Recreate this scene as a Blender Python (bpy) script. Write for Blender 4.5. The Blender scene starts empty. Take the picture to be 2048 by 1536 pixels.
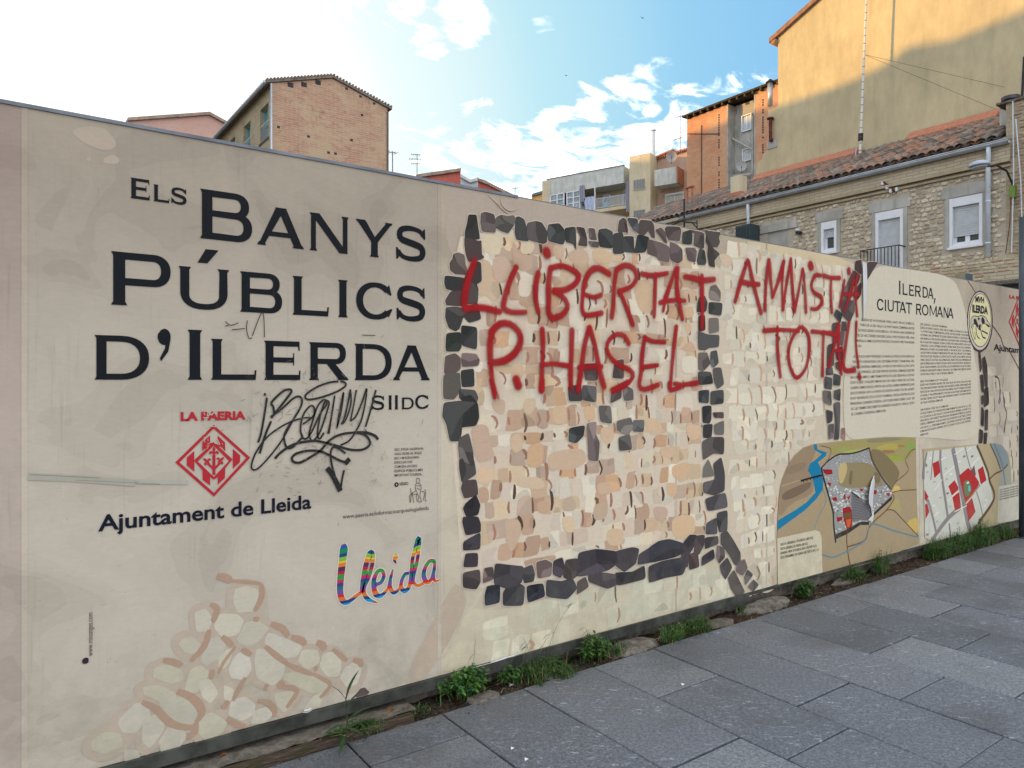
import bpy, bmesh, math, random
import numpy as np
from mathutils import Vector
from mathutils.geometry import tessellate_polygon
rnd = random.Random(7)
C = bpy.context.scene.collection
SC = bpy.context.scene
# ---------------------------------------------------------------- camera, sky, sun, exposure
EYE = 1.6
F = 1450.0                                   # focal length in photo pixels (2048 wide)
TH = math.atan2(2021, F)                     # angle between the view axis and the hoarding (+X)
FWD = (math.cos(TH), math.sin(TH)); RGT = (math.sin(TH), -math.cos(TH))
CX, HY = 1024.0, 765.0
cam_d = bpy.data.cameras.new('camera'); cam = bpy.data.objects.new('camera', cam_d); C.objects.link(cam)
cam.location = (0, 0, EYE)
cam.rotation_euler = (math.radians(90), 0, TH - math.pi/2)
cam_d.sensor_width = 36; cam_d.lens = 36*F/2048; cam_d.shift_y = -(768-HY)/2048
cam_d.clip_start = .05; cam_d.clip_end = 2000
SC.camera = cam
SUN_HEAD, SUN_EL = math.radians(140), math.radians(8)
sun_d = bpy.data.lights.new('sun', 'SUN'); sun = bpy.data.objects.new('sun', sun_d); C.objects.link(sun)
sdir = Vector((math.cos(SUN_HEAD)*math.cos(SUN_EL), math.sin(SUN_HEAD)*math.cos(SUN_EL), math.sin(SUN_EL)))
sun.rotation_euler = sdir.to_track_quat('Z', 'Y').to_euler(); sun.location = (0, 0, 60)
sun_d.energy = 5.0; sun_d.angle = math.radians(.6); sun_d.color = (1, .55, .11)
SC.view_settings.view_transform = 'Standard'; SC.view_settings.look = 'None'
SC.view_settings.exposure = 0.0; SC.view_settings.gamma = 1; SC.view_settings.use_curve_mapping = False
SC.cycles.use_denoising = True
SC.cycles.max_bounces = 6; SC.cycles.diffuse_bounces = 3; SC.cycles.transparent_max_bounces = 12

def lin(c):
    c = c/255.0
    return c/12.92 if c <= .04045 else ((c+.055)/1.055)**2.4
KP = (1.11, 1.125, 1.07)
def col(r, g, b, k=1.0):
    return tuple(min(.9, lin(v)*kk*k) for v, kk in zip((r, g, b), KP))

class N:                                     # tiny node helper
    def __init__(s, nt): s.nt = nt; s.x = 0
    def new(s, t, **kw):
        n = s.nt.nodes.new(t); s.x += 160; n.location = (s.x, 0)
        for k, v in kw.items(): setattr(n, k, v)
        return n
    def link(s, a, b): s.nt.links.new(a, b)
    def m(s, op, a, b=None, c=None, clamp=False):
        n = s.new('ShaderNodeMath', operation=op); n.use_clamp = clamp
        for i, v in enumerate((a, b, c)):
            if v is None: continue
            if hasattr(v, 'is_linked'): s.link(v, n.inputs[i])
            else: n.inputs[i].default_value = v
        return n.outputs[0]
    def mix(s, f, a, b, mode='MIX'):
        n = s.new('ShaderNodeMix', data_type='RGBA', blend_type=mode); n.clamp_factor = True
        for i, v in ((0, f), (6, a), (7, b)):
            if hasattr(v, 'is_linked'): s.link(v, n.inputs[i])
            else: n.inputs[i].default_value = v if i == 0 else (*v[:3], 1)
        return n.outputs[2]
    def noise(s, vec, scale, detail=4, rough=.5, dist=0):
        n = s.new('ShaderNodeTexNoise'); n.inputs['Scale'].default_value = scale
        n.inputs['Detail'].default_value = detail; n.inputs['Roughness'].default_value = rough
        n.inputs['Distortion'].default_value = dist
        if vec is not None: s.link(vec, n.inputs['Vector'])
        return n.outputs['Fac']
    def ramp(s, f, stops, interp='LINEAR'):
        n = s.new('ShaderNodeValToRGB'); n.color_ramp.interpolation = interp
        e = n.color_ramp.elements
        while len(e) < len(stops): e.new(.5)
        for el, (p, c) in zip(e, stops):
            el.position = p; el.color = (*c, 1) if len(c) == 3 else c
        s.link(f, n.inputs[0]); return n.outputs[0]
    def sm(s, v, lo, hi):
        n = s.new('ShaderNodeMapRange', interpolation_type='SMOOTHSTEP')
        s.link(v, n.inputs[0]); n.inputs[1].default_value = lo; n.inputs[2].default_value = hi
        return n.outputs[0]
    def vscale(s, vec, sc, loc=(0, 0, 0)):
        n = s.new('ShaderNodeMapping'); s.link(vec, n.inputs[0]); n.inputs[3].default_value = sc; n.inputs[1].default_value = loc
        return n.outputs[0]

# ---- world
def pxdir(px, py):
    a, b = (px-CX)/F, (HY-py)/F
    v = Vector((FWD[0]+RGT[0]*a, FWD[1]+RGT[1]*a, b)); return v.normalized()
W = bpy.data.worlds.new('World'); SC.world = W; W.use_nodes = True
nt = W.node_tree; nt.nodes.clear(); n = N(nt)
sky = n.new('ShaderNodeTexSky', sky_type='NISHITA'); sky.sun_disc = False
sky.sun_elevation = SUN_EL; sky.sun_rotation = math.radians(90) - SUN_HEAD
sky.altitude = 200; sky.air_density = 1.0; sky.dust_density = 1.2; sky.ozone_density = 1.5
tc = n.new('ShaderNodeTexCoord'); dirv = tc.outputs['Generated']
sep = n.new('ShaderNodeSeparateXYZ'); n.link(dirv, sep.inputs[0])
zc = n.m('MAXIMUM', sep.outputs[2], 0.03)
def dotd(v):
    d = n.new('ShaderNodeVectorMath', operation='DOT_PRODUCT'); n.link(dirv, d.inputs[0]); d.inputs[1].default_value = v
    return d.outputs['Value']
zz = n.m('ADD', zc, .16)
cmb = n.new('ShaderNodeCombineXYZ')
n.link(n.m('DIVIDE', sep.outputs[0], zz), cmb.inputs[0]); n.link(n.m('DIVIDE', sep.outputs[1], zz), cmb.inputs[1])
pl = cmb.outputs[0]
SG = 8.0      # the background strength is 0.12; clouds and aerosol glow are stated in units that undo it
blue = n.mix(1.0, sky.outputs[0], (1.55, 1.62, 1.75), 'MULTIPLY')
# clear-sky blue as exposed, deeper away from the sun
sunside = n.m('ADD', dotd(tuple(pxdir(60, 380))), 0)
clear = n.ramp(n.sm(sunside, .30, 1.0), [(0, (.24*SG, .53*SG, .92*SG)), (.30, (.27*SG, .60*SG, .97*SG)), (.60, (.36*SG, .72*SG, 1.0*SG)), (.83, (.60*SG, .93*SG, 1.03*SG)), (.95, (1.0*SG, 1.14*SG, 1.12*SG)), (1, (1.5*SG, 1.5*SG, 1.45*SG))])
base = n.mix(.9, blue, clear)
# milky horizon
base = n.mix(n.m('MULTIPLY', n.sm(sep.outputs[2], .34, .02), .55), base, (.86*SG, .93*SG, 1.0*SG))
cov = None
def blob(px, py, r, w):
    global cov
    b = n.m('MULTIPLY', n.sm(dotd(tuple(pxdir(px, py))), math.cos(r), math.cos(r*.15)), w)
    cov = b if cov is None else n.m('MAXIMUM', cov, b)
for a in ((930, 35, .05, .75), (800, 12, .05, .50), (715, 14, .035, .46), (855, 88, .04, .6), (620, 5, .04, .25),
          (1050, 395, .15, .72), (1140, 310, .10, .72), (1230, 260, .10, .70), (1320, 220, .085, .66), (1430, 180, .055, .34), (1490, 130, .05, .40),
          (1535, 100, .045, .40), (1500, 182, .035, .45), (1340, 290, .11, .74), (960, 350, .16, .6), (1090, 38, .03, .42), (700, 75, .05, .25), (1250, 330, .08, .5)):
    blob(*a)
n1 = n.noise(n.vscale(pl, (1.0, 1.5, 1), (.3, .1, 0)), 6.5, 10, .62, .6)
n2 = n.noise(n.vscale(pl, (1, 1, 1), (4, 2, 0)), 1.3, 4, .5)
general = n.m('MULTIPLY', n.sm(n2, .30, .52), 1.0)
inview = n.sm(dotd(tuple(pxdir(700, 300))), math.cos(1.2), math.cos(.95))
cov = n.m('MAXIMUM', cov, n.m('MULTIPLY', general, n.m('SUBTRACT', 1.0, n.m('MULTIPLY', inview, .92))))
dens = n.sm(n.m('ADD', n1, n.m('MULTIPLY', cov, .42)), .70, .90)
shade = n.sm(n.noise(n.vscale(pl, (1, 1.4, 1), (1, .12, 0)), 3.0, 5, .5), .42, .68)
ccol = n.mix(n.m('MULTIPLY', shade, .5), (2.3*SG, 2.25*SG, 2.25*SG), (1.0*SG, 1.08*SG, 1.16*SG))
final = n.mix(n.m('MULTIPLY', dens, .95), base, ccol)
# ground half of the sky sphere
final = n.mix(n.sm(sep.outputs[2], -.02, -.08), final, (.14*SG, .14*SG, .14*SG))
bg = n.new('ShaderNodeBackground'); bg.inputs['Strength'].default_value = .12; n.link(final, bg.inputs[0])
out = n.new('ShaderNodeOutputWorld'); n.link(bg.outputs[0], out.inputs[0])

# ---------------------------------------------------------------- helpers
LOC = {}
def tag(o, label=None, cat=None, group=None, kind=None):
    if label: o['label'] = label
    if cat: o['category'] = cat
    if group: o['group'] = group
    if kind: o['kind'] = kind
    return o
def thing(name, loc, label, cat, group=None, kind=None):
    o = bpy.data.objects.new(name, None); C.objects.link(o); o.location = loc; o.empty_display_size = .1
    LOC[o.name] = Vector(loc); return tag(o, label, cat, group, kind)
def wloc(p): return LOC.get(p.name, Vector((0, 0, 0))) if p else Vector((0, 0, 0))
class MB:
    def __init__(s): s.v = []; s.f = []; s.c = []; s.mi = []; s.smooth = False
    def face(s, pts, c=None, mi=0):
        i = len(s.v); s.v += [tuple(p) for p in pts]; s.f.append(tuple(range(i, i+len(pts)))); s.c.append(c); s.mi.append(mi)
    def mesh(s, vs, fs, c=None, mi=0):
        i = len(s.v); s.v += [tuple(p) for p in vs]
        for f in fs: s.f.append(tuple(i+k for k in f)); s.c.append(c); s.mi.append(mi)
    def box(s, x0, x1, y0, y1, z0, z1, c=None, mi=0, fr=None):
        if x0 > x1: x0, x1 = x1, x0
        if y0 > y1: y0, y1 = y1, y0
        vs = [(x, y, z) for z in (z0, z1) for x, y in ((x0, y0), (x1, y0), (x1, y1), (x0, y1))]
        if fr: vs = [fr.w(*v) for v in vs]
        s.mesh(vs, [(3, 2, 1, 0), (4, 5, 6, 7), (0, 1, 5, 4), (1, 2, 6, 5), (2, 3, 7, 6), (3, 0, 4, 7)], c, mi)
    def tube(s, pts, r, n=8, c=None, mi=0, caps=True):
        pts = [Vector(p) for p in pts]; rs = r if isinstance(r, (list, tuple)) else [r]*len(pts)
        vs = []; fs = []
        up = Vector((0, 0, 1)); prev = None
        for i, p in enumerate(pts):
            d = (pts[min(i+1, len(pts)-1)] - pts[max(i-1, 0)])
            if d.length < 1e-9: d = Vector((0, 0, 1))
            d.normalize()
            a = prev if prev is not None else (up.cross(d) if abs(d.z) < .95 else Vector((1, 0, 0)).cross(d))
            a = (a - d*a.dot(d)); a.normalize(); b = d.cross(a); prev = a
            for k in range(n):
                t = 2*math.pi*k/n; vs.append(p + (a*math.cos(t)+b*math.sin(t))*rs[i])
        for i in range(len(pts)-1):
            for k in range(n):
                q = (k+1) % n; fs.append((i*n+k, i*n+q, (i+1)*n+q, (i+1)*n+k))
        if caps: fs.append(tuple(range(n))[::-1]); fs.append(tuple((len(pts)-1)*n+k for k in range(n)))
        s.mesh(vs, fs, c, mi)
    def prism(s, poly, axis, a0, a1, c=None, mi=0, fr=None):
        """poly: list of (u,z); axis 'y' -> extrude along y, 'x' -> along x. holes not supported"""
        tri = tessellate_polygon([[Vector((u, z, 0)) for u, z in poly]])
        L = len(poly)
        P = (lambda u, z, a: (u, a, z)) if axis == 'y' else (lambda u, z, a: (a, u, z))
        vs = [P(u, z, a0) for u, z in poly]+[P(u, z, a1) for u, z in poly]
        if fr: vs = [fr.w(*v) for v in vs]
        fs = [tuple(t) for t in tri]+[tuple(i+L for i in reversed(t)) for t in tri]
        fs += [(i, (i+1) % L, (i+1) % L+L, i+L) for i in range(L)]
        s.mesh(vs, fs, c, mi)
    def data(s, name, mats, off=Vector((0, 0, 0))):
        me = bpy.data.meshes.new(name)
        me.from_pydata([(v[0]-off.x, v[1]-off.y, v[2]-off.z) for v in s.v], [], s.f)
        if not isinstance(mats, (list, tuple)): mats = [mats]
        for m in mats: me.materials.append(m)
        if len(mats) > 1: me.polygons.foreach_set('material_index', s.mi)
        if any(c is not None for c in s.c):
            at = me.color_attributes.new('col', 'FLOAT_COLOR', 'CORNER')
            arr = np.ones((len(me.loops), 4), dtype=np.float32); k = 0
            for f, c in zip(s.f, s.c):
                arr[k:k+len(f), :3] = c if c is not None else (1, 1, 1); k += len(f)
            at.data.foreach_set('color', arr.ravel())
        if s.smooth: me.polygons.foreach_set('use_smooth', [True]*len(me.polygons))
        me.update(); return me
def fixn(me):
    bm = bmesh.new(); bm.from_mesh(me); bmesh.ops.recalc_face_normals(bm, faces=bm.faces); bm.to_mesh(me); bm.free()
def put(name, mb, mats, parent=None, label=None, cat=None, group=None, kind=None, loc=None, fix=True, bevel=0):
    base = wloc(parent)
    here = Vector(loc) if loc is not None else base.copy()
    if parent is None and loc is None and mb.v:
        xs = np.array(mb.v); here = Vector((float(xs[:, 0].mean()), float(xs[:, 1].mean()), float(xs[:, 2].min())))
    me = mb.data(name, mats, here)
    if fix: fixn(me)
    o = bpy.data.objects.new(name, me); C.objects.link(o)
    if parent: o.parent = parent
    o.location = here - base; LOC[o.name] = here
    if bevel:
        m = o.modifiers.new('bevel', 'BEVEL'); m.width = bevel; m.segments = 2; m.limit_method = 'ANGLE'
    return tag(o, label, cat, group, kind)
class Fr:                                    # a vertical facade plane: s to the right in the picture, n towards the viewer, z up
    def __init__(s, px, Z, head):            # head: heading of the s axis (radians, world)
        a = (px-CX)/F; s.o = Vector((FWD[0]*Z+RGT[0]*a*Z, FWD[1]*Z+RGT[1]*a*Z, 0))
        s.ex = Vector((math.cos(head), math.sin(head), 0)); s.en = Vector((s.ex.y, -s.ex.x, 0))
        if s.en.dot(-s.o) < 0: s.en = -s.en
    def w(s, a, nn, z): p = s.o+s.ex*a+s.en*nn; return (p.x, p.y, z)
    def uv(s, px, py, nn=0.0):
        a = (px-CX)/F; b = (HY-py)/F
        d = Vector((FWD[0]+RGT[0]*a, FWD[1]+RGT[1]*a, 0)); o = s.o+s.en*nn
        t = o.dot(s.en)/d.dot(s.en); p = d*t
        return ((p-s.o).dot(s.ex), EYE+b*t)
def material(name, build, rough=.8, spec=.3):
    m = bpy.data.materials.new(name); m.use_nodes = True; nt = m.node_tree; nt.nodes.clear(); n = N(nt)
    b = n.new('ShaderNodeBsdfPrincipled'); o = n.new('ShaderNodeOutputMaterial'); n.link(b.outputs[0], o.inputs[0])
    b.inputs['Roughness'].default_value = rough; b.inputs['Specular IOR Level'].default_value = spec
    g = n.new('ShaderNodeNewGeometry'); build(n, b, g.outputs['Position']); return m
def setc(n, b, c, key='Base Color'):
    if hasattr(c, 'is_linked'): n.link(c, b.inputs[key])
    else: b.inputs[key].default_value = (*c, 1)
def bump(n, b, h, strength=.3, dist=.01, prev=None):
    bp = n.new('ShaderNodeBump'); bp.inputs['Strength'].default_value = strength; bp.inputs['Distance'].default_value = dist
    n.link(h, bp.inputs['Height'])
    if prev is not None: n.link(prev, bp.inputs['Normal'])
    n.link(bp.outputs[0], b.inputs['Normal']); return bp.outputs[0]
def simple(name, c, rough=.6, metal=0, var=.25, scale=6, bmp=.15, spec=.3):
    def f(n, b, P):
        a = n.noise(P, scale, 6, .6); k = n.sm(a, .3, .7)
        setc(n, b, n.mix(k, tuple(v*(1-var) for v in c), tuple(min(.95, v*(1+var*.6)) for v in c)))
        b.inputs['Metallic'].default_value = metal
        bump(n, b, n.noise(P, scale*8, 4, .6), bmp, .004)
    return material(name, f, rough, spec)
def attr(n, nm='col'):
    a = n.new('ShaderNodeAttribute'); a.attribute_name = nm; return a.outputs['Color'], a.outputs['Fac']
def instances(name, me, parent, locs, rots=None):
    """copies of one part that share their mesh data"""
    base = wloc(parent)
    for i, l in enumerate(locs):
        o = bpy.data.objects.new(name, me); C.objects.link(o); o.parent = parent
        o.location = Vector(l)-base
        if rots: o.rotation_euler = rots[i]
# ---------------------------------------------------------------- materials
D = 3.21                      # distance from the camera to the hoarding's face
ZB, ZT = .11, 2.614           # bottom and top of the printed sheets
def dirt(n, P, c, amt=1.0):
    """wear on the printed vinyl: rising splash dirt, rub marks, faint drips, scratches"""
    sp = n.new('ShaderNodeSeparateXYZ'); n.link(P, sp.inputs[0])
    z = sp.outputs[2]; x = sp.outputs[0]
    st = n.noise(n.vscale(P, (26, 26, 1.1)), 2.2, 5, .65)
    st2 = n.noise(n.vscale(P, (1, 1, 1)), 1.4, 3, .5)
    drips = n.m('MULTIPLY', n.sm(st, .56, .74), n.sm(st2, .46, .62))
    c = n.mix(n.m('MULTIPLY', drips, .26*amt), c, (.22, .20, .16))
    low = n.sm(z, .75, .12)
    spl = n.m('MULTIPLY', low, n.sm(n.noise(P, 9, 8, .7), .38, .62))
    c = n.mix(n.m('MULTIPLY', spl, .30*amt), c, (.26, .25, .18))
    sc = n.noise(n.vscale(P, (9, 9, 34)), 3.0, 6, .75, 1.2)
    lw = n.sm(z, 1.9, .9)
    c = n.mix(n.m('MULTIPLY', n.m('MULTIPLY', n.sm(sc, .60, .69), lw), .34*amt), c, (.12, .11, .10))
    sc2 = n.noise(n.vscale(P, (3, 3, 5), (3, 1, 7)), 14, 6, .8, 3.5)
    c = n.mix(n.m('MULTIPLY', n.sm(sc2, .63, .69), .36*amt), c, (.80, .78, .72))
    return c
def vinyl_bump(n, b, P):
    w = n.noise(n.vscale(P, (1.2, 1, .55)), 2.6, 3, .5)
    v = n.noise(P, 240, 2, .5)
    p = bump(n, b, w, .35, .05)
    bump(n, b, v, .05, .001, p)
def f_panel(n, b, P):
    sp = n.new('ShaderNodeSeparateXYZ'); n.link(P, sp.inputs[0])
    c0, _ = attr(n)
    # the printed background: flat blotches of close beiges, as in the vector artwork
    bl = n.noise(n.vscale(P, (1, 1, 1.25)), 1.9, 2.6, .5, .6)
    tone = n.ramp(bl, [(0, (.90, .885, .88)), (.40, (.96, .95, .945)), (.465, (1.02, 1.015, 1.01)), (.52, (1.05, 1.045, 1.04)), (.58, (1.075, 1.07, 1.06)), (.66, (1.10, 1.09, 1.07))], 'CONSTANT')
    c = n.mix(1, c0, tone, 'MULTIPLY')
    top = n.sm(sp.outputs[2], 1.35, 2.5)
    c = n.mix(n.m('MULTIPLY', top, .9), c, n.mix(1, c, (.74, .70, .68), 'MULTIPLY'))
    fine = n.noise(n.vscale(P, (1, 1, 2.5)), 30, 5, .6)
    c = n.mix(1, c, n.ramp(fine, [(.3, (.96, .96, .96)), (.7, (1.03, 1.03, 1.03))]), 'MULTIPLY')
    setc(n, b, dirt(n, P, c)); vinyl_bump(n, b, P)
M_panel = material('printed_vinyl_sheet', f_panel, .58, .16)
def f_print(n, b, P):
    c0, _ = attr(n)
    fine = n.noise(n.vscale(P, (1, 1, 2.5)), 30, 5, .6)
    c = n.mix(1, c0, n.ramp(fine, [(.3, (.95, .95, .95)), (.7, (1.04, 1.04, 1.04))]), 'MULTIPLY')
    setc(n, b, dirt(n, P, c, .8)); vinyl_bump(n, b, P)
M_print = material('ink_on_vinyl', f_print, .58, .12)
def f_paper(n, b, P):
    c0, _ = attr(n); setc(n, b, dirt(n, P, c0, .3)); vinyl_bump(n, b, P)
M_text = material('text_ink', f_paper, .6, .10)
# stripes of the coloured logo
def f_stripe(n, b, P):
    sp = n.new('ShaderNodeSeparateXYZ'); n.link(P, sp.inputs[0])
    w = n.noise(n.vscale(P, (3, 3, .5)), 3, 2, .5)
    h = n.m('ADD', sp.outputs[2], n.m('MULTIPLY', n.m('SUBTRACT', w, .5), .05))
    t = n.m('FRACT', n.m('MULTIPLY', h, 1/.34))
    pal = [(62,150,70),(190,30,60),(90,40,90),(235,130,50),(245,200,70),(140,190,60),(30,70,140),(20,140,90),(40,90,170),(120,80,160),(150,50,110),(190,40,40),(20,150,200),(30,60,130),(225,120,50),(210,40,50),(110,80,160),(0,120,110),(70,60,130),(205,40,100)]
    ps = [0,.07,.11,.17,.22,.245,.30,.345,.41,.45,.52,.58,.62,.67,.71,.76,.80,.87,.91,.955]
    setc(n, b, n.ramp(t, [(p, col(*[q*.9 for q in c])) for p, c in zip(ps, pal)], 'CONSTANT')); vinyl_bump(n, b, P)
M_stripe = material('striped_logo_ink', f_stripe, .45, .35)
# spray paint: thickness of the mist stored on the mesh
def f_spray(n, b, P):
    _, a = attr(n, 'paint')
    g = n.noise(P, 420, 3, .6)
    al = n.m('ADD', a, n.m('MULTIPLY', n.m('MULTIPLY', n.m('SUBTRACT', g, .5), 1.5), n.m('MULTIPLY', a, n.m('SUBTRACT', 1.0, a))), clamp=True)
    v = n.noise(P, 12, 3, .5)
    setc(n, b, n.mix(v, col(142, 14, 20), col(168, 24, 30)))
    n.link(al, b.inputs['Alpha']); vinyl_bump(n, b, P)
M_spray = material('red_spray_paint', f_spray, .55, .15)
M_marker = simple('black_marker_ink', (.022, .02, .02), .35, var=.4, scale=20, bmp=.02)
M_steel = simple('galvanised_channel', (.075, .078, .068), .55, .3, .5, 9, .15)
M_trim = simple('grey_metal_trim', (.17, .19, .22), .45, .5, .3, 5, .1)
M_back = simple('weathered_plywood', (.16, .12, .08), .9, 0, .4, 5, .3)

def f_slab(n, b, P):
    oi = n.new('ShaderNodeObjectInfo'); r = oi.outputs['Random']
    mp = n.new('ShaderNodeMapping'); n.link(P, mp.inputs[0]); mp.inputs[2].default_value = (0, 0, .55)
    cb = n.new('ShaderNodeCombineXYZ'); n.link(n.m('MULTIPLY', r, 37.0), cb.inputs[0]); n.link(n.m('MULTIPLY', r, 91.0), cb.inputs[1])
    av = n.new('ShaderNodeVectorMath', operation='ADD'); n.link(mp.outputs[0], av.inputs[0]); n.link(cb.outputs[0], av.inputs[1])
    V = av.outputs[0]
    g = n.noise(V, 210, 3, .75); g2 = n.noise(V, 60, 4, .65)
    base = n.mix(n.sm(n.m('ADD', n.m('MULTIPLY', g, .6), n.m('MULTIPLY', g2, .4)), .36, .64), (.058, .065, .075), (.22, .243, .272))
    k = n.ramp(r, [(0, (.74, .76, .78)), (.35, (.92, .93, .95)), (.65, (1.06, 1.05, 1.05)), (1, (1.28, 1.26, 1.22))])
    base = n.mix(1, base, k, 'MULTIPLY')
    # pale streaky flecks of the granite
    fl = n.noise(n.vscale(V, (1, 2.6, 1)), 17, 5, .72, .5); cl = n.noise(V, 2.6, 3, .5)
    fm = n.m('MULTIPLY', n.sm(fl, .565, .66), n.sm(cl, .36, .58))
    base = n.mix(n.m('MULTIPLY', fm, .7), base, (.44, .48, .52))
    f2 = n.noise(n.vscale(V, (1, 2.2, 1), (5, 5, 0)), 48, 4, .7, .3)
    base = n.mix(n.m('MULTIPLY', n.sm(f2, .60, .69), .65), base, (.44, .48, .52))
    # brownish dirt and lichen towards the hoarding, stains
    sp = n.new('ShaderNodeSeparateXYZ'); n.link(P, sp.inputs[0])
    dn = n.m('MULTIPLY', n.sm(sp.outputs[1], 2.1, 3.05), n.sm(n.noise(P, 3.2, 6, .65), .32, .66))
    base = n.mix(n.m('MULTIPLY', dn, .42), base, (.115, .105, .085))
    stn = n.noise(P, 1.1, 6, .6)
    base = n.mix(n.m('MULTIPLY', n.sm(stn, .50, .64), .42), base, (.058, .060, .062))
    gum = n.new('ShaderNodeTexVoronoi'); n.link(P, gum.inputs[0]); gum.inputs['Scale'].default_value = 1.9
    gm = n.m('MULTIPLY', n.sm(gum.outputs['Distance'], .055, .038), .6)
    base = n.mix(gm, base, (.045, .045, .05))
    setc(n, b, base)
    n.link(n.m('ADD', .48, n.m('MULTIPLY', g2, .3)), b.inputs['Roughness'])
    p = bump(n, b, g2, .35, .004); bump(n, b, g, .25, .0015, p)
M_slab = material('dark_granite_slab', f_slab, .6, .4)
def f_joint(n, b, P):
    a = n.noise(P, 2.2, 5, .6); g = n.noise(P, 60, 4, .6)
    c = n.mix(n.sm(a, .5, .62), (.014, .013, .012), (.030, .038, .014))
    setc(n, b, n.mix(n.m('MULTIPLY', n.sm(g, .5, .7), .5), c, (.05, .045, .035))); bump(n, b, g, .6, .006)
M_joint = material('joint_sand_and_moss', f_joint, .95, .1)
def f_soil(n, b, P):
    g = n.noise(P, 45, 6, .7); a = n.noise(P, 6, 4, .6)
    c = n.mix(n.sm(g, .35, .65), (.018, .014, .010), (.085, .064, .045))
    c = n.mix(n.m('MULTIPLY', n.sm(a, .52, .66), .4), c, (.09, .04, .022))
    setc(n, b, c); bump(n, b, g, .9, .02)
M_soil = material('soil', f_soil, .95, .1)
def f_concrete(n, b, P):
    g = n.noise(P, 22, 7, .7); a = n.noise(P, 2.4, 5, .6)
    c = n.mix(n.sm(g, .35, .68), (.10, .088, .072), (.215, .192, .16))
    c = n.mix(n.m('MULTIPLY', n.sm(a, .5, .64), .5), c, (.085, .075, .05))
    setc(n, b, c); bump(n, b, g, .6, .012)
M_conc = material('old_concrete', f_concrete, .9, .2)
def f_timber(n, b, P):
    g = n.noise(n.vscale(P, (1.2, 14, 26)), 5, 7, .75, 1.2)
    c = n.ramp(g, [(.3, (.02, .014, .01)), (.5, (.085, .06, .042)), (.72, (.20, .165, .13))])
    m = n.noise(P, 5, 4, .6)
    c = n.mix(n.m('MULTIPLY', n.sm(m, .5, .62), .6), c, (.06, .075, .02))
    setc(n, b, c); bump(n, b, g, 1, .012)
M_timber = material('weathered_timber', f_timber, .92, .15)
def f_leaf(n, b, P):
    oi = n.new('ShaderNodeObjectInfo'); c0, _ = attr(n)
    a = n.noise(P, 30, 3, .5)
    c = n.mix(n.sm(a, .35, .65), n.mix(1, c0, (.70, .78, .8), 'MULTIPLY'), n.mix(1, c0, (1.3, 1.2, 1.0), 'MULTIPLY'))
    setc(n, b, c); b.inputs['Subsurface Weight'].default_value = 0
    tr = n.new('ShaderNodeBsdfTranslucent'); n.link(c, tr.inputs[0]); mx = n.new('ShaderNodeMixShader'); mx.inputs[0].default_value = .28
    o = [x for x in n.nt.nodes if x.type == 'OUTPUT_MATERIAL'][0]
    n.link(b.outputs[0], mx.inputs[1]); n.link(tr.outputs[0], mx.inputs[2]); n.link(mx.outputs[0], o.inputs[0])
M_leaf = material('leaf', f_leaf, .45, .4)

# ---------------------------------------------------------------- ground
g = MB(); g.face([(-700, -700, -.16), (700, -700, -.16), (700, 900, -.16), (-700, 900, -.16)])
def f_ground(n, b, P):
    a = n.noise(P, .35, 6, .6); g = n.noise(P, 7, 6, .7)
    setc(n, b, n.mix(n.sm(a, .4, .6), n.mix(g, (.10, .085, .06), (.20, .17, .13)), n.mix(g, (.16, .145, .12), (.24, .22, .19)))); bump(n, b, g, .5, .03)
M_ground = material('bare_ground', f_ground, .95, .1)
put('ground', g, M_ground, kind='structure', loc=(0, 0, -.16))
YE = 3.045                     # far edge of the paving, just short of the hoarding
pav = thing('pavement', (0, 0, 0), None, None, kind='structure')
bed = MB(); bed.box(-9, 26, -7, YE, -.14, -.012); put('bedding', bed, M_joint, pav)
# slabs: courses run away from the hoarding, staggered cross joints
cuts = {-1: [2.62, 1.95, 1.2, .5], 0: [2.80, 2.1, 1.4, .7], 1: [2.55, 1.85, 1.15, .45], 2: [2.06, 1.36, .62], 3: [2.56, 1.82, 1.06, .36], 4: [2.09, 1.36, .66],
        5: [2.6, 1.83, 1.1, .4], 6: [2.25, 1.5, .75], 7: [2.72, 1.98, 1.2, .45], 8: [2.35, 1.6, .85]}
mod = .488; gapw = .009; cache = {}
def slab_mesh(w, l):
    k = (round(w, 3), round(l, 3))
    if k in cache: return cache[k]
    m = MB(); e = .004; h = .05
    o = [(0, 0), (w, 0), (w, l), (0, l)]; i_ = [(e, e), (w-e, e), (w-e, l-e), (e, l-e)]
    vs = [(x, y, -h) for x, y in o]+[(x, y, -.0035) for x, y in o]+[(x, y, 0) for x, y in i_]
    fs = [(0, 1, 5, 4), (1, 2, 6, 5), (2, 3, 7, 6), (3, 0, 4, 7), (4, 5, 9, 8), (5, 6, 10, 9), (6, 7, 11, 10), (7, 4, 8, 11), (8, 9, 10, 11)]
    m.mesh(vs, fs); cache[k] = m.data('paving_slab', M_slab); return cache[k]
ns = 0
for i in range(-5, 30):
    x0 = 1.775+(i-1)*mod; ys = [YE]+list(cuts.get(i, []))
    if not cuts.get(i): ys.append(YE-rnd.choice([.25, .4, .5, .62]))
    while ys[-1] > (-1.6 if i < 12 else .6): ys.append(ys[-1]-rnd.choice([.7, .74, .78]))
    for a, bb in zip(ys[:-1], ys[1:]):
        g_ = rnd.choice([.005, .007, .009])
        me = slab_mesh(mod-gapw, round(a-bb-g_, 2) if a != YE else round(a-bb-g_, 2))
        o = bpy.data.objects.new('paving_slab', me); C.objects.link(o); o.parent = pav
        o.location = (x0, bb+g_, rnd.uniform(-.0022, .0022)); o.rotation_euler = (rnd.uniform(-.0012, .0012), rnd.uniform(-.0012, .0012), 0); ns += 1
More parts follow.
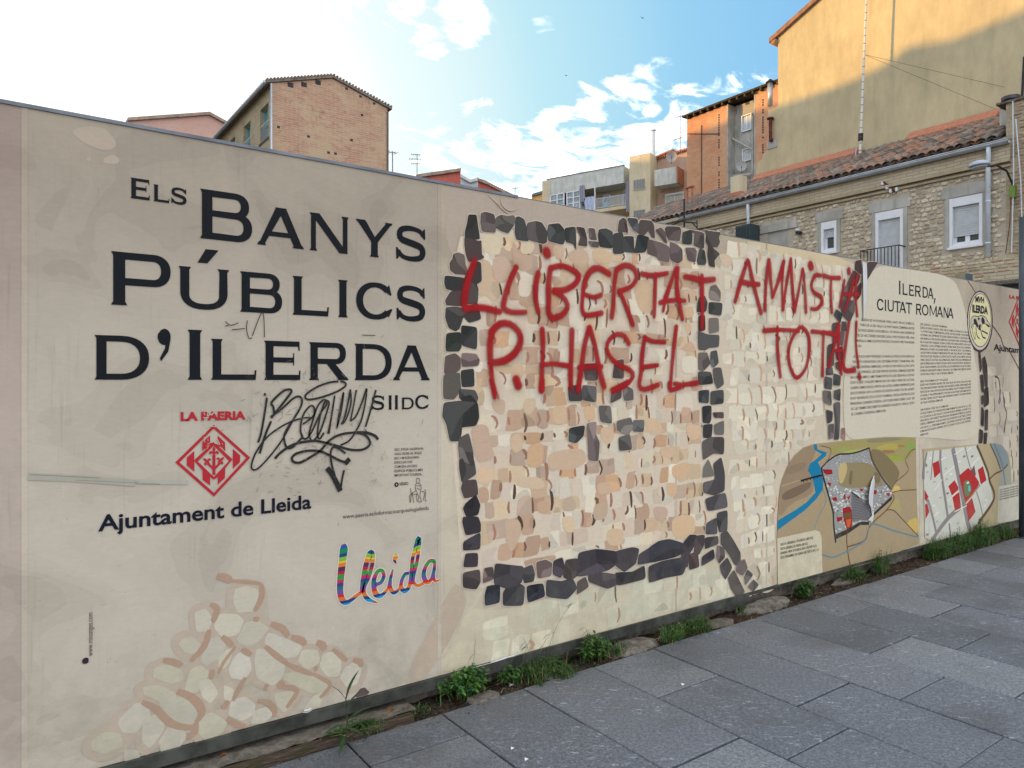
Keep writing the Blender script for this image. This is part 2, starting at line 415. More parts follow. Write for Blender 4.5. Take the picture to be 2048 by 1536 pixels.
# the trench between paving and hoarding: soil, with lumps
def rough_strip(x0, x1, y0, y1, z, amp, nx, ny, sd=1):
    r = random.Random(sd); m = MB(); vs = []
    for j in range(ny+1):
        for i in range(nx+1):
            vs.append((x0+(x1-x0)*i/nx, y0+(y1-y0)*j/ny, z+r.uniform(-amp, amp)))
    fs = [(j*(nx+1)+i, j*(nx+1)+i+1, (j+1)*(nx+1)+i+1, (j+1)*(nx+1)+i) for j in range(ny) for i in range(nx)]
    m.mesh(vs, fs); m.smooth = True; return m
put('soil_strip', rough_strip(-6, 16, YE+.002, 4.2, -.012, .014, 520, 20), M_soil, kind='structure', fix=False)
k = thing('timber_kerb', (.6, YE+.03, 0), 'weathered cracked timber kerb along the paving at the foot of the hoarding', 'kerb')
tb = MB(); r = random.Random(3)
xs = np.linspace(-3.5, 1.62, 70)
pr = []
for x in xs: pr.append([(x, YE+.004+r.uniform(0, .006), -.03), (x, YE+.004+r.uniform(0, .006), .022+r.uniform(-.005, .003)), (x, YE+.012, .032+r.uniform(-.003, .003)), (x, YE+.045+r.uniform(-.004, .004), .030), (x, YE+.05, -.03)])
tb.mesh([p for q in pr for p in q], [(i*5+j, i*5+j+1, (i+1)*5+j+1, (i+1)*5+j) for i in range(len(xs)-1) for j in range(4)]+[(0, 1, 2, 3, 4), tuple(len(pr)*5-5+t for t in (4, 3, 2, 1, 0))])
put('board', tb, M_timber, k)
k = put('mortar_ledge', rough_strip(-3.6, 1.66, YE+.052, 3.30, .030, .0035, 150, 6, 4), M_conc, label='strip of pale rough mortar behind the timber kerb under the hoarding', cat='ledge', fix=False)
def rock(cx, cy, cz, rx, ry, rz, seed, mat, name, label, cat='rubble', group=None, rough=.16):
    bm = bmesh.new(); bmesh.ops.create_icosphere(bm, subdivisions=4, radius=1); r = random.Random(seed)
    from mathutils import noise as mn
    of = Vector((r.uniform(0, 50), r.uniform(0, 50), 0))
    for v in bm.verts:
        k = 1+rough*mn.noise(v.co*1.6+of)*1.6+rough*.5*mn.noise(v.co*5+of)+rough*.25*mn.noise(v.co*13+of)
        c = v.co*k; c.z = min(c.z, .62+.12*mn.noise(v.co*3+of)); v.co = Vector((c.x*rx, c.y*ry, c.z*rz))
    me = bpy.data.meshes.new(name); bm.to_mesh(me); bm.free(); me.materials.append(mat)
    o = bpy.data.objects.new(name, me); C.objects.link(o); o.location = (cx, cy, cz); return tag(o, label, cat, group)
def gp(px, py, z=0.0):        # point on a horizontal plane under a pixel of the photograph
    a = (px-CX)/F; t = (EYE-z)*F/(py-HY); return ((FWD[0]+RGT[0]*a)*t, (FWD[1]+RGT[1]*a)*t)
for i, (px, py, rx, ry, rz, lb) in enumerate([(1265, 1288, .20, .085, .06, 'broken grey lump of concrete under the hoarding below the dark printed border'),
        (1530, 1208, .26, .08, .075, 'long crumbling mortar lump under the hoarding left of the map panel'),
        (1440, 1240, .12, .06, .04, 'small flat mortar lump between two weed tufts under the hoarding'),
        (1760, 1132, .12, .05, .055, 'smooth rounded grey stone under the large map'),
        (1690, 1158, .18, .05, .05, 'dark concrete lump under the middle of the map panel'),
        (985, 1398, .10, .05, .035, 'brown stone beside the large leafy weed at the paving edge'),
        (1120, 1345, .09, .045, .035, 'grey pebble half hidden in grass at the foot of the hoarding')]):
    x, y = gp(px, py, .02); rock(x, max(y, YE+ry*.7), -.012, rx, ry, rz, 20+i, M_conc, 'rubble_lump', lb, group='rubble along the foot of the hoarding')
# ---------------------------------------------------------------- the hoarding
def wp(px, py):               # (u, z) on the hoarding's face
    a = (px-CX)/F; t = D/(FWD[1]+RGT[1]*a)
    return ((FWD[0]+RGT[0]*a)*t, EYE+(HY-py)/F*t)
def crop(ox, oy, sc):
    return lambda x, y: wp(ox+x/sc, oy+y/sc)
K_A = crop(870, 400, 6.4); K_B = crop(860, 380, 3.84); K_C = crop(860, 760, 3.2); K_D = crop(1620, 500, 3.84)
K_E = crop(1240, 420, 8.533); K_G = crop(1340, 420, 4.267); K_H = crop(1300, 760, 3.2); K_K = crop(100, 1050, 2.56)
K_M = crop(480, 740, 4.8); K_L = crop(640, 1050, 7.877); K_F = crop(1900, 560, 2.845); K_O = crop(1540, 860, 4.8)
K_P = crop(1820, 860, 5.69); K_Q = crop(150, 780, 4.096); K_J = crop(1920, 570, 10.97); K_X = lambda x, y: wp(x, y)
hoard = thing('hoarding', (4, D, ZB), 'long beige printed hoarding with black title, mosaic artwork and red graffiti along the pavement', 'hoarding')
seams = [-4.4, wp(-420, 700)[0], wp(50, 700)[0], wp(879, 700)[0], wp(1352, 700)[0], wp(1533, 700)[0], wp(1722, 700)[0], wp(1839, 700)[0], wp(1960, 700)[0], 10.4, 12.4, 14.4]
pcol = [(178, 163, 155), (176, 161, 153), (184, 174, 162), (196, 184, 166), (203, 190, 168), (203, 191, 170), (199, 188, 171), (197, 186, 168), (190, 178, 163), (190, 178, 163), (190, 178, 163)]
panels = []
for i, (a, b_) in enumerate(zip(seams[:-1], seams[1:])):
    m = MB(); e = .0012
    c = col(*pcol[i])
    for q0 in np.linspace(a+e, b_-e, 5)[:-1]:
        pass
    m.box(a+e, b_-e, D, D+.012, ZB, ZT, c)
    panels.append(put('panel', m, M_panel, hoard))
def panel_of(u):
    for i in range(len(panels)):
        if u < seams[i+1]: return panels[i]
    return panels[-1]
m = MB(); m.box(-4.4, 14.4, D+.014, D+.03, ZB+.01, ZT-.004); put('backing_board', m, M_back, hoard)
# narrow coloured edge strips of the seams, slightly lifted
for s_ in seams[2:9]:
    m = MB(); m.box(s_-.011, s_+.009, D-.0012, D-.0002, ZB+.003, ZT-.003, col(188, 176, 163)); put('seam_strip', m, M_panel, hoard)
m = MB(); m.box(-4.4, wp(1035, 396)[0], D-.004, D+.04, ZT+.001, ZT+.011)
m.box(-4.4, wp(1035, 396)[0], D-.006, D-.004, ZT-.003, ZT+.011); put('top_rail', m, M_trim, hoard)
m = MB(); m.box(wp(1035, 396)[0]+.002, 14.4, D+.0, D+.036, ZT+.001, ZT+.006); put('top_rail', m, M_trim, hoard)
# bottom steel channel: deep on the left, shallow further on
m = MB()
m.box(-4.4, 4.35, D-.022, D+.05, .062, ZB-.002); m.box(-4.4, 4.35, D-.025, D-.022, .056, ZB+.003)
m.box(4.36, 14.4, D-.006, D+.05, .085, ZB-.002); put('bottom_channel', m, M_steel, hoard, bevel=.001)
m = MB(); m.box(-4.4, 14.4, D+.053, D+.25, -.15, .098); put('plinth', m, M_conc, hoard)
r = random.Random(5)
m = MB(); 
for x in np.arange(-4.2, 14.4, 1.22):                                       # posts behind
    m2 = MB(); m2.box(x, x+.06, D+.031, D+.09, .1, ZT-.02); put('post', m2, M_steel, hoard)
for i, (px, h) in enumerate(((1942, .05),)):
    u, _ = wp(px, 560); m = MB(); m.box(u-.075, u+.09, D+.02, D+.12, ZT+.002, ZT+.075); put('bracket', m, simple('blue_grey_bracket', (.05, .085, .12), .5, .2, .3), hoard)

# flat print: thin sheets in layers a fraction of a millimetre apart
class Print:
    def __init__(s, layer): s.mb = MB(); s.layer = layer; s.n = 0; s.cyc = None; s.k = 0
    def y(s):
        if s.cyc: s.k += 1; return D-.0005-s.layer*.0007-s.cyc[0]-(s.k % s.cyc[1])*s.cyc[2]
        s.n += 1
        return D-.0005-s.layer*.0007-s.n*.00001
    def poly(s, loops, c):
        if not isinstance(loops[0][0], (tuple, list)): loops = [loops]
        y = s.y(); L = [[Vector((p[0], p[1], 0)) for p in lp] for lp in loops]
        try: tri = tessellate_polygon(L)
        except Exception: return
        fl = [p for lp in loops for p in lp]
        fs = []
        for t in tri:
            a, b, c_ = (fl[k] for k in t)
            cr = (b[0]-a[0])*(c_[1]-a[1])-(b[1]-a[1])*(c_[0]-a[0])
            if abs(cr) < 1e-12: continue
            fs.append(tuple(t) if cr > 0 else tuple(reversed(t)))
        s.mb.mesh([(p[0], y, p[1]) for p in fl], fs, c)
    def ribbon(s, pts, ws, c):                # ws: full widths in metres
        y = s.y(); P = [Vector(p) for p in pts]
        if not isinstance(ws, (list, tuple)): ws = [ws]*len(P)
        vs = []
        for i, p in enumerate(P):
            d = P[min(i+1, len(P)-1)]-P[max(i-1, 0)]
            if d.length < 1e-9: d = Vector((1, 0))
            d.normalize(); nn = Vector((-d.y, d.x))*ws[i]/2
            vs += [(p.x+nn.x, y, p.y+nn.y), (p.x-nn.x, y, p.y-nn.y)]
        s.mb.mesh(vs, [(2*i, 2*i+1, 2*i+3, 2*i+2) for i in range(len(P)-1)], c)
    def put(s, name, mat=None, parent=None, **kw):
        if s.mb.v: return put(name, s.mb, mat or M_print, parent or hoard, fix=False, **kw)
def smooth(pts, it=2, closed=True, cut=.22):
    for _ in range(it):
        q = []
        n_ = len(pts)
        for i in range(n_ if closed else n_-1):
            a, b = pts[i], pts[(i+1) % n_]
            c_ = 1-cut; q += [(a[0]*c_+b[0]*cut, a[1]*c_+b[1]*cut), (a[0]*cut+b[0]*c_, a[1]*cut+b[1]*c_)]
        if not closed: q = [pts[0]]+q+[pts[-1]]
        pts = q
    return pts
def cat(pts, step=.012, vals=None):           # catmull-rom through points (2-D), optional values along
    P = [np.array(p, float) for p in pts]
    if len(P) == 2: P = [P[0], (P[0]+P[1])/2, P[1]]; vals = None if vals is None else [vals[0], (vals[0]+vals[1])/2, vals[1]]
    V = vals; out = []; ov = []
    for i in range(len(P)-1):
        p0 = P[max(i-1, 0)]; p1 = P[i]; p2 = P[i+1]; p3 = P[min(i+2, len(P)-1)]
        nn = max(2, int(np.linalg.norm(p2-p1)/step))
        for k in range(nn):
            t = k/nn
            out.append(tuple(.5*((2*p1)+(p2-p0)*t+(2*p0-5*p1+4*p2-p3)*t*t+(3*p1-p0-3*p2+p3)*t**3)))
            if V: ov.append(V[i]*(1-t)+V[i+1]*t)
    out.append(tuple(P[-1]))
    if V: ov.append(V[-1]); return out, ov
    return out
def wob(pts, amt, rr):
    return [(p[0]+rr.uniform(-amt, amt), p[1]+rr.uniform(-amt, amt)) for p in pts]
def inpoly(p, poly):
    x, y = p; c = False; j = len(poly)-1
    for i in range(len(poly)):
        xi, yi = poly[i]; xj, yj = poly[j]
        if (yi > y) != (yj > y) and x < (xj-xi)*(y-yi)/(yj-yi)+xi: c = not c
        j = i
    return c

# --- large tinted areas of the artwork
r = random.Random(11)
bgp = Print(0)
def area(k, pts, c, it=2, kk=1.0): bgp.poly(smooth([k(*p) for p in pts], it), col(*c, kk)); bgp.put('printed_background'); bgp.mb = MB()
area(K_X, [(880, 366), (1000, 392), (1240, 436), (1460, 478), (1445, 500), (1240, 470), (1060, 455), (980, 428), (925, 440), (905, 520), (890, 470), (895, 420)], (176, 160, 147))
area(K_X, [(925, 455), (1240, 470), (1440, 500), (1455, 700), (1450, 1060), (1420, 1090), (1000, 1180), (925, 1170), (905, 900), (890, 700), (905, 540)], (209, 192, 174), 1)
area(K_X, [(1432, 478), (1560, 497), (1712, 522), (1716, 560), (1690, 650), (1655, 760), (1640, 880), (1580, 910), (1553, 1000), (1553, 1150), (1500, 1186), (1452, 1060), (1440, 800)], (204, 188, 168), 1)
area(K_X, [(905, 1290), (935, 1215), (1000, 1222), (1160, 1180), (1380, 1120), (1450, 1095), (1530, 1185), (1400, 1219), (1000, 1318), (870, 1350)], (200, 188, 166), 1)
area(K_X, [(1480, 478), (1620, 502), (1700, 520), (1690, 545), (1600, 540), (1520, 500)], (205, 186, 155), 2)
area(K_X, [(800, 1372), (905, 1165), (925, 1175), (935, 1210), (890, 1300), (850, 1358)], (184, 166, 150), 1)
# faint camouflage blotches of the title panel
for pts, c in (([(140, 262), (170, 252), (205, 255), (222, 268), (235, 290), (222, 300), (200, 300), (165, 285)], (180, 164, 150)),
               ([(205, 318), (225, 308), (240, 318), (235, 328), (210, 328)], (181, 165, 151)), ([(172, 316), (180, 313), (184, 320), (176, 324)], (179, 162, 149))):
    area(K_X, pts, c, 2)
# pinkish cloud behind the lower-left pebbles

# --- pebbles, lower left
peb = Print(2); P_ = (193, 185, 170); grt = Print(1)
for pts in ([(1000,315),(1060,330),(1075,390),(1040,440),(960,445),(940,390),(950,330)], [(870,455),(960,460),(990,490),(960,560),(880,570),(840,520)], [(740,450),(800,430),(830,480),(810,540),(750,545)],
            [(1000,500),(1060,490),(1120,530),(1060,600),(1010,620),(955,590)], [(1120,550),(1200,580),(1290,620),(1260,670),(1200,680),(1100,610)], [(680,580),(730,575),(770,610),(740,660),(690,650),(660,610)],
            [(810,590),(870,575),(905,600),(870,680),(800,715),(770,690)], [(900,640),(940,630),(920,700),(890,735),(860,720),(865,680)], [(980,650),(1020,680),(1030,740),(990,790),(930,780),(915,740),(940,680)],
            [(1060,640),(1110,640),(1200,700),(1190,770),(1140,820),(1060,780),(1050,700)], [(540,730),(600,715),(670,740),(680,790),(620,810),(530,780)], [(720,740),(770,720),(810,750),(790,820),(740,860),(690,840)],
            [(480,830),(560,820),(640,860),(640,900),(560,900),(485,870)], [(560,890),(680,880),(740,930),(755,990),(720,1030),(650,1010),(580,960)], [(360,990),(440,910),(500,930),(510,980),(440,1060),(380,1060),(350,1020)],
            [(480,1000),(540,970),(585,1000),(580,1050),(510,1140),(470,1100)], [(600,1040),(670,1035),(700,1080),(650,1150),(570,1160),(560,1110)], [(770,980),(830,960),(905,1010),(880,1060),(800,1100),(750,1050)],
            [(930,900),(1000,880),(1050,920),(1040,970),(980,1000),(915,970)], [(1050,950),(1110,930),(1140,970),(1100,1010),(1030,1020)], [(1150,860),(1250,850),(1270,880),(1200,960),(1160,920)],
            [(1210,760),(1330,750),(1430,800),(1420,840),(1340,860),(1200,790)], [(1290,640),(1370,640),(1380,700),(1320,740),(1270,700)], [(1400,660),(1450,650),(1490,700),(1480,770),(1420,775),(1380,720)],
            [(1510,730),(1560,700),(1595,740),(1570,810),(1520,830),(1485,780)], [(220,1100),(280,1060),(360,1070),(370,1130),(280,1170),(215,1150)], [(760,800),(820,790),(860,860),(820,910),(780,880)], [(890,820),(940,840),(930,900),(890,890)],
            [(380,1150),(450,1150),(460,1200),(380,1210)], [(1340,880),(1400,850),(1380,930),(1290,960)]):
    w = [K_K(*p) for p in pts]; cx = sum(p[0] for p in w)/len(w); cz = sum(p[1] for p in w)/len(w); w = [(cx+(p[0]-cx)*1.07, cz+(p[1]-cz)*1.07) for p in w]
    rg = [(cx+(p[0]-cx)*(1+.036/max(.03, math.hypot(p[0]-cx, p[1]-cz))), cz+(p[1]-cz)*(1+.036/max(.03, math.hypot(p[0]-cx, p[1]-cz)))) for p in w]
    if cz > ZB+.05: grt.poly(smooth(rg, 3), col(182, 166, 151))
    w = smooth(smooth(w, 1, cut=.12), 1); v_ = r.uniform(.96, 1.03); peb.poly(w, col(P_[0]*v_, P_[1]*v_, P_[2]*v_*r.uniform(.97, 1.02))); peb.put('printed_pebble'); peb.mb = MB()
BR = (172, 142, 123)
for pts, w in (([(855,260),(900,270),(925,290)], .045), ([(930,285),(1000,290),(1080,300)], .022), ([(1080,300),(1085,350),(1070,400),(1045,440)], .035), ([(820,405),(855,425),(840,480),(828,495)], .035),
             ([(1040,480),(1070,484)], .03), ([(1130,505),(1190,530),(1220,570)], .04), ([(1235,572),(1290,590),(1305,615)], .04), ([(1365,600),(1395,615),(1405,640)], .045), ([(1445,635),(1490,670),(1520,695)], .03),
             ([(1550,690),(1585,700),(1595,725)], .04), ([(815,535),(790,620),(720,695)], .035), ([(880,570),(915,600),(935,620)], .035), ([(980,635),(1030,665)], .035), ([(1100,620),(1160,670),(1215,710)], .035),
             ([(580,690),(630,700),(675,718)], .035), ([(830,740),(825,790)], .03), ([(1340,760),(1400,790),(1435,820),(1380,885)], .028), ([(1165,830),(1210,830),(1265,850),(1210,935)], .034), ([(1165,830),(1195,800)], .04),
             ([(1095,825),(1115,832)], .04), ([(650,850),(720,880),(770,930),(775,970),(745,1010)], .045), ([(470,905),(540,940),(600,1000),(660,1030),(740,1035)], .04), ([(885,915),(910,925)], .05), ([(1060,900),(1120,910),(1150,950),(1145,980)], .035),
             ([(1000,780),(960,850),(935,900)], .03), ([(905,990),(950,1020),(1000,1030)], .035), ([(1350,740),(1370,730)], .03), ([(745,1010),(740,1060),(700,1090)], .04), ([(950,620),(890,700),(860,760)], .02), ([(1215,710),(1300,750),(1350,765)], .03)):
    pp = cat([K_K(*p) for p in pts], .02); L = len(pp)
    ws = [w*.66*(.45+.55*math.sin(math.pi*(i+.7)/(L+.4)))*1.15 for i in range(L)]; peb.ribbon(pp, ws, col(*BR))
peb.poly(smooth([K_K(*p) for p in [(1548,888),(1600,822),(1645,862)]], 1), col(92, 78, 78))
peb.put('pebble_outlines', kind='stuff'); grt.put('pebble_grout', kind='stuff')

# --- mosaic: pale and tan tesserae, irregular courses
def tess(zone, cw, ch, pal, seed, layer=1, keep=.86, sliver=.5, slc=(150, 110, 92), blend=.35, fill=1.0):
    rr = random.Random(seed); pr = Print(layer); us = [p[0] for p in zone]; zs = [p[1] for p in zone]
    z = min(zs); row = 0; cells = []; pr.cyc = (0, 40, 1e-5)
    while z < max(zs):
        h = ch*rr.uniform(.75, 1.35); u = min(us)-cw*rr.random()
        while u < max(us):
            w = cw*rr.uniform(.65, 1.4); drift = .25*ch*math.sin(u*2.3+row)+rr.uniform(-.08, .08)*h
            cx, cz = u+w/2, z+h/2+drift
            if inpoly((cx, cz), zone) and rr.random() < keep:
                c = rr.choice(pal); v_ = rr.uniform(.96, 1.04)
                a, b = w*.455*fill, h*.445*fill*rr.choice([1, 1, 1, 1.12, .85]); sk = rr.uniform(-.15, .15)
                if rr.random() < blend: a *= 1.35
                pts = [(-a, -b), (-.1*a, -b*1.05), (a, -b*.95), (a*1.04, .1*b), (a*.96, b), (0, b*1.04), (-a, b*.98), (-a*1.05, 0)]
                pts = [(cx+x+y*sk+rr.uniform(-1, 1)*.17*a, cz+y+rr.uniform(-1, 1)*.17*b) for x, y in pts]
                pr.poly(smooth(smooth(pts, 1, cut=.14), 1), col(c[0]*v_, c[1]*v_, c[2]*v_))
                if rr.random() < .4:
                    s_ = rr.uniform(.35, .6); ox, oz = rr.uniform(-.3, .3)*a, rr.uniform(-.3, .3)*b; v2 = v_*rr.choice([.93, 1.05, .9])
                    i0 = rr.randrange(8); q_ = [(cx+(pts[(i0+i) % 8][0]-cx)*.95, cz+(pts[(i0+i) % 8][1]-cz)*.95) for i in range(rr.choice([3, 4, 5]))]; cells.append(('b', smooth(q_+[(cx+ox, cz+oz)], 2), (c[0]*v2, c[1]*v2, c[2]*v2)))
                if rr.random() < sliver:
                    k = rr.choice([1, 1, -1]); L = rr.uniform(.35, 1.0)*h; x0 = cx+a*1.04; z0 = cz+rr.uniform(-.3, .3)*b
                    hook = rr.random() < .22
                    q = [(x0+rr.uniform(-.25, .1)*a, z0-L/2), (x0+rr.uniform(-.1, .3)*a, z0-L*.1), (x0+rr.uniform(-.2, .1)*a, z0+L/2)]
                    if hook: q[-1] = (x0-.12*a, z0+L*.42); q.append((x0-a*rr.uniform(.35, .6), z0+L/2+.12*b))
                    dk = rr.choice([1.12, 1.12, 1.05, 1, .8, .6]); cells.append(('r', q, (slc[0]*dk, slc[1]*dk, slc[2]*dk), rr.uniform(.012, .024)))
            u += w
        z += h; row += 1
    pr.cyc = (4.1e-4, 20, 1e-5)
    for c in cells:
        if c[0] == 'b': pr.poly(c[1], col(*c[2]))
    pr.cyc = (6.2e-4, 20, 1e-5)
    for c in cells:
        if c[0] == 'r':
            pp = cat(c[1], .02); L = len(pp); pr.ribbon(pp, [c[3]*(.35+.65*math.sin(math.pi*(i+.5)/L)) for i in range(L)], col(*c[2]))
    return pr
TAN = [(194, 166, 140), (184, 154, 132), (206, 182, 154), (202, 182, 164), (212, 197, 174), (203, 178, 148), (217, 205, 187), (182, 158, 141), (196, 158, 126), (212, 201, 185), (208, 192, 176), (186, 154, 132), (214, 202, 182), (209, 196, 178)]
CRM = [(214, 203, 183), (217, 207, 188), (211, 200, 181), (218, 205, 184), (213, 199, 178), (212, 202, 186)]
z1 = [wp(*p) for p in [(955, 480), (1240, 492), (1395, 520), (1400, 700), (1402, 1070), (1350, 1085), (1000, 1150), (962, 1150), (960, 1000), (945, 880), (962, 700), (968, 560)]]
tess(z1, .090, .088, TAN, 3, .8, .90, .6, (150, 110, 92), .3, 1.05).put('mosaic_tesserae', kind='stuff')
z2 = [wp(*p) for p in [(1448, 492), (1560, 505), (1700, 530), (1688, 560), (1640, 700), (1640, 860), (1560, 925), (1545, 1000), (1545, 1175), (1512, 1183), (1462, 1050)]]
tess(z2, .115, .098, CRM, 5, .8, .95, .8, (180, 144, 120), .1, 1.06).put('mosaic_tesserae', kind='stuff')
z3 = [wp(*p) for p in [(930, 1240), (1000, 1240), (1160, 1192), (1380, 1130), (1440, 1120), (1500, 1186), (1395, 1214), (1000, 1308), (905, 1325)]]
tess(z3, .13, .11, [(207, 200, 180), (210, 201, 179), (203, 197, 176)], 6, .8, .85, .4, (176, 136, 112), .2).put('mosaic_tesserae', kind='stuff')
# a few large blended patches of the field copied as they lie
big = Print(2)
for k, pts, c in ((K_A, [(600,430),(780,450),(850,560),(830,700),(720,700),(600,650)], (214,196,164)), (K_A, [(1090,560),(1180,520),(1280,560),(1240,690),(1090,690)], (212,192,158)),
    (K_A, [(590,740),(720,800),(740,1000),(700,1250),(560,1230),(550,1100),(590,1000)], (196,164,134)), (K_A, [(740,720),(900,720),(990,860),(900,1060),(790,1060),(730,900)], (190,158,138)),
    (K_A, [(1000,500),(1080,700),(1240,700),(1240,900),(1100,920),(1010,830),(990,640)], (180,146,124)), (K_A, [(1090,990),(1200,960),(1240,1100),(1210,1240),(1080,1240),(1060,1120)], (219,206,186)),
    (K_A, [(520,1300),(620,1220),(720,1290),(720,1380),(540,1370)], (222,210,188)), (K_B, [(945,420),(1020,420),(1035,520),(980,540),(945,500)], (196,160,132)), (K_B, [(1060,470),(1200,450),(1230,560),(1150,600),(1060,530)], (192,158,132)),
    (K_B, [(1240,460),(1300,440),(1400,480),(1390,570),(1260,570)], (206,170,134)), (K_B, [(1550,700),(1700,680),(1720,850),(1690,960),(1600,930)], (200,164,128)),
    (K_B, [(620,1340),(700,1325),(735,1400),(690,1460),(620,1450)], (204,170,136)), (K_C, [(260,290),(370,280),(385,400),(420,500),(300,540),(270,400)], (184,150,130)), (K_C, [(390,130),(480,120),(480,190),(460,230),(400,190)], (186,156,134)),
    (K_C, [(600,120),(680,115),(670,190),(630,230),(595,190)], (202,172,142)), (K_C, [(780,170),(870,160),(880,260),(830,290),(785,270)], (202,166,132)), (K_C, [(980,170),(1050,165),(1060,260),(990,260)], (206,164,124)),
    (K_C, [(1090,300),(1170,300),(1180,380),(1130,420),(1090,380)], (206,168,136)), (K_C, [(1380,240),(1470,250),(1490,340),(1410,350),(1375,290)], (208,172,136)), (K_C, [(640,410),(730,400),(720,560),(620,560),(620,460)], (198,152,112)),
    (K_C, [(500,380),(570,330),(600,430),(540,480)], (204,170,138)), (K_C, [(750,470),(880,440),(990,440),(1000,530),(900,580),(750,570)], (196,160,134)), (K_C, [(290,570),(360,550),(400,620),(360,670),(290,650)], (218,180,146)),
    (K_C, [(530,620),(720,620),(740,700),(560,690)], (206,178,148)), (K_C, [(850,760),(900,740),(940,800),(920,840),(850,840)], (176,152,130)), (K_C, [(680,780),(760,765),(760,860),(690,850)], (186,144,114)),
    (K_C, [(1060,660),(1150,650),(1160,720),(1080,740)], (196,160,130)), (K_C, [(1050,790),(1140,780),(1130,890),(1040,900)], (178,148,124)), (K_C, [(1130,950),(1240,950),(1235,1060),(1130,1060)], (206,172,138)), (K_C, [(840,870),(920,870),(930,980),(850,970)], (214,184,148)),
    (K_C, [(470,890),(570,890),(590,970),(520,1120),(490,1050)], (190,156,130)), (K_C, [(300,690),(370,680),(380,780),(310,790)], (176,136,112)), (K_H, [(135,545),(250,525),(255,580),(200,640),(140,620)], (208,162,124)),
    (K_H, [(60,430),(150,425),(150,500),(70,490)], (206,166,136)), (K_H, [(230,280),(320,285),(325,370),(260,390),(235,350)], (212,172,136)), (K_H, [(10,810),(110,810),(115,880),(40,910)], (186,150,134)), (K_H, [(135,890),(200,860),(285,870),(290,980),(200,1030),(140,990)], (212,172,130)),
    (K_H, [(95,660),(170,655),(170,740),(120,750)], (210,166,126)), (K_G, [(110,840),(190,815),(210,900),(130,935)], (206,166,122)), (K_G, [(120,980),(160,955),(190,1010),(150,1080)], (206,166,124)), (K_G, [(90,1180),(180,1110),(230,1210),(130,1200)], (196,152,124)),
    (K_G, [(90,1250),(230,1240),(240,1390),(100,1400)], (222,212,194)), (K_G, [(430,360),(530,400),(520,490),(440,480)], (206,178,154))):
    big.poly(smooth([k(*p) for p in pts], 2), col(*[q*.62+w_*.38 for q, w_ in zip(c, (207, 188, 168))])); big.put('printed_tessera'); big.mb = MB()

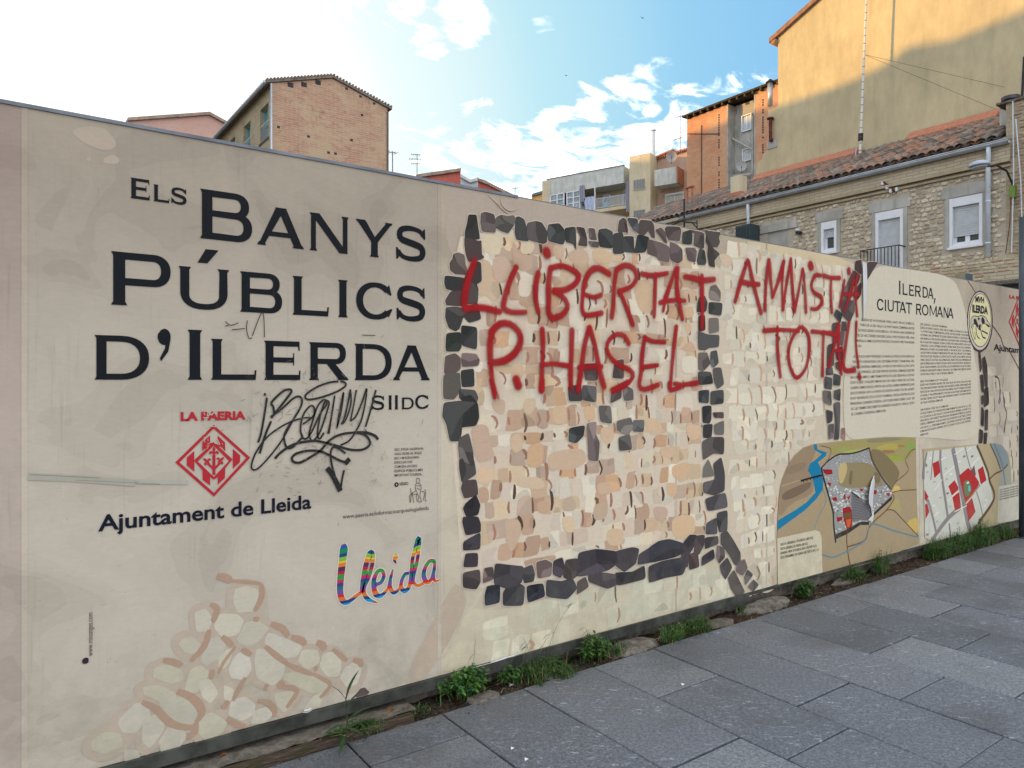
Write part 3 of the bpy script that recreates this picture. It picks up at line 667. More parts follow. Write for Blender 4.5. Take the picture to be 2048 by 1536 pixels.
# --- dark frame stones
DS = [
(K_A,[(430,205),(520,205),(540,330),(560,490),(385,490),(390,400),(410,300)],(58,58,62)),(K_A,[(385,495),(440,500),(550,540),(583,535),(585,690),(615,720),(580,745),(430,775),(400,700),(380,590)],(80,70,74)),
(K_A,[(595,180),(640,160),(740,195),(770,300),(760,405),(600,390),(590,280)],(84,76,82)),(K_A,[(790,220),(850,195),(920,215),(990,200),(1015,250),(990,320),(930,415),(850,395),(775,345),(775,270)],(82,80,84)),
(K_A,[(1035,235),(1080,225),(1130,260),(1180,420),(1185,515),(1040,495),(1020,400)],(72,74,80)),(K_A,[(1190,300),(1290,280),(1360,300),(1415,400),(1415,530),(1370,545),(1190,495),(1180,400)],(74,70,74)),
(K_A,[(240,700),(290,690),(365,710),(375,830),(400,900),(395,945),(260,940),(200,890),(195,810),(230,750)],(88,80,82)),(K_A,[(130,975),(370,1000),(380,1170),(210,1155),(140,1135),(120,1060)],(55,58,62)),
(K_A,[(510,810),(575,830),(580,1040),(530,1080),(550,1140),(535,1290),(455,1310),(380,1300),(350,1180),(380,1000),(460,850)],(62,62,66)),(K_A,[(200,1178),(352,1180),(352,1350),(150,1340),(140,1280)],(82,74,78)),
(K_B,[(130,910),(200,905),(260,920),(350,870),(375,990),(290,1015),(255,970),(225,1060),(195,1078),(150,1050),(125,980)],(66,66,70)),(K_B,[(245,1050),(355,1060),(350,1220),(245,1185),(240,1110)],(56,58,62)),
(K_B,[(125,1105),(230,1100),(235,1200),(215,1235),(125,1235)],(60,66,66)),(K_B,[(120,1280),(190,1262),(225,1290),(230,1370),(165,1420),(112,1400)],(98,88,92)),(K_B,[(250,1255),(345,1262),(375,1305),(360,1345),(250,1352),(240,1300)],(102,90,96)),
(K_B,[(240,1390),(330,1380),(335,1500),(245,1505)],(58,60,64)),(K_B,[(910,270),(985,265),(1020,300),(1035,360),(1015,415),(910,385),(902,320)],(66,70,74)),(K_B,[(1035,300),(1110,290),(1115,455),(1095,410),(1040,395),(1035,340)],(56,58,62)),
(K_B,[(1120,290),(1180,300),(1200,370),(1203,430),(1135,420),(1150,360)],(84,76,80)),(K_B,[(1215,295),(1260,300),(1275,380),(1225,375)],(92,84,88)),(K_B,[(1300,310),(1345,298),(1395,325),(1395,440),(1300,430),(1292,350)],(56,58,62)),
(K_B,[(1210,395),(1290,400),(1290,440),(1240,440)],(90,86,90)),(K_B,[(1450,240),(1480,220),(1510,260),(1512,320),(1440,320)],(86,78,82)),(K_B,[(1410,340),(1475,330),(1490,420),(1480,480),(1410,482),(1402,400)],(66,68,72)),
(K_E,[(45,140),(100,170),(130,350),(115,395),(85,350),(70,230)],(92,72,78)),(K_E,[(130,150),(290,165),(305,300),(285,375),(210,330),(150,220)],(70,72,80)),(K_E,[(350,180),(520,205),(565,270),(575,470),(530,460),(480,360),(400,430),(300,390),(310,300)],(84,76,78)),
(K_E,[(60,460),(225,460),(225,640),(250,720),(40,700)],(60,62,66)),(K_E,[(290,430),(485,480),(420,715),(250,720),(255,640)],(56,62,66)),(K_E,[(480,515),(700,580),(820,640),(815,880),(660,850),(620,790),(480,740),(465,640)],(112,100,104)),
(K_E,[(605,350),(700,310),(770,400),(780,500),(790,560),(740,540),(650,420)],(84,76,78)),(K_E,[(800,290),(1000,290),(1030,350),(1005,520),(920,515),(820,500),(770,330)],(100,88,94)),(K_E,[(1060,390),(1220,370),(1210,590),(1060,575)],(66,72,74)),
(K_E,[(1270,370),(1420,400),(1420,650),(1350,640),(1250,590)],(80,76,80)),(K_E,[(1060,390),(1200,335),(1420,395),(1400,430),(1200,375)],(88,68,72)),(K_E,[(855,560),(960,600),(1050,680),(1050,850),(980,900),(860,850)],(94,82,88)),(K_E,[(1110,650),(1260,650),(1300,710),(1270,885),(1150,850)],(112,100,106)),
(K_E,[(1350,665),(1430,700),(1460,880),(1440,935),(1320,920),(1310,850)],(72,76,76)),(K_E,[(1450,360),(1500,380),(1700,405),(1670,480),(1690,560),(1650,630),(1570,640),(1690,740),(1600,840),(1615,940),(1520,920),(1490,760),(1500,620),(1460,540),(1470,440)],(84,78,80)),
(K_G,[(345,655),(385,640),(425,700),(420,775),(340,755),(335,700)],(110,104,106)),(K_G,[(250,745),(290,740),(310,790),(300,865),(228,865),(235,790)],(62,62,66)),(K_G,[(330,790),(438,800),(430,900),(330,885)],(60,62,66)),
(K_G,[(240,905),(290,905),(295,1020),(240,1035)],(66,52,56)),(K_G,[(330,925),(405,925),(410,1030),(330,1050)],(120,114,116)),(K_G,[(240,1040),(320,1070),(410,1070),(405,1165),(330,1170),(300,1190),(245,1190)],(86,88,94)),
(K_G,[(240,1225),(310,1222),(335,1310),(280,1370),(240,1360)],(112,104,108)),(K_G,[(345,1215),(395,1205),(408,1300),(365,1345),(340,1310)],(82,84,90)),(K_G,[(240,1380),(340,1385),(360,1480),(240,1490)],(68,68,74)),(K_G,[(365,1360),(430,1350),(455,1480),(400,1520),(370,1450)],(92,90,94)),
(K_H,[(310,70),(372,65),(370,145),(312,140)],(66,70,80)),(K_H,[(388,75),(465,65),(465,145),(388,155)],(78,80,86)),(K_H,[(332,175),(388,170),(388,250),(375,275),(335,270)],(66,66,74)),(K_H,[(400,210),(466,208),(465,245),(410,240)],(92,80,84)),
(K_H,[(340,290),(395,285),(388,370),(340,365)],(60,60,66)),(K_H,[(408,290),(468,262),(468,348),(412,345)],(110,108,112)),(K_H,[(335,395),(385,370),(465,368),(462,470),(400,465),(340,505)],(98,92,98)),(K_H,[(370,510),(410,610),(335,620),(340,560)],(120,116,118)),
(K_H,[(400,545),(450,505),(470,600),(468,700),(410,730),(345,710),(345,650),(415,635)],(78,76,84)),(K_H,[(355,760),(475,725),(488,810),(370,835)],(76,74,84)),(K_H,[(430,855),(490,840),(488,960),(440,970),(425,900)],(74,74,82)),(K_H,[(360,920),(420,885),(425,980),(355,985)],(72,72,80)),
(K_H,[(455,990),(490,970),(530,1030),(570,1100),(570,1160),(540,1180),(500,1110),(455,1050)],(82,78,86)),(K_H,[(430,1060),(470,1080),(475,1130),(440,1170),(420,1130)],(98,88,94)),(K_H,[(445,1185),(490,1140),(520,1200),(480,1270),(455,1230)],(70,68,78)),
(K_H,[(560,1170),(600,1150),(620,1200),(590,1250),(548,1220)],(112,104,112)),(K_H,[(500,1270),(535,1220),(570,1290),(600,1350),(555,1392),(515,1330)],(90,82,88)),(K_H,[(600,1260),(620,1215),(655,1245),(610,1310)],(88,84,92)),(K_H,[(625,1320),(660,1280),(692,1310),(655,1355)],(104,98,108)),(K_H,[(690,1340),(730,1345),(670,1368)],(80,76,84)),
(K_C,[(90,-30),(185,-40),(190,20),(195,60),(150,120),(90,110)],(96,92,94)),(K_C,[(190,60),(280,70),(300,110),(290,145),(225,145),(190,110)],(66,66,72)),(K_C,[(95,155),(200,145),(290,150),(298,240),(280,290),(190,300),(190,375),(130,380),(110,280),(88,235)],(66,68,72)),
(K_C,[(185,380),(245,350),(270,460),(275,550),(190,500),(180,420)],(92,88,92)),(K_C,[(190,510),(270,500),(290,600),(205,650),(190,570)],(84,82,88)),(K_C,[(215,650),(290,640),(300,730),(220,750),(198,690)],(84,74,80)),(K_C,[(225,790),(290,740),(315,800),(300,860),(235,875),(215,820)],(52,50,60)),
(K_C,[(215,880),(300,875),(318,920),(315,970),(230,990),(208,910)],(58,56,66)),(K_C,[(215,1035),(318,980),(312,1080),(215,1085)],(60,58,68)),(K_C,[(225,1115),(298,1108),(298,1190),(215,1195)],(66,60,72)),(K_C,[(212,1235),(310,1218),(318,1290),(290,1335),(215,1325)],(84,76,84)),
(K_C,[(345,1205),(400,1195),(405,1270),(335,1295)],(104,92,98)),(K_C,[(420,1180),(510,1190),(590,1195),(580,1290),(500,1330),(415,1300)],(62,60,70)),(K_C,[(590,1215),(650,1185),(668,1240),(655,1285),(600,1295)],(66,66,74)),(K_C,[(365,1320),(440,1310),(440,1420),(350,1440),(348,1380)],(44,50,70)),
(K_C,[(470,1360),(520,1290),(600,1320),(590,1435),(470,1435)],(60,60,70)),(K_C,[(620,1320),(715,1305),(730,1380),(625,1420)],(48,50,66)),(K_C,[(680,1170),(735,1152),(775,1170),(770,1250),(690,1265)],(106,94,100)),(K_C,[(790,1160),(845,1140),(860,1220),(830,1260),(785,1240)],(62,56,70)),
(K_C,[(865,1155),(940,1145),(950,1240),(900,1275),(850,1260)],(86,78,86)),(K_C,[(750,1280),(840,1290),(900,1270),(930,1330),(870,1395),(750,1380)],(70,70,82)),(K_C,[(960,1110),(1060,1090),(1180,1100),(1190,1170),(1130,1215),(1020,1240),(945,1250)],(66,62,76)),
(K_C,[(1020,1250),(1100,1235),(1190,1250),(1200,1300),(1130,1330),(1020,1290)],(76,72,82)),(K_C,[(940,1290),(990,1260),(1010,1320),(940,1370)],(88,78,84)),(K_C,[(1185,1100),(1290,1075),(1330,1085),(1310,1170),(1240,1220),(1185,1180)],(72,68,80)),(K_C,[(1190,1230),(1290,1230),(1360,1190),(1370,1270),(1200,1310)],(58,58,74)),
(K_C,[(1335,1115),(1430,1060),(1432,1160),(1330,1180)],(74,74,88)),(K_H,[(0,1075),(60,1035),(120,1022),(200,1045),(210,1100),(150,1130),(0,1165)],(62,62,78)),(K_H,[(0,1190),(80,1160),(190,1140),(230,1160),(200,1240),(100,1260),(0,1290)],(60,60,74)),(K_H,[(205,1050),(250,1000),(290,1000),(280,1060),(245,1120),(240,1190),(195,1170)],(70,66,78)),
(K_H,[(245,1120),(300,1100),(310,1190),(250,1210)],(90,76,82)),(K_H,[(290,1000),(345,995),(340,1060),(310,1110),(280,1100)],(88,80,88)),(K_H,[(350,1010),(430,1000),(430,1050),(350,1080)],(86,82,90)),(K_H,[(330,1130),(400,1085),(410,1140),(330,1185)],(66,64,76)),
(K_B,[(1175,1340),(1285,1340),(1280,1460),(1190,1455)],(78,74,78)),(K_B,[(1420,1320),(1480,1305),(1480,1440),(1400,1440)],(88,82,86)),(K_C,[(885,40),(960,35),(970,130),(890,130)],(70,70,76)),(K_C,[(975,40),(1060,42),(1055,140),(975,125)],(88,86,94)),(K_C,[(1160,60),(1220,35),(1220,115),(1155,145)],(84,80,86)),(K_C,[(1230,30),(1295,60),(1298,125),(1240,130)],(100,98,104)),
(K_C,[(1080,170),(1150,168),(1160,275),(1088,262)],(98,96,100)),(K_C,[(1195,265),(1280,245),(1295,300),(1260,350),(1195,320)],(108,104,108)),(K_C,[(1300,260),(1365,260),(1360,330),(1295,325)],(92,92,98)),(K_C,[(890,310),(985,295),(975,360),(930,402),(890,390)],(66,70,76)),
(K_C,[(1005,290),(1060,280),(1055,350),(1078,400),(1070,510),(1015,500),(1010,390)],(118,106,114)),(K_C,[(1205,370),(1275,350),(1288,440),(1210,450)],(104,102,106)),
(K_D,[(345,90),(390,80),(390,190),(340,150)],(70,56,60)),(K_D,[(435,95),(515,100),(480,150),(430,240)],(76,66,72)),(K_D,[(330,160),(380,200),(360,260),(310,290),(280,260)],(84,50,54)),(K_D,[(245,300),(300,250),(330,290),(300,400),(230,400)],(92,80,84)),(K_D,[(330,320),(388,250),(385,340),(345,400)],(84,56,60)),
(K_D,[(230,405),(330,390),(335,470),(300,550),(245,500)],(80,72,78)),(K_D,[(180,500),(200,455),(245,490),(225,560)],(66,68,74)),(K_D,[(240,550),(275,555),(275,620),(235,625)],(76,74,80)),(K_D,[(165,570),(225,560),(200,690),(170,730)],(98,90,94)),(K_D,[(225,630),(262,625),(245,740),(190,700)],(104,90,94)),
(K_D,[(130,740),(180,720),(180,880),(125,900)],(92,86,92)),(K_D,[(190,770),(245,740),(245,845),(200,840)],(84,66,72)),(K_D,[(120,905),(165,900),(175,955),(120,960)],(76,76,84)),(K_D,[(190,870),(240,850),(240,940),(195,910)],(84,66,72)),(K_D,[(110,975),(165,985),(160,1070),(108,1060)],(84,84,90)),
(K_D,[(180,950),(230,970),(225,1040),(175,1035)],(76,76,84)),(K_D,[(95,1085),(155,1085),(160,1190),(100,1170)],(112,106,110)),(K_D,[(180,1080),(230,1070),(225,1160),(180,1140)],(84,84,90)),(K_D,[(180,1190),(228,1180),(220,1440),(180,1440),(190,1330)],(76,74,82)),(K_D,[(120,1230),(170,1245),(165,1310),(130,1330)],(80,78,86)),
(K_D,[(135,1345),(180,1340),(175,1440),(140,1450)],(94,90,96)),(K_D,[(240,1370),(265,1370),(265,1460),(235,1440)],(140,110,112)),
(K_F,[(160,412),(170,412),(178,500),(168,520)],(74,62,64)),(K_F,[(180,455),(195,440),(208,490),(210,600),(195,600)],(60,54,60)),(K_F,[(168,545),(186,540),(190,640),(176,630)],(66,58,62)),(K_F,[(192,620),(214,610),(218,700),(190,720)],(62,56,62)),(K_F,[(174,660),(188,655),(190,700),(178,710)],(74,66,70)),(K_F,[(176,725),(190,740),(188,830),(172,820)],(60,54,60)),
(K_F,[(196,745),(214,740),(212,850),(195,850)],(66,60,66)),(K_F,[(165,850),(185,860),(180,925),(162,925)],(64,56,62)),(K_F,[(190,870),(210,870),(205,930),(188,930)],(74,66,72)),
]
halo = Print(3); dk = Print(5); tone = Print(6); rr = random.Random(21)
for kf, pts, c in DS:
    w = [kf(*p) for p in pts]; cx = sum(p[0] for p in w)/len(w); cz = sum(p[1] for p in w)/len(w)
    w = [(cx+(p[0]-cx)*1.12, cz+(p[1]-cz)*1.12) for p in w]; c = (c[0]*.96, c[1]*.93, c[2]*.86)
    sm_ = smooth(smooth(wob(w, .0025, rr), 1, cut=.11), 1, cut=.2)
    halo.poly([(cx+(p[0]-cx)*(1+.0055/max(.02, math.hypot(p[0]-cx, p[1]-cz))), cz+(p[1]-cz)*(1+.0055/max(.02, math.hypot(p[0]-cx, p[1]-cz)))) for p in sm_], col(196, 182, 168))
    dk.poly(sm_, col(*c, 1.0))
    for _ in range(rr.choice([0, 1, 1, 2])):
        s_ = rr.uniform(.3, .6); ox, oz = rr.uniform(-.018, .018), rr.uniform(-.018, .018); v_ = rr.choice([.78, 1.2, 1.3, .85])
        n_w = len(sm_); i0 = rr.randrange(n_w); kx = rr.randint(max(3, n_w//4), max(4, n_w//2))
        b = [(cx+(sm_[(i0+i) % n_w][0]-cx)*.97, cz+(sm_[(i0+i) % n_w][1]-cz)*.97) for i in range(kx+1)]
        mx_ = (cx+ox*.7, cz+oz*.7); b = b+[((b[-1][0]+mx_[0])/2+rr.uniform(-.008, .008), (b[-1][1]+mx_[1])/2), mx_, ((b[0][0]+mx_[0])/2, (b[0][1]+mx_[1])/2+rr.uniform(-.008, .008))]
        tone.poly(smooth(smooth(b, 2), 1, cut=.25), col(c[0]*v_, c[1]*v_, c[2]*v_))
    st_ = Print(5); st_.mb.v = halo.mb.v+dk.mb.v+tone.mb.v; o1, o2 = len(halo.mb.v), len(halo.mb.v)+len(dk.mb.v)
    st_.mb.f = halo.mb.f+[tuple(i+o1 for i in f) for f in dk.mb.f]+[tuple(i+o2 for i in f) for f in tone.mb.f]; st_.mb.c = halo.mb.c+dk.mb.c+tone.mb.c; st_.mb.mi = [0]*len(st_.mb.f)
    st_.put('printed_stone'); halo.mb = MB(); dk.mb = MB(); tone.mb = MB()


# right-hand end: cream stones, crack lines
zr = [K_F(*p) for p in [(215, 470), (245, 480), (330, 640), (400, 690), (400, 1150), (340, 1160), (330, 1040), (290, 930), (215, 925)]]
tess(zr, .16, .13, [(205, 190, 170), (200, 186, 168), (196, 184, 172)], 9, .8, .85, .75, (92, 72, 66), .1).put('mosaic_tesserae', kind='stuff')
ln = Print(2)
for pts, w, c in (([(98,0),(125,40),(150,80)], .012, (120, 96, 82)), ([(238,255),(290,330),(300,370),(340,410),(400,520),(412,530)], .016, (104, 84, 76)),
                ([(255,550),(275,560),(285,640),(275,700)], .02, (92, 72, 68)), ([(300,640),(310,720),(322,760),(310,830)], .018, (96, 84, 84))):
    ln.ribbon(cat([K_F(*p) for p in pts], .03), w, col(*c)); ln.put('printed_line'); ln.mb = MB()
for pts, w, c in (([(1722,540),(1726,600),(1724,720)],.004,(160,150,140)),):
    ln.ribbon(cat([K_X(*p) for p in pts], .03), w, col(*c)); ln.put('printed_line'); ln.mb = MB()


# --- text panel "ciutat romana": a clean beige shape over the artwork
tp = Print(4)
shape = [(1700, 640), (1716, 590), (1738, 550), (1755, 531), (1800, 536), (1905, 552), (1925, 600), (1945, 690), (1955, 760), (1958, 830), (1950, 884), (1830, 872), (1692, 888), (1685, 820), (1688, 740)]
tp.poly(smooth([wp(*p) for p in shape], 2), col(204, 194, 177))
tp.put('text_field')
# ---------------------------------------------------------------- lettering
# wide capitals with small flared serifs: each glyph in a box of height 1 and width W
def arc(cx, cy, rx, ry, a0, a1, n=18, p=2.25):
    o = []
    for i in range(n+1):
        t = math.radians(a0+(a1-a0)*i/n); c, s = math.cos(t), math.sin(t)
        o.append((cx+rx*math.copysign(abs(c)**(2/p), c), cy+ry*math.copysign(abs(s)**(2/p), s)))
    return o
def serif(x0, x1, y, up, s=.035):             # a thin flared foot under/over a stem x0..x1
    h = s*1.5*up
    return [(x0-s, y), (x1+s, y), (x1+s*.7, y+h*.45), (x1, y+h*1.3), (x0, y+h*1.3), (x0-s*.7, y+h*.45)]
def rib(pts, ws):
    P = [Vector(p) for p in pts]; L = []; R = []
    for i, p in enumerate(P):
        d = (P[min(i+1, len(P)-1)]-P[max(i-1, 0)]).normalized(); nn = Vector((-d.y, d.x))*ws[i]/2
        L.append((p.x+nn.x, p.y+nn.y)); R.append((p.x-nn.x, p.y-nn.y))
    return L, R
def glyph(ch, W, t=.19, th=.135):
    """list of pieces; a piece is a list of loops"""
    pc = []
    if ch in 'IL' or ch in 'BPRDEN': x0 = .035
    if ch == 'I':
        pc += [[[(W/2-t/2, .0), (W/2+t/2, 0), (W/2+t/2, 1), (W/2-t/2, 1)]], [serif(W/2-t/2, W/2+t/2, 0, 1)], [serif(W/2-t/2, W/2+t/2, 1, -1)]]
    elif ch == 'L':
        pc += [[[(x0, 0), (x0+t, 0), (x0+t, 1), (x0, 1)]], [serif(x0, x0+t, 1, -1)], [serif(x0, x0+t, 0, 1)], [[(x0, 0), (W, 0), (W+.02, .25), (W-.025, .24), (W-.03, th), (x0+t*.5, th), (x0, th)]]]
    elif ch == 'E':
        pc += [[[(x0, 0), (x0+t, 0), (x0+t, 1), (x0, 1)]], [serif(x0, x0+t, 1, -1)], [serif(x0, x0+t, 0, 1)],
               [[(x0, 0), (W, 0), (W+.01, .25), (W-.03, .24), (W-.035, th), (x0, th)]], [[(x0, 1), (W-.02, 1), (W-.01, .76), (W-.045, .77), (W-.055, 1-th), (x0, 1-th)]],
               [[(x0, .45), (W*.80, .45), (W*.80, .38), (W*.83, .38), (W*.83, .70), (W*.80, .70), (W*.80, .58), (x0, .58)]]]
    elif ch in 'PR':
        cy = .69 if ch == 'P' else .715; h = 1-cy; pc += [[[(x0, 0), (x0+t, 0), (x0+t, 1), (x0, 1)]], [serif(x0, x0+t, 0, 1)], [serif(x0, x0+t, 1, -1)]]
        WW = W if ch == 'P' else W*.94; rx = min(h*1.0, WW*.45)
        out = [(x0, 1-2*h)]+arc(WW-rx, cy, rx, h, -90, 90)+[(x0, 1)]; hh = h-th; r2 = rx-t*.85
        inn = [(x0+t, 1-2*h+th)]+arc(WW-rx, cy, r2, hh, -90, 90)+[(x0+t, 1-th)]
        pc += [[out, inn]]
        if ch == 'R': pc += [[[(W*.42, .46), (W*.62, .49), (W*.99, .03), (W*.74, .03)]], [[(W*.72, 0), (W+.01, 0), (W-.01, .05), (W*.95, .09), (W*.74, .07)]]]
    elif ch == 'B':
        pc += [[serif(x0, x0+t, 0, 1)], [serif(x0, x0+t, 1, -1)]]
        h1 = .265; c1 = 1-h1; h2 = .5-h1+.0+.0; h2 = (1-2*h1+th*.9)/2; c2 = h2; W1 = W*.94; r1 = .30*min(1, W); r2 = .33*min(1, W)
        out1 = [(x0, 1-2*h1)]+arc(W1-r1, c1, r1, h1, -90, 90)+[(x0, 1)]; in1 = [(x0+t, 1-2*h1+th*.9)]+arc(W1-r1, c1, r1-t*.85, h1-th*.93, -90, 90)+[(x0+t, 1-th)]
        out2 = [(x0, 0)]+arc(W-r2, c2, r2, h2, -90, 90)+[(x0, 2*h2)]; in2 = [(x0+t, th)]+arc(W-r2, c2, r2-t*.88, h2-th*.95, -90, 90)+[(x0+t, 2*h2-th*.9)]
        pc += [[out1, in1], [out2, in2]]
    elif ch == 'D':
        pc += [[serif(x0, x0+t, 0, 1)], [serif(x0, x0+t, 1, -1)]]; rx = W*.52
        pc += [[[(x0, 0)]+arc(W-rx, .5, rx, .5, -90, 90)+[(x0, 1)], [(x0+t, th)]+arc(W-rx, .5, rx-t*.95, .5-th, -90, 90)+[(x0+t, 1-th)]]]
    elif ch == 'U':
        rx = (W-.07)/2; a = arc(W/2, .40, rx-t/2+.0, .40-th/2, 180, 360, 20, 2.4)
        pts = [(a[0][0], 1)]+a+[(a[-1][0], 1)]; ws = [t]+[t*(1-k)+th*k for k in [math.sin(math.pi*i/20) for i in range(21)]]+[t*.9]
        L, R = rib(pts, ws); pc += [[L+R[::-1]]]
        for p in (pts[0][0], pts[-1][0]): pc += [[serif(p-t/2, p+t/2, 1, -1)]]
    elif ch == 'C':
        a = arc(W*.53, .5, W*.53-t/2, .5-th/2+.01, 42, 318, 34, 2.1); ws = [th+(t-th)*abs(math.cos(math.radians(42+276*i/34)))**1.3 for i in range(35)]
        L, R = rib(a, ws); pc += [[L+R[::-1]]]
        x, y = a[0]; pc += [[[(x-.07, y-.02), (x+.10, y-.13), (x+.13, y-.11), (x+.06, y+.17), (x+.03, y+.14)]]]
        x, y = a[-1]; pc += [[[(x-.07, y+.02), (x+.12, y+.11), (x+.16, y+.10), (x+.05, y-.13), (x+.02, y-.10)]]]
    elif ch == 'S':
        sp = [(.90, .76), (.80, .875), (.60, .93), (.36, .93), (.17, .86), (.125, .72), (.19, .60), (.42, .535), (.62, .49), (.82, .42), (.885, .28), (.82, .13), (.62, .07), (.38, .07), (.19, .13), (.08, .26)]
        sp = cat([(x*W, y) for x, y in sp], .05); L_ = len(sp)
        ws = [th*.95+(t*1.02-th)*max(0, math.sin(math.pi*(i/(L_-1)-.12)/.76)) if .12 < i/(L_-1) < .88 else th*.95 for i in range(L_)]
        L, R = rib(sp, ws); pc += [[L+R[::-1]]]
        pc += [[[(.80*W, .80), (.93*W, .66), (.97*W, .67), (.955*W, .97), (.92*W, .96)]], [[(.18*W, .19), (.05*W, .36), (.01*W, .35), (.02*W, .02), (.06*W, .03)]]]
    elif ch == 'A':
        m_ = W/2; pc += [[[(m_-.13, 1), (m_+.13, 1), (W*.985, .03), (W*.985-t*1.12, .03), (m_-.005, .80), (W*.015+th*1.05, .03), (W*.015, .03)]]]
        pc += [[[(W*.24, .25), (W*.76, .25), (W*.71, .37), (W*.29, .37)]], [serif(.02, .02+th, 0, 1, .045)], [serif(W-.02-t*1.1, W-.02, 0, 1, .04)], [serif(m_-.12, m_+.12, 1, -1, .03)]]
    elif ch == 'N':
        pc += [[[(.05, 0), (.05+th*.98, 0), (.05+th*.98, .93), (.05, .93)]], [[(W-.05-th*.98, .05), (W-.05, 0), (W-.05, 1), (W-.05-th*.98, 1)]], [[(.03, 1), (.05+t*1.15, 1), (W-.04, .0), (W-.05-t*1.15, 0)]],
               [serif(.05, .05+th, 0, 1)], [serif(.05, .05+t, 1, -1)], [serif(W-.05-th, W-.05, 1, -1)]]
    elif ch == 'Y':
        m_ = W/2; pc += [[[(m_-t/2, 0), (m_+t/2, 0), (m_+t/2, .45), (m_-t/2, .45)]], [[(.03, .98), (.03+t*1.35, .98), (m_+.05, .50), (m_+t/2, .42), (m_-t/2, .42)]], [[(W-.03, .98), (W-.04-th*1.2, .98), (m_-.02, .52), (m_-t/2+.02, .42), (m_+t/2, .42)]],
               [serif(m_-t/2, m_+t/2, 0, 1)], [serif(.04, .04+t*1.1, 1, -1)], [serif(W-.04-th*1.2, W-.04, 1, -1)]]
    elif ch == 'O':
        pc += [[arc(W/2, .5, W/2, .515, 0, 360, 36, 2.1)[:-1], arc(W/2, .5, W/2-t*.95, .515-th, 0, 360, 36, 2.05)[:-1]]]
    elif ch == 'T':
        m_ = W/2; pc += [[[(m_-t/2, 0), (m_+t/2, 0), (m_+t/2, .95), (m_-t/2, .95)]], [serif(m_-t/2, m_+t/2, 0, 1)], [[(0, 1), (W, 1), (W+.02, .74), (W-.02, .75), (W-.04, 1-th), (.04, 1-th), (.02, .75), (-.02, .74)]]]
    elif ch == 'M':
        m_ = W/2; pc += [[[(.05, 0), (.05+th, 0), (.05+th, 1), (.05, 1)]], [[(W-.05-t, 0), (W-.05, 0), (W-.05, 1), (W-.05-t, 1)]], [[(.05, 1), (.05+t*1.2, 1), (m_+.06, .12), (m_-.06, .12)]], [[(W-.05, 1), (W-.05-t*.9, 1), (m_-.05, .12), (m_+.05, .12)]],
               [serif(.05, .05+th, 0, 1)], [serif(W-.05-t, W-.05, 0, 1)], [serif(.05, .05+th, 1, -1)], [serif(W-.05-t, W-.05, 1, -1)]]
    elif ch == "'":
        pc += [[arc(W*.52, .84, W*.45, .16, -200, 90, 20, 2)+[(W*.3, .97)]], [[(W*.92, .92), (W*.97, .80), (W*.80, .55), (W*.30, .36), (W*.22, .42), (W*.58, .62), (W*.62, .80)]]]
    elif ch == 'a':                            # the acute
        pc += [[[(0, 0), (.46*W, 0), (W, 1), (.38*W, 1)]]]
    return pc
INK = col(24, 27, 32)
def letter(ch, u0, u1, z0, h, layer=3, c=INK, parent=None, name='letter', t=None, th=None):
    W = (u1-u0)/h; p = Print(layer)
    # thinner strokes when a small capital is set
    for loops in glyph(ch, W, t or .20, th or .135):
        p.poly([[(u0+x*h, z0+y*h) for x, y in lp] for lp in loops], c)
    return p
def word(spec, py_ref, px_ref, cap_px, small=.833, c=INK, layer=3):
    """spec: (char, left px, right px, big?) with one baseline; px_ref/py_ref: a baseline pixel, cap_px: top of a big capital there"""
    _, zb = wp(px_ref, py_ref); _, zt = wp(px_ref, cap_px); H = zt-zb
    for ch, a, b, bigc in spec:
        u0 = wp(a, py_ref)[0]; u1 = wp(b, py_ref)[0]; h = H if bigc else H*small
        letter(ch, u0, u1, zb, h, c=c, layer=layer).put('letter', M_text, panel_of((u0+u1)/2))
    return zb, H
word([('E', 261, 299, 1), ('L', 307, 338, 0), ('S', 342, 373, 0)], 396, 261, 355)
word([('B', 400, 504, 1), ('A', 516, 606, 0), ('N', 618, 698, 0), ('Y', 711, 785, 0), ('S', 791, 852, 0)], 476, 400, 377)
zb, H = word([('P', 222, 341, 1), ('U', 357, 458, 0), ('B', 480, 564, 0), ('L', 585, 656, 0), ('I', 674, 697, 0), ('C', 712, 784, 0), ('S', 792, 851, 0)], 609, 222, 502)
u0, z0 = wp(395, 525); u1, z1 = wp(437, 501); letter('a', u0, u1, z0, z1-z0).put('letter', M_text, panel_of(u0))
word([('D', 189, 298, 0), ("'", 313, 342, 1), ('I', 372, 407, 1), ('L', 422, 511, 0), ('E', 528, 600, 0), ('R', 618, 696, 0), ('D', 709, 783, 0), ('A', 787, 858, 0)], 759.5, 372, 659)
word([('S', 742.5, 768.5, 1), ('I', 776, 784, 1), ('I', 788, 797, 1), ('D', 803, 827, 0), ('C', 830, 857, 1)], 820, 743, 791)
word([('I', 1795, 1802, 1), ('L', 1804, 1814, 0), ('E', 1817, 1827, 0), ('R', 1829, 1841, 0), ('D', 1844, 1855, 0), ('A', 1855, 1866, 0)], 588, 1795, 561, layer=5.5)
cm_ = Print(5.5); cm_.poly([wp(*p) for p in ((1868, 596), (1870.5, 597), (1868, 608), (1866.5, 607))], INK); cm_.put('letter', M_text, panels[6])
word([('C', 1753, 1766, 1), ('I', 1768, 1772, 1), ('U', 1774, 1787, 1), ('T', 1788, 1800, 1), ('A', 1798, 1811, 1), ('T', 1811, 1823, 1), ('R', 1831, 1842, 1), ('O', 1843, 1856, 1), ('M', 1858, 1873, 1), ('A', 1873, 1885, 1), ('N', 1886, 1896, 1), ('A', 1895, 1906, 1)], 620, 1753, 597, layer=5.5)

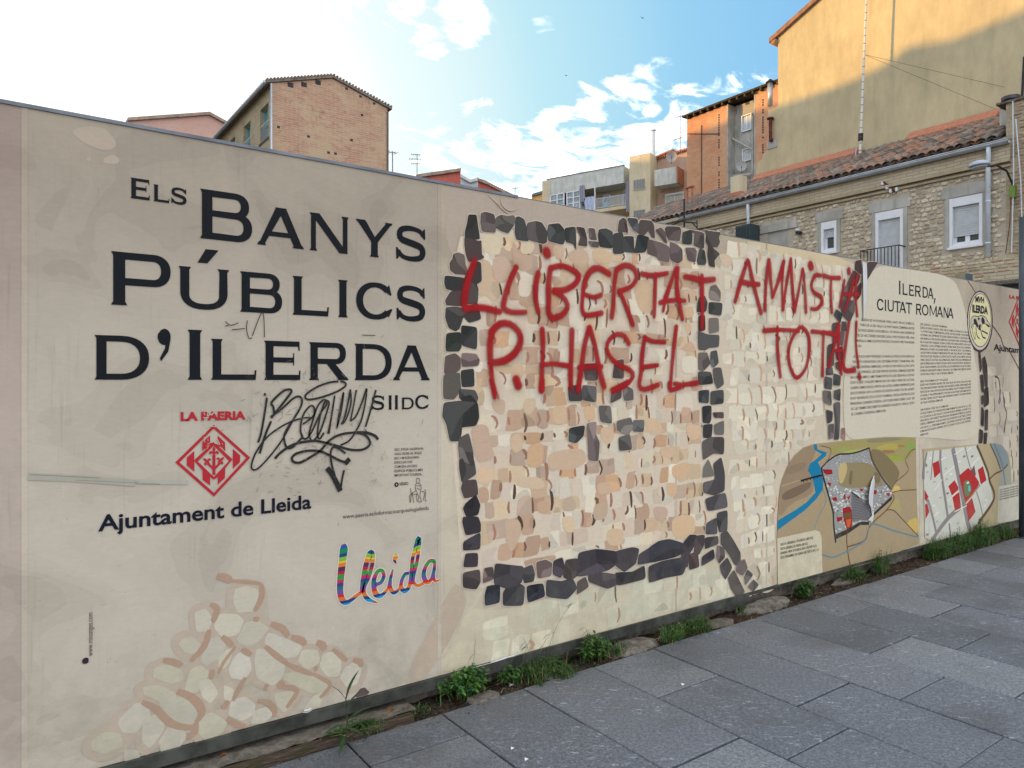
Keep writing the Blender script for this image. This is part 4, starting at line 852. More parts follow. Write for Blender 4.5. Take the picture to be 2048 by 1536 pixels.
def text(body, p0, p1, top, bold=0, c=INK, name='printed_text', layer=4, parent=None, shear=0, rot=False, split=False):
    """a line of sans text from baseline pixel p0 to p1; top = y pixel of the capitals above p0"""
    cu = bpy.data.curves.new('t', 'FONT'); cu.body = body; cu.size = 1; cu.offset = bold; cu.resolution_u = 3
    if shear: cu.shear = shear
    o = bpy.data.objects.new('t', cu); C.objects.link(o); bpy.context.view_layer.update()
    me = bpy.data.meshes.new_from_object(o.evaluated_get(bpy.context.evaluated_depsgraph_get()))
    bpy.data.objects.remove(o); bpy.data.curves.remove(cu)
    xs = np.array([v.co[:] for v in me.vertices]); x0, x1 = xs[:, 0].min(), xs[:, 0].max(); H1 = .73
    (u0, z0) = wp(*p0); (u1, z1) = wp(*p1)
    mb = MB(); y = D-.0005-layer*.0007
    if rot:                                    # reading upwards
        (ua, za), (ub, zb) = wp(*p0), wp(*p1); Lh = zb-za; wd = wp(top, p0[1])[0]-ua
        vs = [(ua-v[1]/H1*abs(wd)+abs(wd), y, za+(v[0]-x0)/(x1-x0)*Lh) for v in xs]
    else:
        h = wp(p0[0], top)[1]-z0
        vs = [(u0+(v[0]-x0)/(x1-x0)*(u1-u0), y, z0+(z1-z0)*(v[0]-x0)/(x1-x0)+v[1]/H1*h) for v in xs]
    fcs = [tuple(pl.vertices) for pl in me.polygons]; bpy.data.meshes.remove(me)
    if split:                                  # one object for each printed letter
        par = list(range(len(vs)))
        def fd(a):
            while par[a] != a: par[a] = par[par[a]]; a = par[a]
            return a
        for f in fcs:
            for v in f[1:]: par[fd(v)] = fd(f[0])
        grp = {}
        for f in fcs: grp.setdefault(fd(f[0]), []).append(f)
        gs = sorted(([min(xs[v][0] for f in g for v in f), max(xs[v][0] for f in g for v in f), g] for g in grp.values()), key=lambda t: t[0]); out_ = []
        for a, b_, g in gs:
            if out_ and a < out_[-1][1]-.35*min(b_-a, out_[-1][1]-out_[-1][0]): out_[-1][1] = max(out_[-1][1], b_); out_[-1][2] += g
            else: out_.append([a, b_, g])
        for a, b_, g in out_:
            m_ = MB(); ids = sorted({v for f in g for v in f}); mp_ = {v: i for i, v in enumerate(ids)}
            m_.mesh([vs[v] for v in ids], [tuple(mp_[v] for v in f) for f in g], c); put('letter', m_, M_text, parent or panel_of((u0+u1)/2), fix=False)
        return
    mb.mesh(vs, fcs, c)
    return put(name, mb, M_text, parent or panel_of((u0+u1)/2), fix=False)
NAVY = col(24, 26, 42); RED = col(176, 44, 54)
text('Ajuntament de Lleida', (196, 1062), (622, 1016), 1029, .022, NAVY, split=True)
text('LA PAERIA', (361, 841), (491, 838), 824, .05, RED, split=True)
text('www.paeria.es/informacioarqueologialleida', (685, 1037), (857, 1019), 1028.5, 0, col(60, 58, 62))
text('www.missatges.com', (174, 1313), (174, 1226), 163, 0, col(60, 55, 60), rot=True)
dd = Print(4); cx_, cz_ = wp(171, 1321); dd.poly([(cx_+.012*math.cos(t), cz_+.012*math.sin(t)) for t in np.linspace(.6, 5.7, 14)], col(50, 45, 50)); dd.put('printed_mark', M_text)
for i, s_ in enumerate(['SÒC ATILIA VALERIANA.', 'VAIG VIURE AL SEGLE', 'IIDC I M’AGRADARIA', 'EXPLICAR-VOS', 'COM ERA UN DELS', 'EDIFICIS PÚBLICS MÉS', 'IMPORTANT D’ILERDA...']):
    y0 = 901.5+i*8.55; e = [847, 843, 838, 824, 834, 845, 846][i]; text(s_, (788.5, y0), (e, y0-(e-788)*.045), y0-5, .01, col(70, 66, 66))
text('VÍDEO', (798, 971), (816, 969), 965, .02, col(60, 58, 60))
vm = Print(4); cu_, cz_ = wp(792.5, 969)
vm.poly([[(cu_+.0115*math.cos(t), cz_+.0115*math.sin(t)) for t in np.linspace(0, 2*math.pi, 20)[:-1]], [(cu_-.003, cz_+.007), (cu_+.007, cz_), (cu_-.003, cz_-.007)]], col(45, 43, 46)); vm.put('printed_mark', M_text)
# small line drawing of a seated statue
st = Print(4); SG_ = col(80, 76, 74)
K4 = crop(480, 740, 4.8)
for pts in ([(1690,1060),(1695,1040),(1715,1040),(1722,1060),(1712,1085),(1695,1085),(1690,1060)], [(1700,1085),(1680,1100),(1685,1150),(1700,1180),(1690,1210),(1700,1260)], [(1715,1085),(1735,1105),(1735,1150),(1725,1200),(1740,1265)],
            [(1690,1150),(1660,1180),(1635,1190),(1650,1200),(1700,1185)], [(1635,1135),(1640,1180),(1635,1270)], [(1650,1170),(1665,1270)], [(1765,1150),(1780,1160),(1775,1250),(1790,1255)], [(1700,1190),(1715,1220),(1705,1262),(1740,1265)],
            [(1690,1110),(1730,1110)], [(1695,1130),(1728,1150)], [(1740,1170),(1760,1165),(1770,1190),(1755,1250)], [(1625,1200),(1630,1272)], [(1690,1050),(1700,1035),(1720,1045)]):
    st.ribbon(cat([K4(*p) for p in pts], .01), .0028, SG_)
st.put('statue_drawing', M_text)

# the red lozenge crest of the town hall (twice)
def crest(K, parent):
    p = Print(3)
    def q(*pts): return [K(*a) for a in pts]
    p.poly([q((1135, 285), (1435, 553), (1137, 873), (820, 593)), q((1135, 315), (1402, 555), (1137, 842), (855, 592))], RED)
    def blk(pts, loops=None): p.poly(q(*pts), RED)
    blk([(1042, 425), (1105, 372), (1105, 435), (1135, 428), (1165, 437), (1168, 372), (1228, 430), (1230, 500), (1200, 468), (1135, 445), (1040, 495)])
    blk([(1135, 425), (1290, 568), (1270, 590), (1135, 455), (1000, 590), (975, 575)])
    blk([(975, 500), (977, 668), (915, 618), (915, 553)]); blk([(975, 580), (1000, 580), (1137, 712), (1137, 735), (1105, 712), (1105, 782), (1045, 735), (1042, 655)])
    blk([(1137, 735), (1137, 712), (1275, 565), (1290, 568), (1230, 640), (1226, 720), (1168, 775), (1168, 712)]); blk([(1292, 482), (1352, 535), (1350, 590), (1292, 645)])
    for ox, oy, a in ((1137, 500, 0), (1075, 580, 48), (1195, 572, -48)):
        ca, sa = math.cos(math.radians(a)), math.sin(math.radians(a)); s_ = 1.0 if a == 0 else .88
        R_ = lambda x, y: (ox+s_*(x*ca+y*sa), oy+s_*(-x*sa+y*ca))
        p.poly(q(*[R_(*v) for v in [(0, -42), (12, -18), (10, 8), (24, -4), (38, 6), (40, 22), (28, 28), (20, 16), (8, 22), (6, 40), (-6, 40), (-8, 22), (-20, 16), (-28, 28), (-40, 22), (-38, 6), (-24, -4), (-10, 8), (-12, -18)]]), RED)
    p.ribbon([K(1137, 530), K(1137, 695)], .012, RED); p.ribbon([K(1085, 600), K(1137, 650)], .009, RED); p.ribbon([K(1187, 596), K(1137, 650)], .009, RED)
    return p
crest(K_Q, None).put('town_hall_crest', M_text, panels[2])
# abraded rubbing marks over the crest and beside the tag
rub = Print(7); rr = random.Random(31)
for _ in range(30):
    u, z = wp(rr.uniform(402, 460), rr.uniform(812, 905)); L = rr.uniform(.006, .03); a = rr.uniform(-.5, .5) if rr.random() < .6 else rr.uniform(1, 2)
    rub.ribbon([(u, z), (u+L*math.cos(a), z+L*math.sin(a))], rr.uniform(.0010, .0032), col(192, 184, 168))
for _ in range(260):
    u, z = wp(rr.gauss(640, 75), rr.gauss(860, 70)); L = rr.uniform(.004, .03); a = rr.uniform(0, 3.14)
    rub.ribbon([(u, z), (u+L*math.cos(a), z+L*math.sin(a))], rr.uniform(.0008, .0022), col(118, 110, 102))
rub.put('rub_marks', kind='stuff')
# long tape scar at the left
sc_ = Print(3)
sc_.ribbon(cat([K_X(55, 953), K_X(150, 957), K_X(270, 966)], .05), .026, col(166, 162, 150)); sc_.ribbon(cat([K_X(275, 964), K_X(375, 965)], .05), .017, col(172, 168, 158))
sc_.ribbon(cat([K_X(60, 949), K_X(200, 956)], .05), .004, col(140, 138, 128)); sc_.ribbon(cat([K_X(150, 960), K_X(320, 968)], .05), .003, col(140, 136, 128)); sc_.put('tape_scar')

# paragraphs of the text field
def para(lines, x0, x1, ya, yb, h, c, bold=.012, head=()):
    n_ = len(lines)
    for i, (s_, fr) in enumerate(lines):
        y0 = ya[0]+(ya[1]-ya[0])*i/(n_-1); y1 = yb[0]+(yb[1]-yb[0])*i/(n_-1)
        xa = x0(i) if callable(x0) else x0; xe = xa+(x1-xa)*fr; ye = y0+(y1-y0)*fr
        if s_: text(s_, (xa, y0), (xe, ye), y0-h, bold, c, layer=5, name='text_line')
DG = col(70, 64, 60)
p1 = ['ILERDA ES VA FUNDAR VERS L’ANY 100 AC SOBRE EL', 'TURÓ DE LA SEU VELLA I LA PART BAIXA COMPRESA ENTRE', 'ELS RIUS SEGRE I NOGUEROLA. OCUPAVA UNA SUPERFÍCIE', 'DE 23 HECTÀREES ENCERCLADA I PROTEGIDA PER UNA', 'MURALLA AMB QUATRE PORTES I UN PONT PER TRAVESSAR', 'EL RIU.', '',
      'A LA PLAÇA SANT FRANCESC, HI HAVIA LA PORTA D’ON PARTIA LA', 'VIA CAP A SARAGOSSA I, EN L’EXTREM OPOSAT, TRAM FINAL DEL', 'CARRER CARDENAL REMOLINS, LA PORTA D’ON PARTIA LA VIA CAP A', 'OSCA I ELS PIRINEUS. LES DUES PORTES ESTAVEN COMUNICADES PER', 'UN CARRER AMPLE I AMB TRAMS PORTICATS QUE CREUAVA LA CIUTAT', 'D’EST A OEST. D’AQUEST IMPORTANT EIX VIARI A PROP DE L’ACTUAL', 'CARRER DEMOCRÀCIA, PARTIA UN ALTRE CARRER PERPENDICULAR', 'QUE ES DIRIGIA CAP A LA PORTA DE SORTIDA NORD. FOU EN AQUEST', 'PUNT NEURÀLGIC DE LA CIUTAT ROMANA, CRUÏLLA ENTRE ELS DOS', 'PRINCIPALS CARRERS D’ILERDA, ON S’ASSECAREN SOBRE L’ANY 100', 'DC LES TERMES DESCOBERTES DARRERE D’AQUESTA TANCA I SOTA', 'EL CARRER CARDENAL REMOLINS.']
x0s = [1722, 1719, 1716, 1713, 1712, 1712, 0, 1706, 1704, 1702, 1701, 1700, 1700, 1700, 1700, 1700, 1700, 1701, 1702]
para([(s_, .09 if i == 5 else .55 if i == 18 else 1) for i, s_ in enumerate(p1)], lambda i: x0s[i], 1828, (641.5, 831), (650, 817), 5.2, DG)
es = ['(ES) ILERDA, CIUDAD ROMANA', 'ILERDA SE FUNDÓ HACIA EL AÑO 100 AC SOBRE LA COLINA DE LA SEU VELLA', 'Y LA PARTE BAJA COMPRENDIDA ENTRE LOS RÍOS SEGRE Y NOGUEROLA.', 'OCUPABA UNA SUPERFICIE DE 23 HECTÁREAS RODEADA Y PROTEGIDA POR', 'UNA MURALLA CON CUATRO PUERTAS Y UN PUENTE PARA ATRAVESAR EL RÍO.', 'EN LA PLAZA SANT FRANCESC, ESTABA LA PUERTA DE DONDE PARTÍA LA VÍA HACIA', 'ZARAGOZA Y, EN EL EXTREMO OPUESTO, TRAMO FINAL DE LA CALLE CARDENAL', 'REMOLINS, LA PUERTA DE DONDE PARTÍA LA VÍA HACIA OSCA Y LOS PIRINEOS.', 'LAS DOS PUERTAS ESTABAN COMUNICADAS POR UNA CALLE ANCHA Y CON TRAMOS', 'PORTICADOS QUE CRUZABA LA CIUDAD DE ESTE A OESTE. DE ESTE IMPORTANTE EJE', 'VIARIO CERCA DE LA ACTUAL CALLE DEMOCRACIA, PARTÍA OTRA CALLE PERPENDICULAR', 'QUE SE DIRIGÍA HACIA LA PUERTA DE SALIDA NORTE. FUE EN ESTE PUNTO NEURÁLGICO', 'DE LA CIUDAD ROMANA, CRUCE ENTRE LAS DOS PRINCIPALES CALLES DE ILERDA,', 'DONDE SE LEVANTARON SOBRE EL AÑO 100 DC LAS TERMAS DESCUBIERTAS DETRÁS', 'DE ESTA VALLA Y BAJO LA CALLE CARDENAL REMOLINS.', '', '(EN) THE ROMAN CITY OF ILERDA', 'ILERDA WAS FOUNDED AROUND THE YEAR 100 BC ON THE SEU VELLA HILL AND', 'THE LOWLANDS BETWEEN THE SEGRE AND NOGUEROLA RIVERS. SURROUNDED AND', 'PROTECTED BY A WALL WITH FOUR GATES AND A BRIDGE, THE CITY COVERED 23 HECTARES', '(79 ACRES). IT WAS APPROXIMATELY THE YEAR 100 AD WHEN THE ROMAN BATHS', 'WAS BUILT BEHIND THE CITY WALLS AND UNDERNEATH WHAT IS THE STREET KNOWN', 'AS CALLE CARDENAL REMOLINS.', '', '(FR) ILERDA, UNE VILLE ROMAINE', 'LA VILLE D’ILERDA FUT FONDÉE APPROXIMATIVEMENT EN L’AN 100 AV. J.-C. SUR', 'LA COLLINE DE LA SEU VELLA ET LES RIVES DE DEUX RIVIÈRES, LE SEGRE ET LE', 'NOGUEROLA. ENTOURÉE ET PROTÉGÉE PAR UNE MURAILLE PERCÉE DE QUATRE', 'PORTES, COMPRENANT AUSSI UN PONT, ELLE S’ÉTEND SUR 23 HECTARES. C’EST EN', 'L’AN 100 AP. J.-C., APPROXIMATIVEMENT, QUE FURENT CONSTRUITS LES THERMES', 'ROMAINS DÉCOUVERTS DERRIÈRE CETTE CLÔTURE ET SOUS LA RUE CARDENAL', 'REMOLINS.']
x1s = {0: .53, 14: .66, 16: .55, 22: .45, 24: .55, 31: .16}
para([(s_, x1s.get(i, 1)) for i, s_ in enumerate(es)], 1840, 1941, (650, 872), (661, 849), 4.2, DG, .008)

# --- coin
cn = Print(6)
def ell(k, sx, sy): return [K_J(430+k*270*sx*math.cos(t), 790-k*600*sy*math.sin(t)*1.0) for t in np.linspace(0, 2*math.pi, 48)[:-1]]
rr = random.Random(8)
cn.poly(wob([K_J(430+282*math.cos(t), 800-672*math.sin(t)) for t in np.linspace(0, 2*math.pi, 48)[:-1]], .003, rr), col(66, 52, 62))
cn.poly([K_J(425+262*math.cos(t), 790-635*math.sin(t)) for t in np.linspace(0, 2*math.pi, 48)[:-1]], col(196, 184, 176))
cn.poly([K_J(432+246*math.cos(t), 775-592*math.sin(t)) for t in np.linspace(0, 2*math.pi, 48)[:-1]], col(84, 70, 62))
cn.poly([K_J(434+232*math.cos(t), 772-575*math.sin(t)) for t in np.linspace(0, 2*math.pi, 48)[:-1]], col(214, 205, 162))
BK = col(44, 42, 54)
for pts in ([(240,960),(225,850),(235,740),(290,680),(380,690),(450,670),(520,690),(560,720),(600,800),(650,880),(640,910),(570,880),(540,850),(480,860),(440,980),(400,970),(340,880),(280,850),(255,900)],):
    cn.poly(smooth([K_J(*p) for p in pts], 1), col(190, 180, 160)); cn.ribbon(cat([K_J(*p) for p in pts+[pts[0]]], .01), .008, BK)
for pts in ([(290,740),(340,740),(370,830),(400,900),(380,950),(330,880),(285,820)], [(470,690),(520,740),(540,840),(480,860),(450,780)], [(370,710),(430,720),(400,800)], [(400,880),(450,850),(430,1000),(400,960)], [(560,850),(640,890),(620,940),(560,880)]):
    cn.poly(smooth([K_J(*p) for p in pts], 1), BK)
for pts, w in (([(285,870),(265,1020),(300,1160),(330,1190)], .010), ([(340,900),(345,1020),(370,1130),(420,1180)], .014), ([(300,1030),(330,1100),(320,1170)], .008), ([(440,960),(460,1060),(490,1140),(550,1170)], .016), ([(470,1000),(540,1040),(600,1070)], .016), ([(575,760),(590,800)], .012)):
    cn.ribbon(cat([K_J(*p) for p in pts], .01), w, BK)
cn.put('coin_drawing', M_text)
text('MVH', (1949.5, 604), (1967, 606), 592, .04, BK, layer=8); text('ILERDA', (1943.5, 624), (1974.5, 628), 609, .05, BK, layer=8)
crest(lambda x, y: wp(2017+(x-820)/15.2, 590+(y-285)/5.75 + 0*(x)), None).put('town_hall_crest', M_text, panels[8])
text('LA PAERIA', (2018, 596), (2062, 603), 589.5, .05, RED); text('Ajuntament de Lleida', (1987, 700), (2110, 715), 687, .02, NAVY)

# --- maps
mp = Print(6)
def mo(pts, c, it=0, K=K_O): mp.poly(smooth([K(*p) for p in pts], it) if it else [K(*p) for p in pts], col(*c))
mo([(62,1060),(65,960),(78,700),(110,480),(160,350),(230,240),(320,165),(420,132),(540,120),(720,100),(900,82),(1100,65),(1395,70),(1400,400),(1410,800),(1425,1090),(1000,1262),(500,1395),(300,1440),(70,1500)], (166, 146, 116))
mo([(100,500),(160,350),(240,240),(320,170),(415,140),(440,200),(380,330),(420,500),(400,620),(200,700),(80,850),(75,700)], (150, 128, 104), 1); mo([(110,600),(400,480),(380,560),(230,650),(110,680)], (118, 100, 84), 2); mo([(160,350),(350,300),(330,380),(140,440)], (140, 120, 98), 2)
mo([(560,130),(900,90),(1190,62),(1395,72),(1395,190),(1300,290),(1180,300),(1100,260),(1000,200),(900,160),(700,210),(580,250)], (158, 146, 92), 1)
for pts, c in (([(1000,170),(1150,120),(1250,150),(1180,200),(1050,190)], (176,160,84)), ([(1200,160),(1390,100),(1395,180),(1300,190)], (140,156,84)), ([(1090,230),(1290,270),(1280,300),(1120,300)], (150,158,70)), ([(620,180),(740,160),(780,190),(640,210)], (150,156,90)), ([(1200,150),(1260,140),(1310,155),(1260,170)], (168,112,84)), ([(700,200),(900,180),(880,210),(720,220)], (166,170,90)),
               ([(1060,190),(1180,190),(1200,220),(1090,230)], (150,116,84)), ([(900,90),(1180,70),(1300,90),(960,130)], (140,128,104)), ([(1305,880),(1415,825),(1420,1000),(1330,940)], (205,172,96)), ([(1165,590),(1190,530),(1240,540),(1250,590),(1175,600)], (205,176,104)), ([(1240,640),(1255,800),(1180,760),(1120,750),(1150,690)], (170,156,108))): mo(pts, c, 1)
mo([(412,135),(445,140),(450,185),(540,215),(530,250),(480,290),(455,310),(490,380),(485,430),(505,480),(505,570),(440,660),(330,770),(65,962),(68,870),(250,760),(350,690),(430,600),(415,510),(390,440),(358,390),(380,320),(440,280),(490,230),(420,190)], (20, 118, 158))
mo([(950,180),(1060,190),(1200,330),(1250,420),(1160,570),(1100,520),(980,330)], (128, 112, 84), 2)
CITYP = [(485,365),(560,285),(650,225),(700,240),(800,215),(945,170),(985,320),(1165,560),(1165,630),(980,800),(940,880),(880,870),(800,910),(625,1000),(600,780),(560,620),(510,430)]
mo(CITYP, (150, 148, 148)); 
rr = random.Random(17); cpoly = [tuple(p) for p in CITYP]
mp.cyc = (mp.n*1e-5+2e-5, 30, 1e-5)
for _ in range(720):
    x, y = rr.uniform(490, 1165), rr.uniform(180, 1000)
    if not inpoly((x, y), cpoly): continue
    up = y < 500; s_ = rr.uniform(6, 11) if up else rr.uniform(11, 22); a = rr.uniform(-.5, .5)+(.2 if up else -.35 if x > 800 else .1)
    ca, sa = math.cos(a), math.sin(a); w, h = s_, s_*rr.uniform(.5, .9); g_ = rr.choice([205, 214, 190, 120, 98]) if up else rr.choice([214, 208, 200, 110])
    mp.poly([K_O(x+ca*dx*w-sa*dy*h, y+sa*dx*w+ca*dy*h) for dx, dy in ((-.5, .5), (.5, .5), (.5, -.5), (-.5, -.5))], col(g_, g_, g_-2))
mp.cyc = None; mp.n += 34
mo([(660,330),(730,310),(960,310),(1040,430),(1100,540),(960,540),(850,560),(650,545),(650,440)], (144, 128, 96), 2); mo([(655,340),(720,300),(740,370),(700,500),(665,520),(650,440)], (190, 168, 118), 2); mo([(760,400),(790,380),(780,530),(745,520)], (120, 104, 78), 2); mo([(1000,380),(1060,450),(1040,520),(980,500)], (122, 108, 82), 2)
for pts in ([(500,375),(590,380),(595,420),(540,430),(510,410)], [(540,500),(585,510),(570,545)], [(590,650),(635,640),(640,680),(600,680)], [(690,750),(760,730),(790,800),(780,930),(735,960),(700,860)], [(630,840),(690,830),(690,860),(640,885)], [(700,620),(720,610),(720,660),(700,665)], [(730,650),(770,620),(750,670)], [(860,560),(890,560),(885,585),(860,585)], [(980,575),(1025,580),(1010,620),(980,610)], [(1100,610),(1145,600),(1140,640)], [(820,670),(890,710),(895,745),(830,690)]):
    mo(pts, (150, 30, 34))
mo([(780,590),(830,610),(960,780),(940,870),(870,860),(790,890),(770,700)], (116, 112, 116), 0); mo([(700,800),(770,790),(775,840),(710,850)], (104, 84, 50)); mo([(725,860),(775,850),(760,930),(735,930)], (206, 92, 40))
def mline(pts, w, c, K=K_O): mp.ribbon(cat([K(*p) for p in pts], .02), w, col(*c))
for i in range(9): mline([(790, 640+i*26), (850, 650+i*25), (930, 700+i*21)], .004, (80, 78, 82))
mline([(490,360),(500,430),(560,640),(600,790),(605,900),(625,1080)], .020, (44, 44, 44)); mline([(945,170),(985,310),(1080,470),(1160,570)], .022, (92, 76, 54)); mline([(485,365),(560,290),(650,235),(710,230),(780,225),(870,200),(945,172)], .012, (34, 32, 32))
mo([(625,1000),(740,950),(800,915),(860,880),(945,880),(945,910),(860,910),(740,995),(630,1045)], (44, 44, 44)); mo([(985,800),(1165,630),(1165,665),(985,825)], (44, 44, 44))
mline([(290,487),(400,455),(495,432)], .014, (30, 28, 30))
for i in range(6): mline([(310+i*34, 480-i*10), (318+i*34, 500-i*10)], .010, (30, 28, 30))
for pts, w, c in (([(1390,180),(1350,200),(1295,290),(1320,390),(1200,500),(1165,560)], .009, (104, 82, 62)), ([(1165,600),(1250,580),(1400,572)], .009, (112, 84, 56)), ([(1170,620),(1185,660),(1110,770),(1000,870),(940,950),(900,1060),(740,1120)], .012, (116, 72, 56)), ([(1110,770),(1180,770),(1260,850),(1420,1020)], .009, (104, 72, 54)),
                  ([(735,960),(730,1060),(745,1200),(765,1300)], .013, (110, 62, 50)), ([(500,1195),(600,1220),(740,1160),(850,1100),(920,1040),(950,920),(1010,905),(1200,970),(1420,1030)], .012, (92, 132, 150)), ([(500,570),(530,640),(520,720),(460,830),(420,950)], .009, (120, 140, 146)), ([(480,150),(560,170),(580,200),(560,270),(520,320)], .008, (116, 96, 74)), ([(100,540),(280,480)], .006, (176, 160, 136))): mline(pts, w, c)
mo([(62,1040),(430,960),(470,975),(488,1020),(498,1395),(300,1440),(70,1500)], (205, 194, 170))
mp.put('city_map', M_print)
for i, (s_, e, y0, y1) in enumerate((('VISTA GENERAL D’ILERDA (SIII DC)', 405, 1110, 1042), ('VISTA GENERAL DE ILERDA (SIII DC)', 355, 1152, 1098), ('GENERAL VIEW OF ILERDA (2ND CENTURY A.D.)', 440, 1194, 1118), ('VUE D’ENSEMBLE DE ILERDA (IIIE SIÈCLE AP. J.-C.)', 462, 1236, 1155))):
    text(s_, (1540+92/4.8, 860+y0/4.8), (1540+e/4.8, 860+y1/4.8), 860+(y0-25)/4.8, .01, DG, layer=9.5, name='text_line')
m2 = Print(6); mp = m2
mo([(62,75),(140,215),(800,160),(940,150),(1040,170),(1110,260),(1140,400),(1150,620),(1000,640),(990,1060),(880,1100),(720,1150),(600,1190),(250,1255),(165,1225),(150,560),(145,240)][1:], (178, 160, 128), 0, K_P)
mo([(165,250),(740,175),(880,450),(940,800),(770,1060),(600,1190),(240,1260),(165,1225),(150,500)], (202, 200, 190), 0, K_P)
mo([(905,152),(960,150),(1040,175),(1110,270),(1130,400),(1020,455),(970,300)], (136, 146, 148), 1, K_P); mo([(1110,400),(1140,420),(1145,620),(1010,640),(1020,470)], (160, 158, 142), 0, K_P)
GR = (138, 130, 132)
for pts, w in (([(340,225),(345,450),(400,820),(425,1000)], .045), ([(480,205),(520,400),(570,650),(610,850),(650,1050),(680,1150)], .075), ([(620,190),(680,420),(790,640)], .022), ([(245,1260),(300,1170),(430,1000),(570,880)], .050), ([(170,790),(200,810),(250,980),(290,1160)], .036), ([(185,250),(155,420),(150,560)], .034), ([(260,240),(230,570)], .02), ([(750,700),(790,830),(820,970)], .022), ([(440,1060),(455,1210)], .03), ([(160,385),(190,410)], .03)): mline(pts, w, GR, K_P)
mline([(755,175),(830,350),(880,480),(900,580),(950,780),(770,1060)], .040, (98, 78, 54), K_P); mline([(900,560),(960,500),(1040,460),(1110,390)], .018, (104, 80, 60), K_P); mline([(905,155),(980,320),(1025,450)], .02, (92, 72, 56), K_P); mline([(950,155),(1040,380),(1080,640)], .03, (110, 128, 142), K_P)
for pts in ([(250,380),(320,345),(340,480),(270,548)], [(430,640),(500,570),(545,650),(545,680),(470,745)], [(475,755),(555,705),(575,880),(505,920)], [(550,520),(655,430),(700,470),(780,590),(770,640),(625,825)], [(765,455),(825,410),(865,570),(800,620)], [(630,850),(700,770),(740,930),(660,1040)], [(158,675),(205,760),(180,800),(160,790)], [(165,850),(190,830),(215,930),(170,1015)]): mo(pts, (176, 44, 46), 0, K_P)
mo([(600,600),(650,560),(690,620),(690,710),(650,760),(620,760)], (104, 124, 84), 1, K_P); mo([(655,640),(675,630),(685,690),(660,705)], (110, 180, 190), 0, K_P); mo([(690,460),(725,400),(745,520),(700,500)], (120, 78, 78), 0, K_P); mline([(625,825),(700,740),(780,640)], .015, (166, 110, 76), K_P)
rr = random.Random(4)
for x, y in ((400,440),(460,500),(410,560),(610,300),(555,360),(650,600),(340,770),(300,1040),(540,1060),(450,870),(860,800),(700,300),(220,320),(190,480),(270,590),(190,1190),(420,720),(265,860)):
    mo([(x-14, y+14), (x+14, y+8), (x+16, y-14), (x-10, y-10)], rr.choice([(176, 172, 168), (222, 220, 214), (120, 116, 116)]), 0, K_P)
for pts in ([(270,690),(360,560)], [(420,810),(540,700)], [(500,280),(600,210)], [(640,240),(690,200)], [(680,420),(780,310)], [(260,980),(320,930)], [(830,880),(900,800)], [(345,340),(400,310)], [(500,930),(640,860)], [(370,520),(500,410)]): mline(pts, .010, (226, 222, 214), K_P)
mo([(1000,655),(1010,640),(1260,600),(1400,570),(1400,1000),(990,1060)], (196, 190, 176), 0, K_P)
m2.put('district_map', M_print)
for i in range(5):
    text('VISTA PARCIAL D’ILERDA (SIII DC) INTERIOR', (1820+1008/5.69, 860+(690+i*27)/5.69), (1820+1330/5.69, 860+(615+i*27)/5.69), 860+(676+i*27)/5.69, .01, DG, layer=9.5, name='text_line')

# --- script logo
lg = Print(3); lb = Print(2)
LS = [[(365,300,60),(372,380,128),(348,600,116),(322,850,108),(315,1050,96),(350,1180,96),(430,1215,74),(560,1120,58),(650,1060,50)],
      [(650,1070,56),(672,900,78),(710,680,84),(765,480,84),(800,415,62),(838,470,50),(815,640,66),(760,830,62),(700,960,62),(690,1070,62),(750,1165,66),(900,1222,8)],
      [(870,940,44),(960,900,60),(1002,800,58),(975,715,52),(905,730,60),(850,850,72),(845,980,74),(880,1090,88),(960,1110,60),(1060,1010,44),(1090,960,36)],
      [(1070,1000,40),(1110,830,52),(1145,700,26)], [(1105,860,52),(1100,980,66),(1165,1065,62),(1250,990,44),(1280,930,40)],
      [(1400,760,40),(1340,770,56),(1285,870,54),(1275,980,60),(1330,1040,70),(1400,970,62),(1430,800,56),(1450,560,56),(1490,380,56),(1548,215,84),(1560,330,52),(1520,600,56),(1475,780,56),(1470,900,46),(1530,950,42),(1620,920,46),(1660,870,40)],
      [(1800,560,46),(1720,570,54),(1650,680,62),(1630,800,70),(1680,900,64),(1750,850,54),(1795,700,54),(1805,560,44)], [(1800,640,40),(1785,800,50),(1810,885,42),(1885,860,10)],
      [(1190,455,40),(1190,500,86),(1165,545,50),(1195,600,22)]]
for s_ in LS:
    P = [K_L(a, b) for a, b, c in s_]; wd = []
    for a, b, c in s_:
        p0 = K_L(a-c/2, b); p1 = K_L(a+c/2, b); wd.append(p1[0]-p0[0])
    pts, ws = cat(P, .008, wd)
    lb.ribbon(pts, [w+.009 for w in ws], col(212, 205, 192)); lg.ribbon(pts, ws, None)
lb.put('logo_outline', M_print, panels[2]); 
for i in range(len(lg.mb.c)): lg.mb.c[i] = None
lg.put('striped_logo', M_stripe, panels[2])

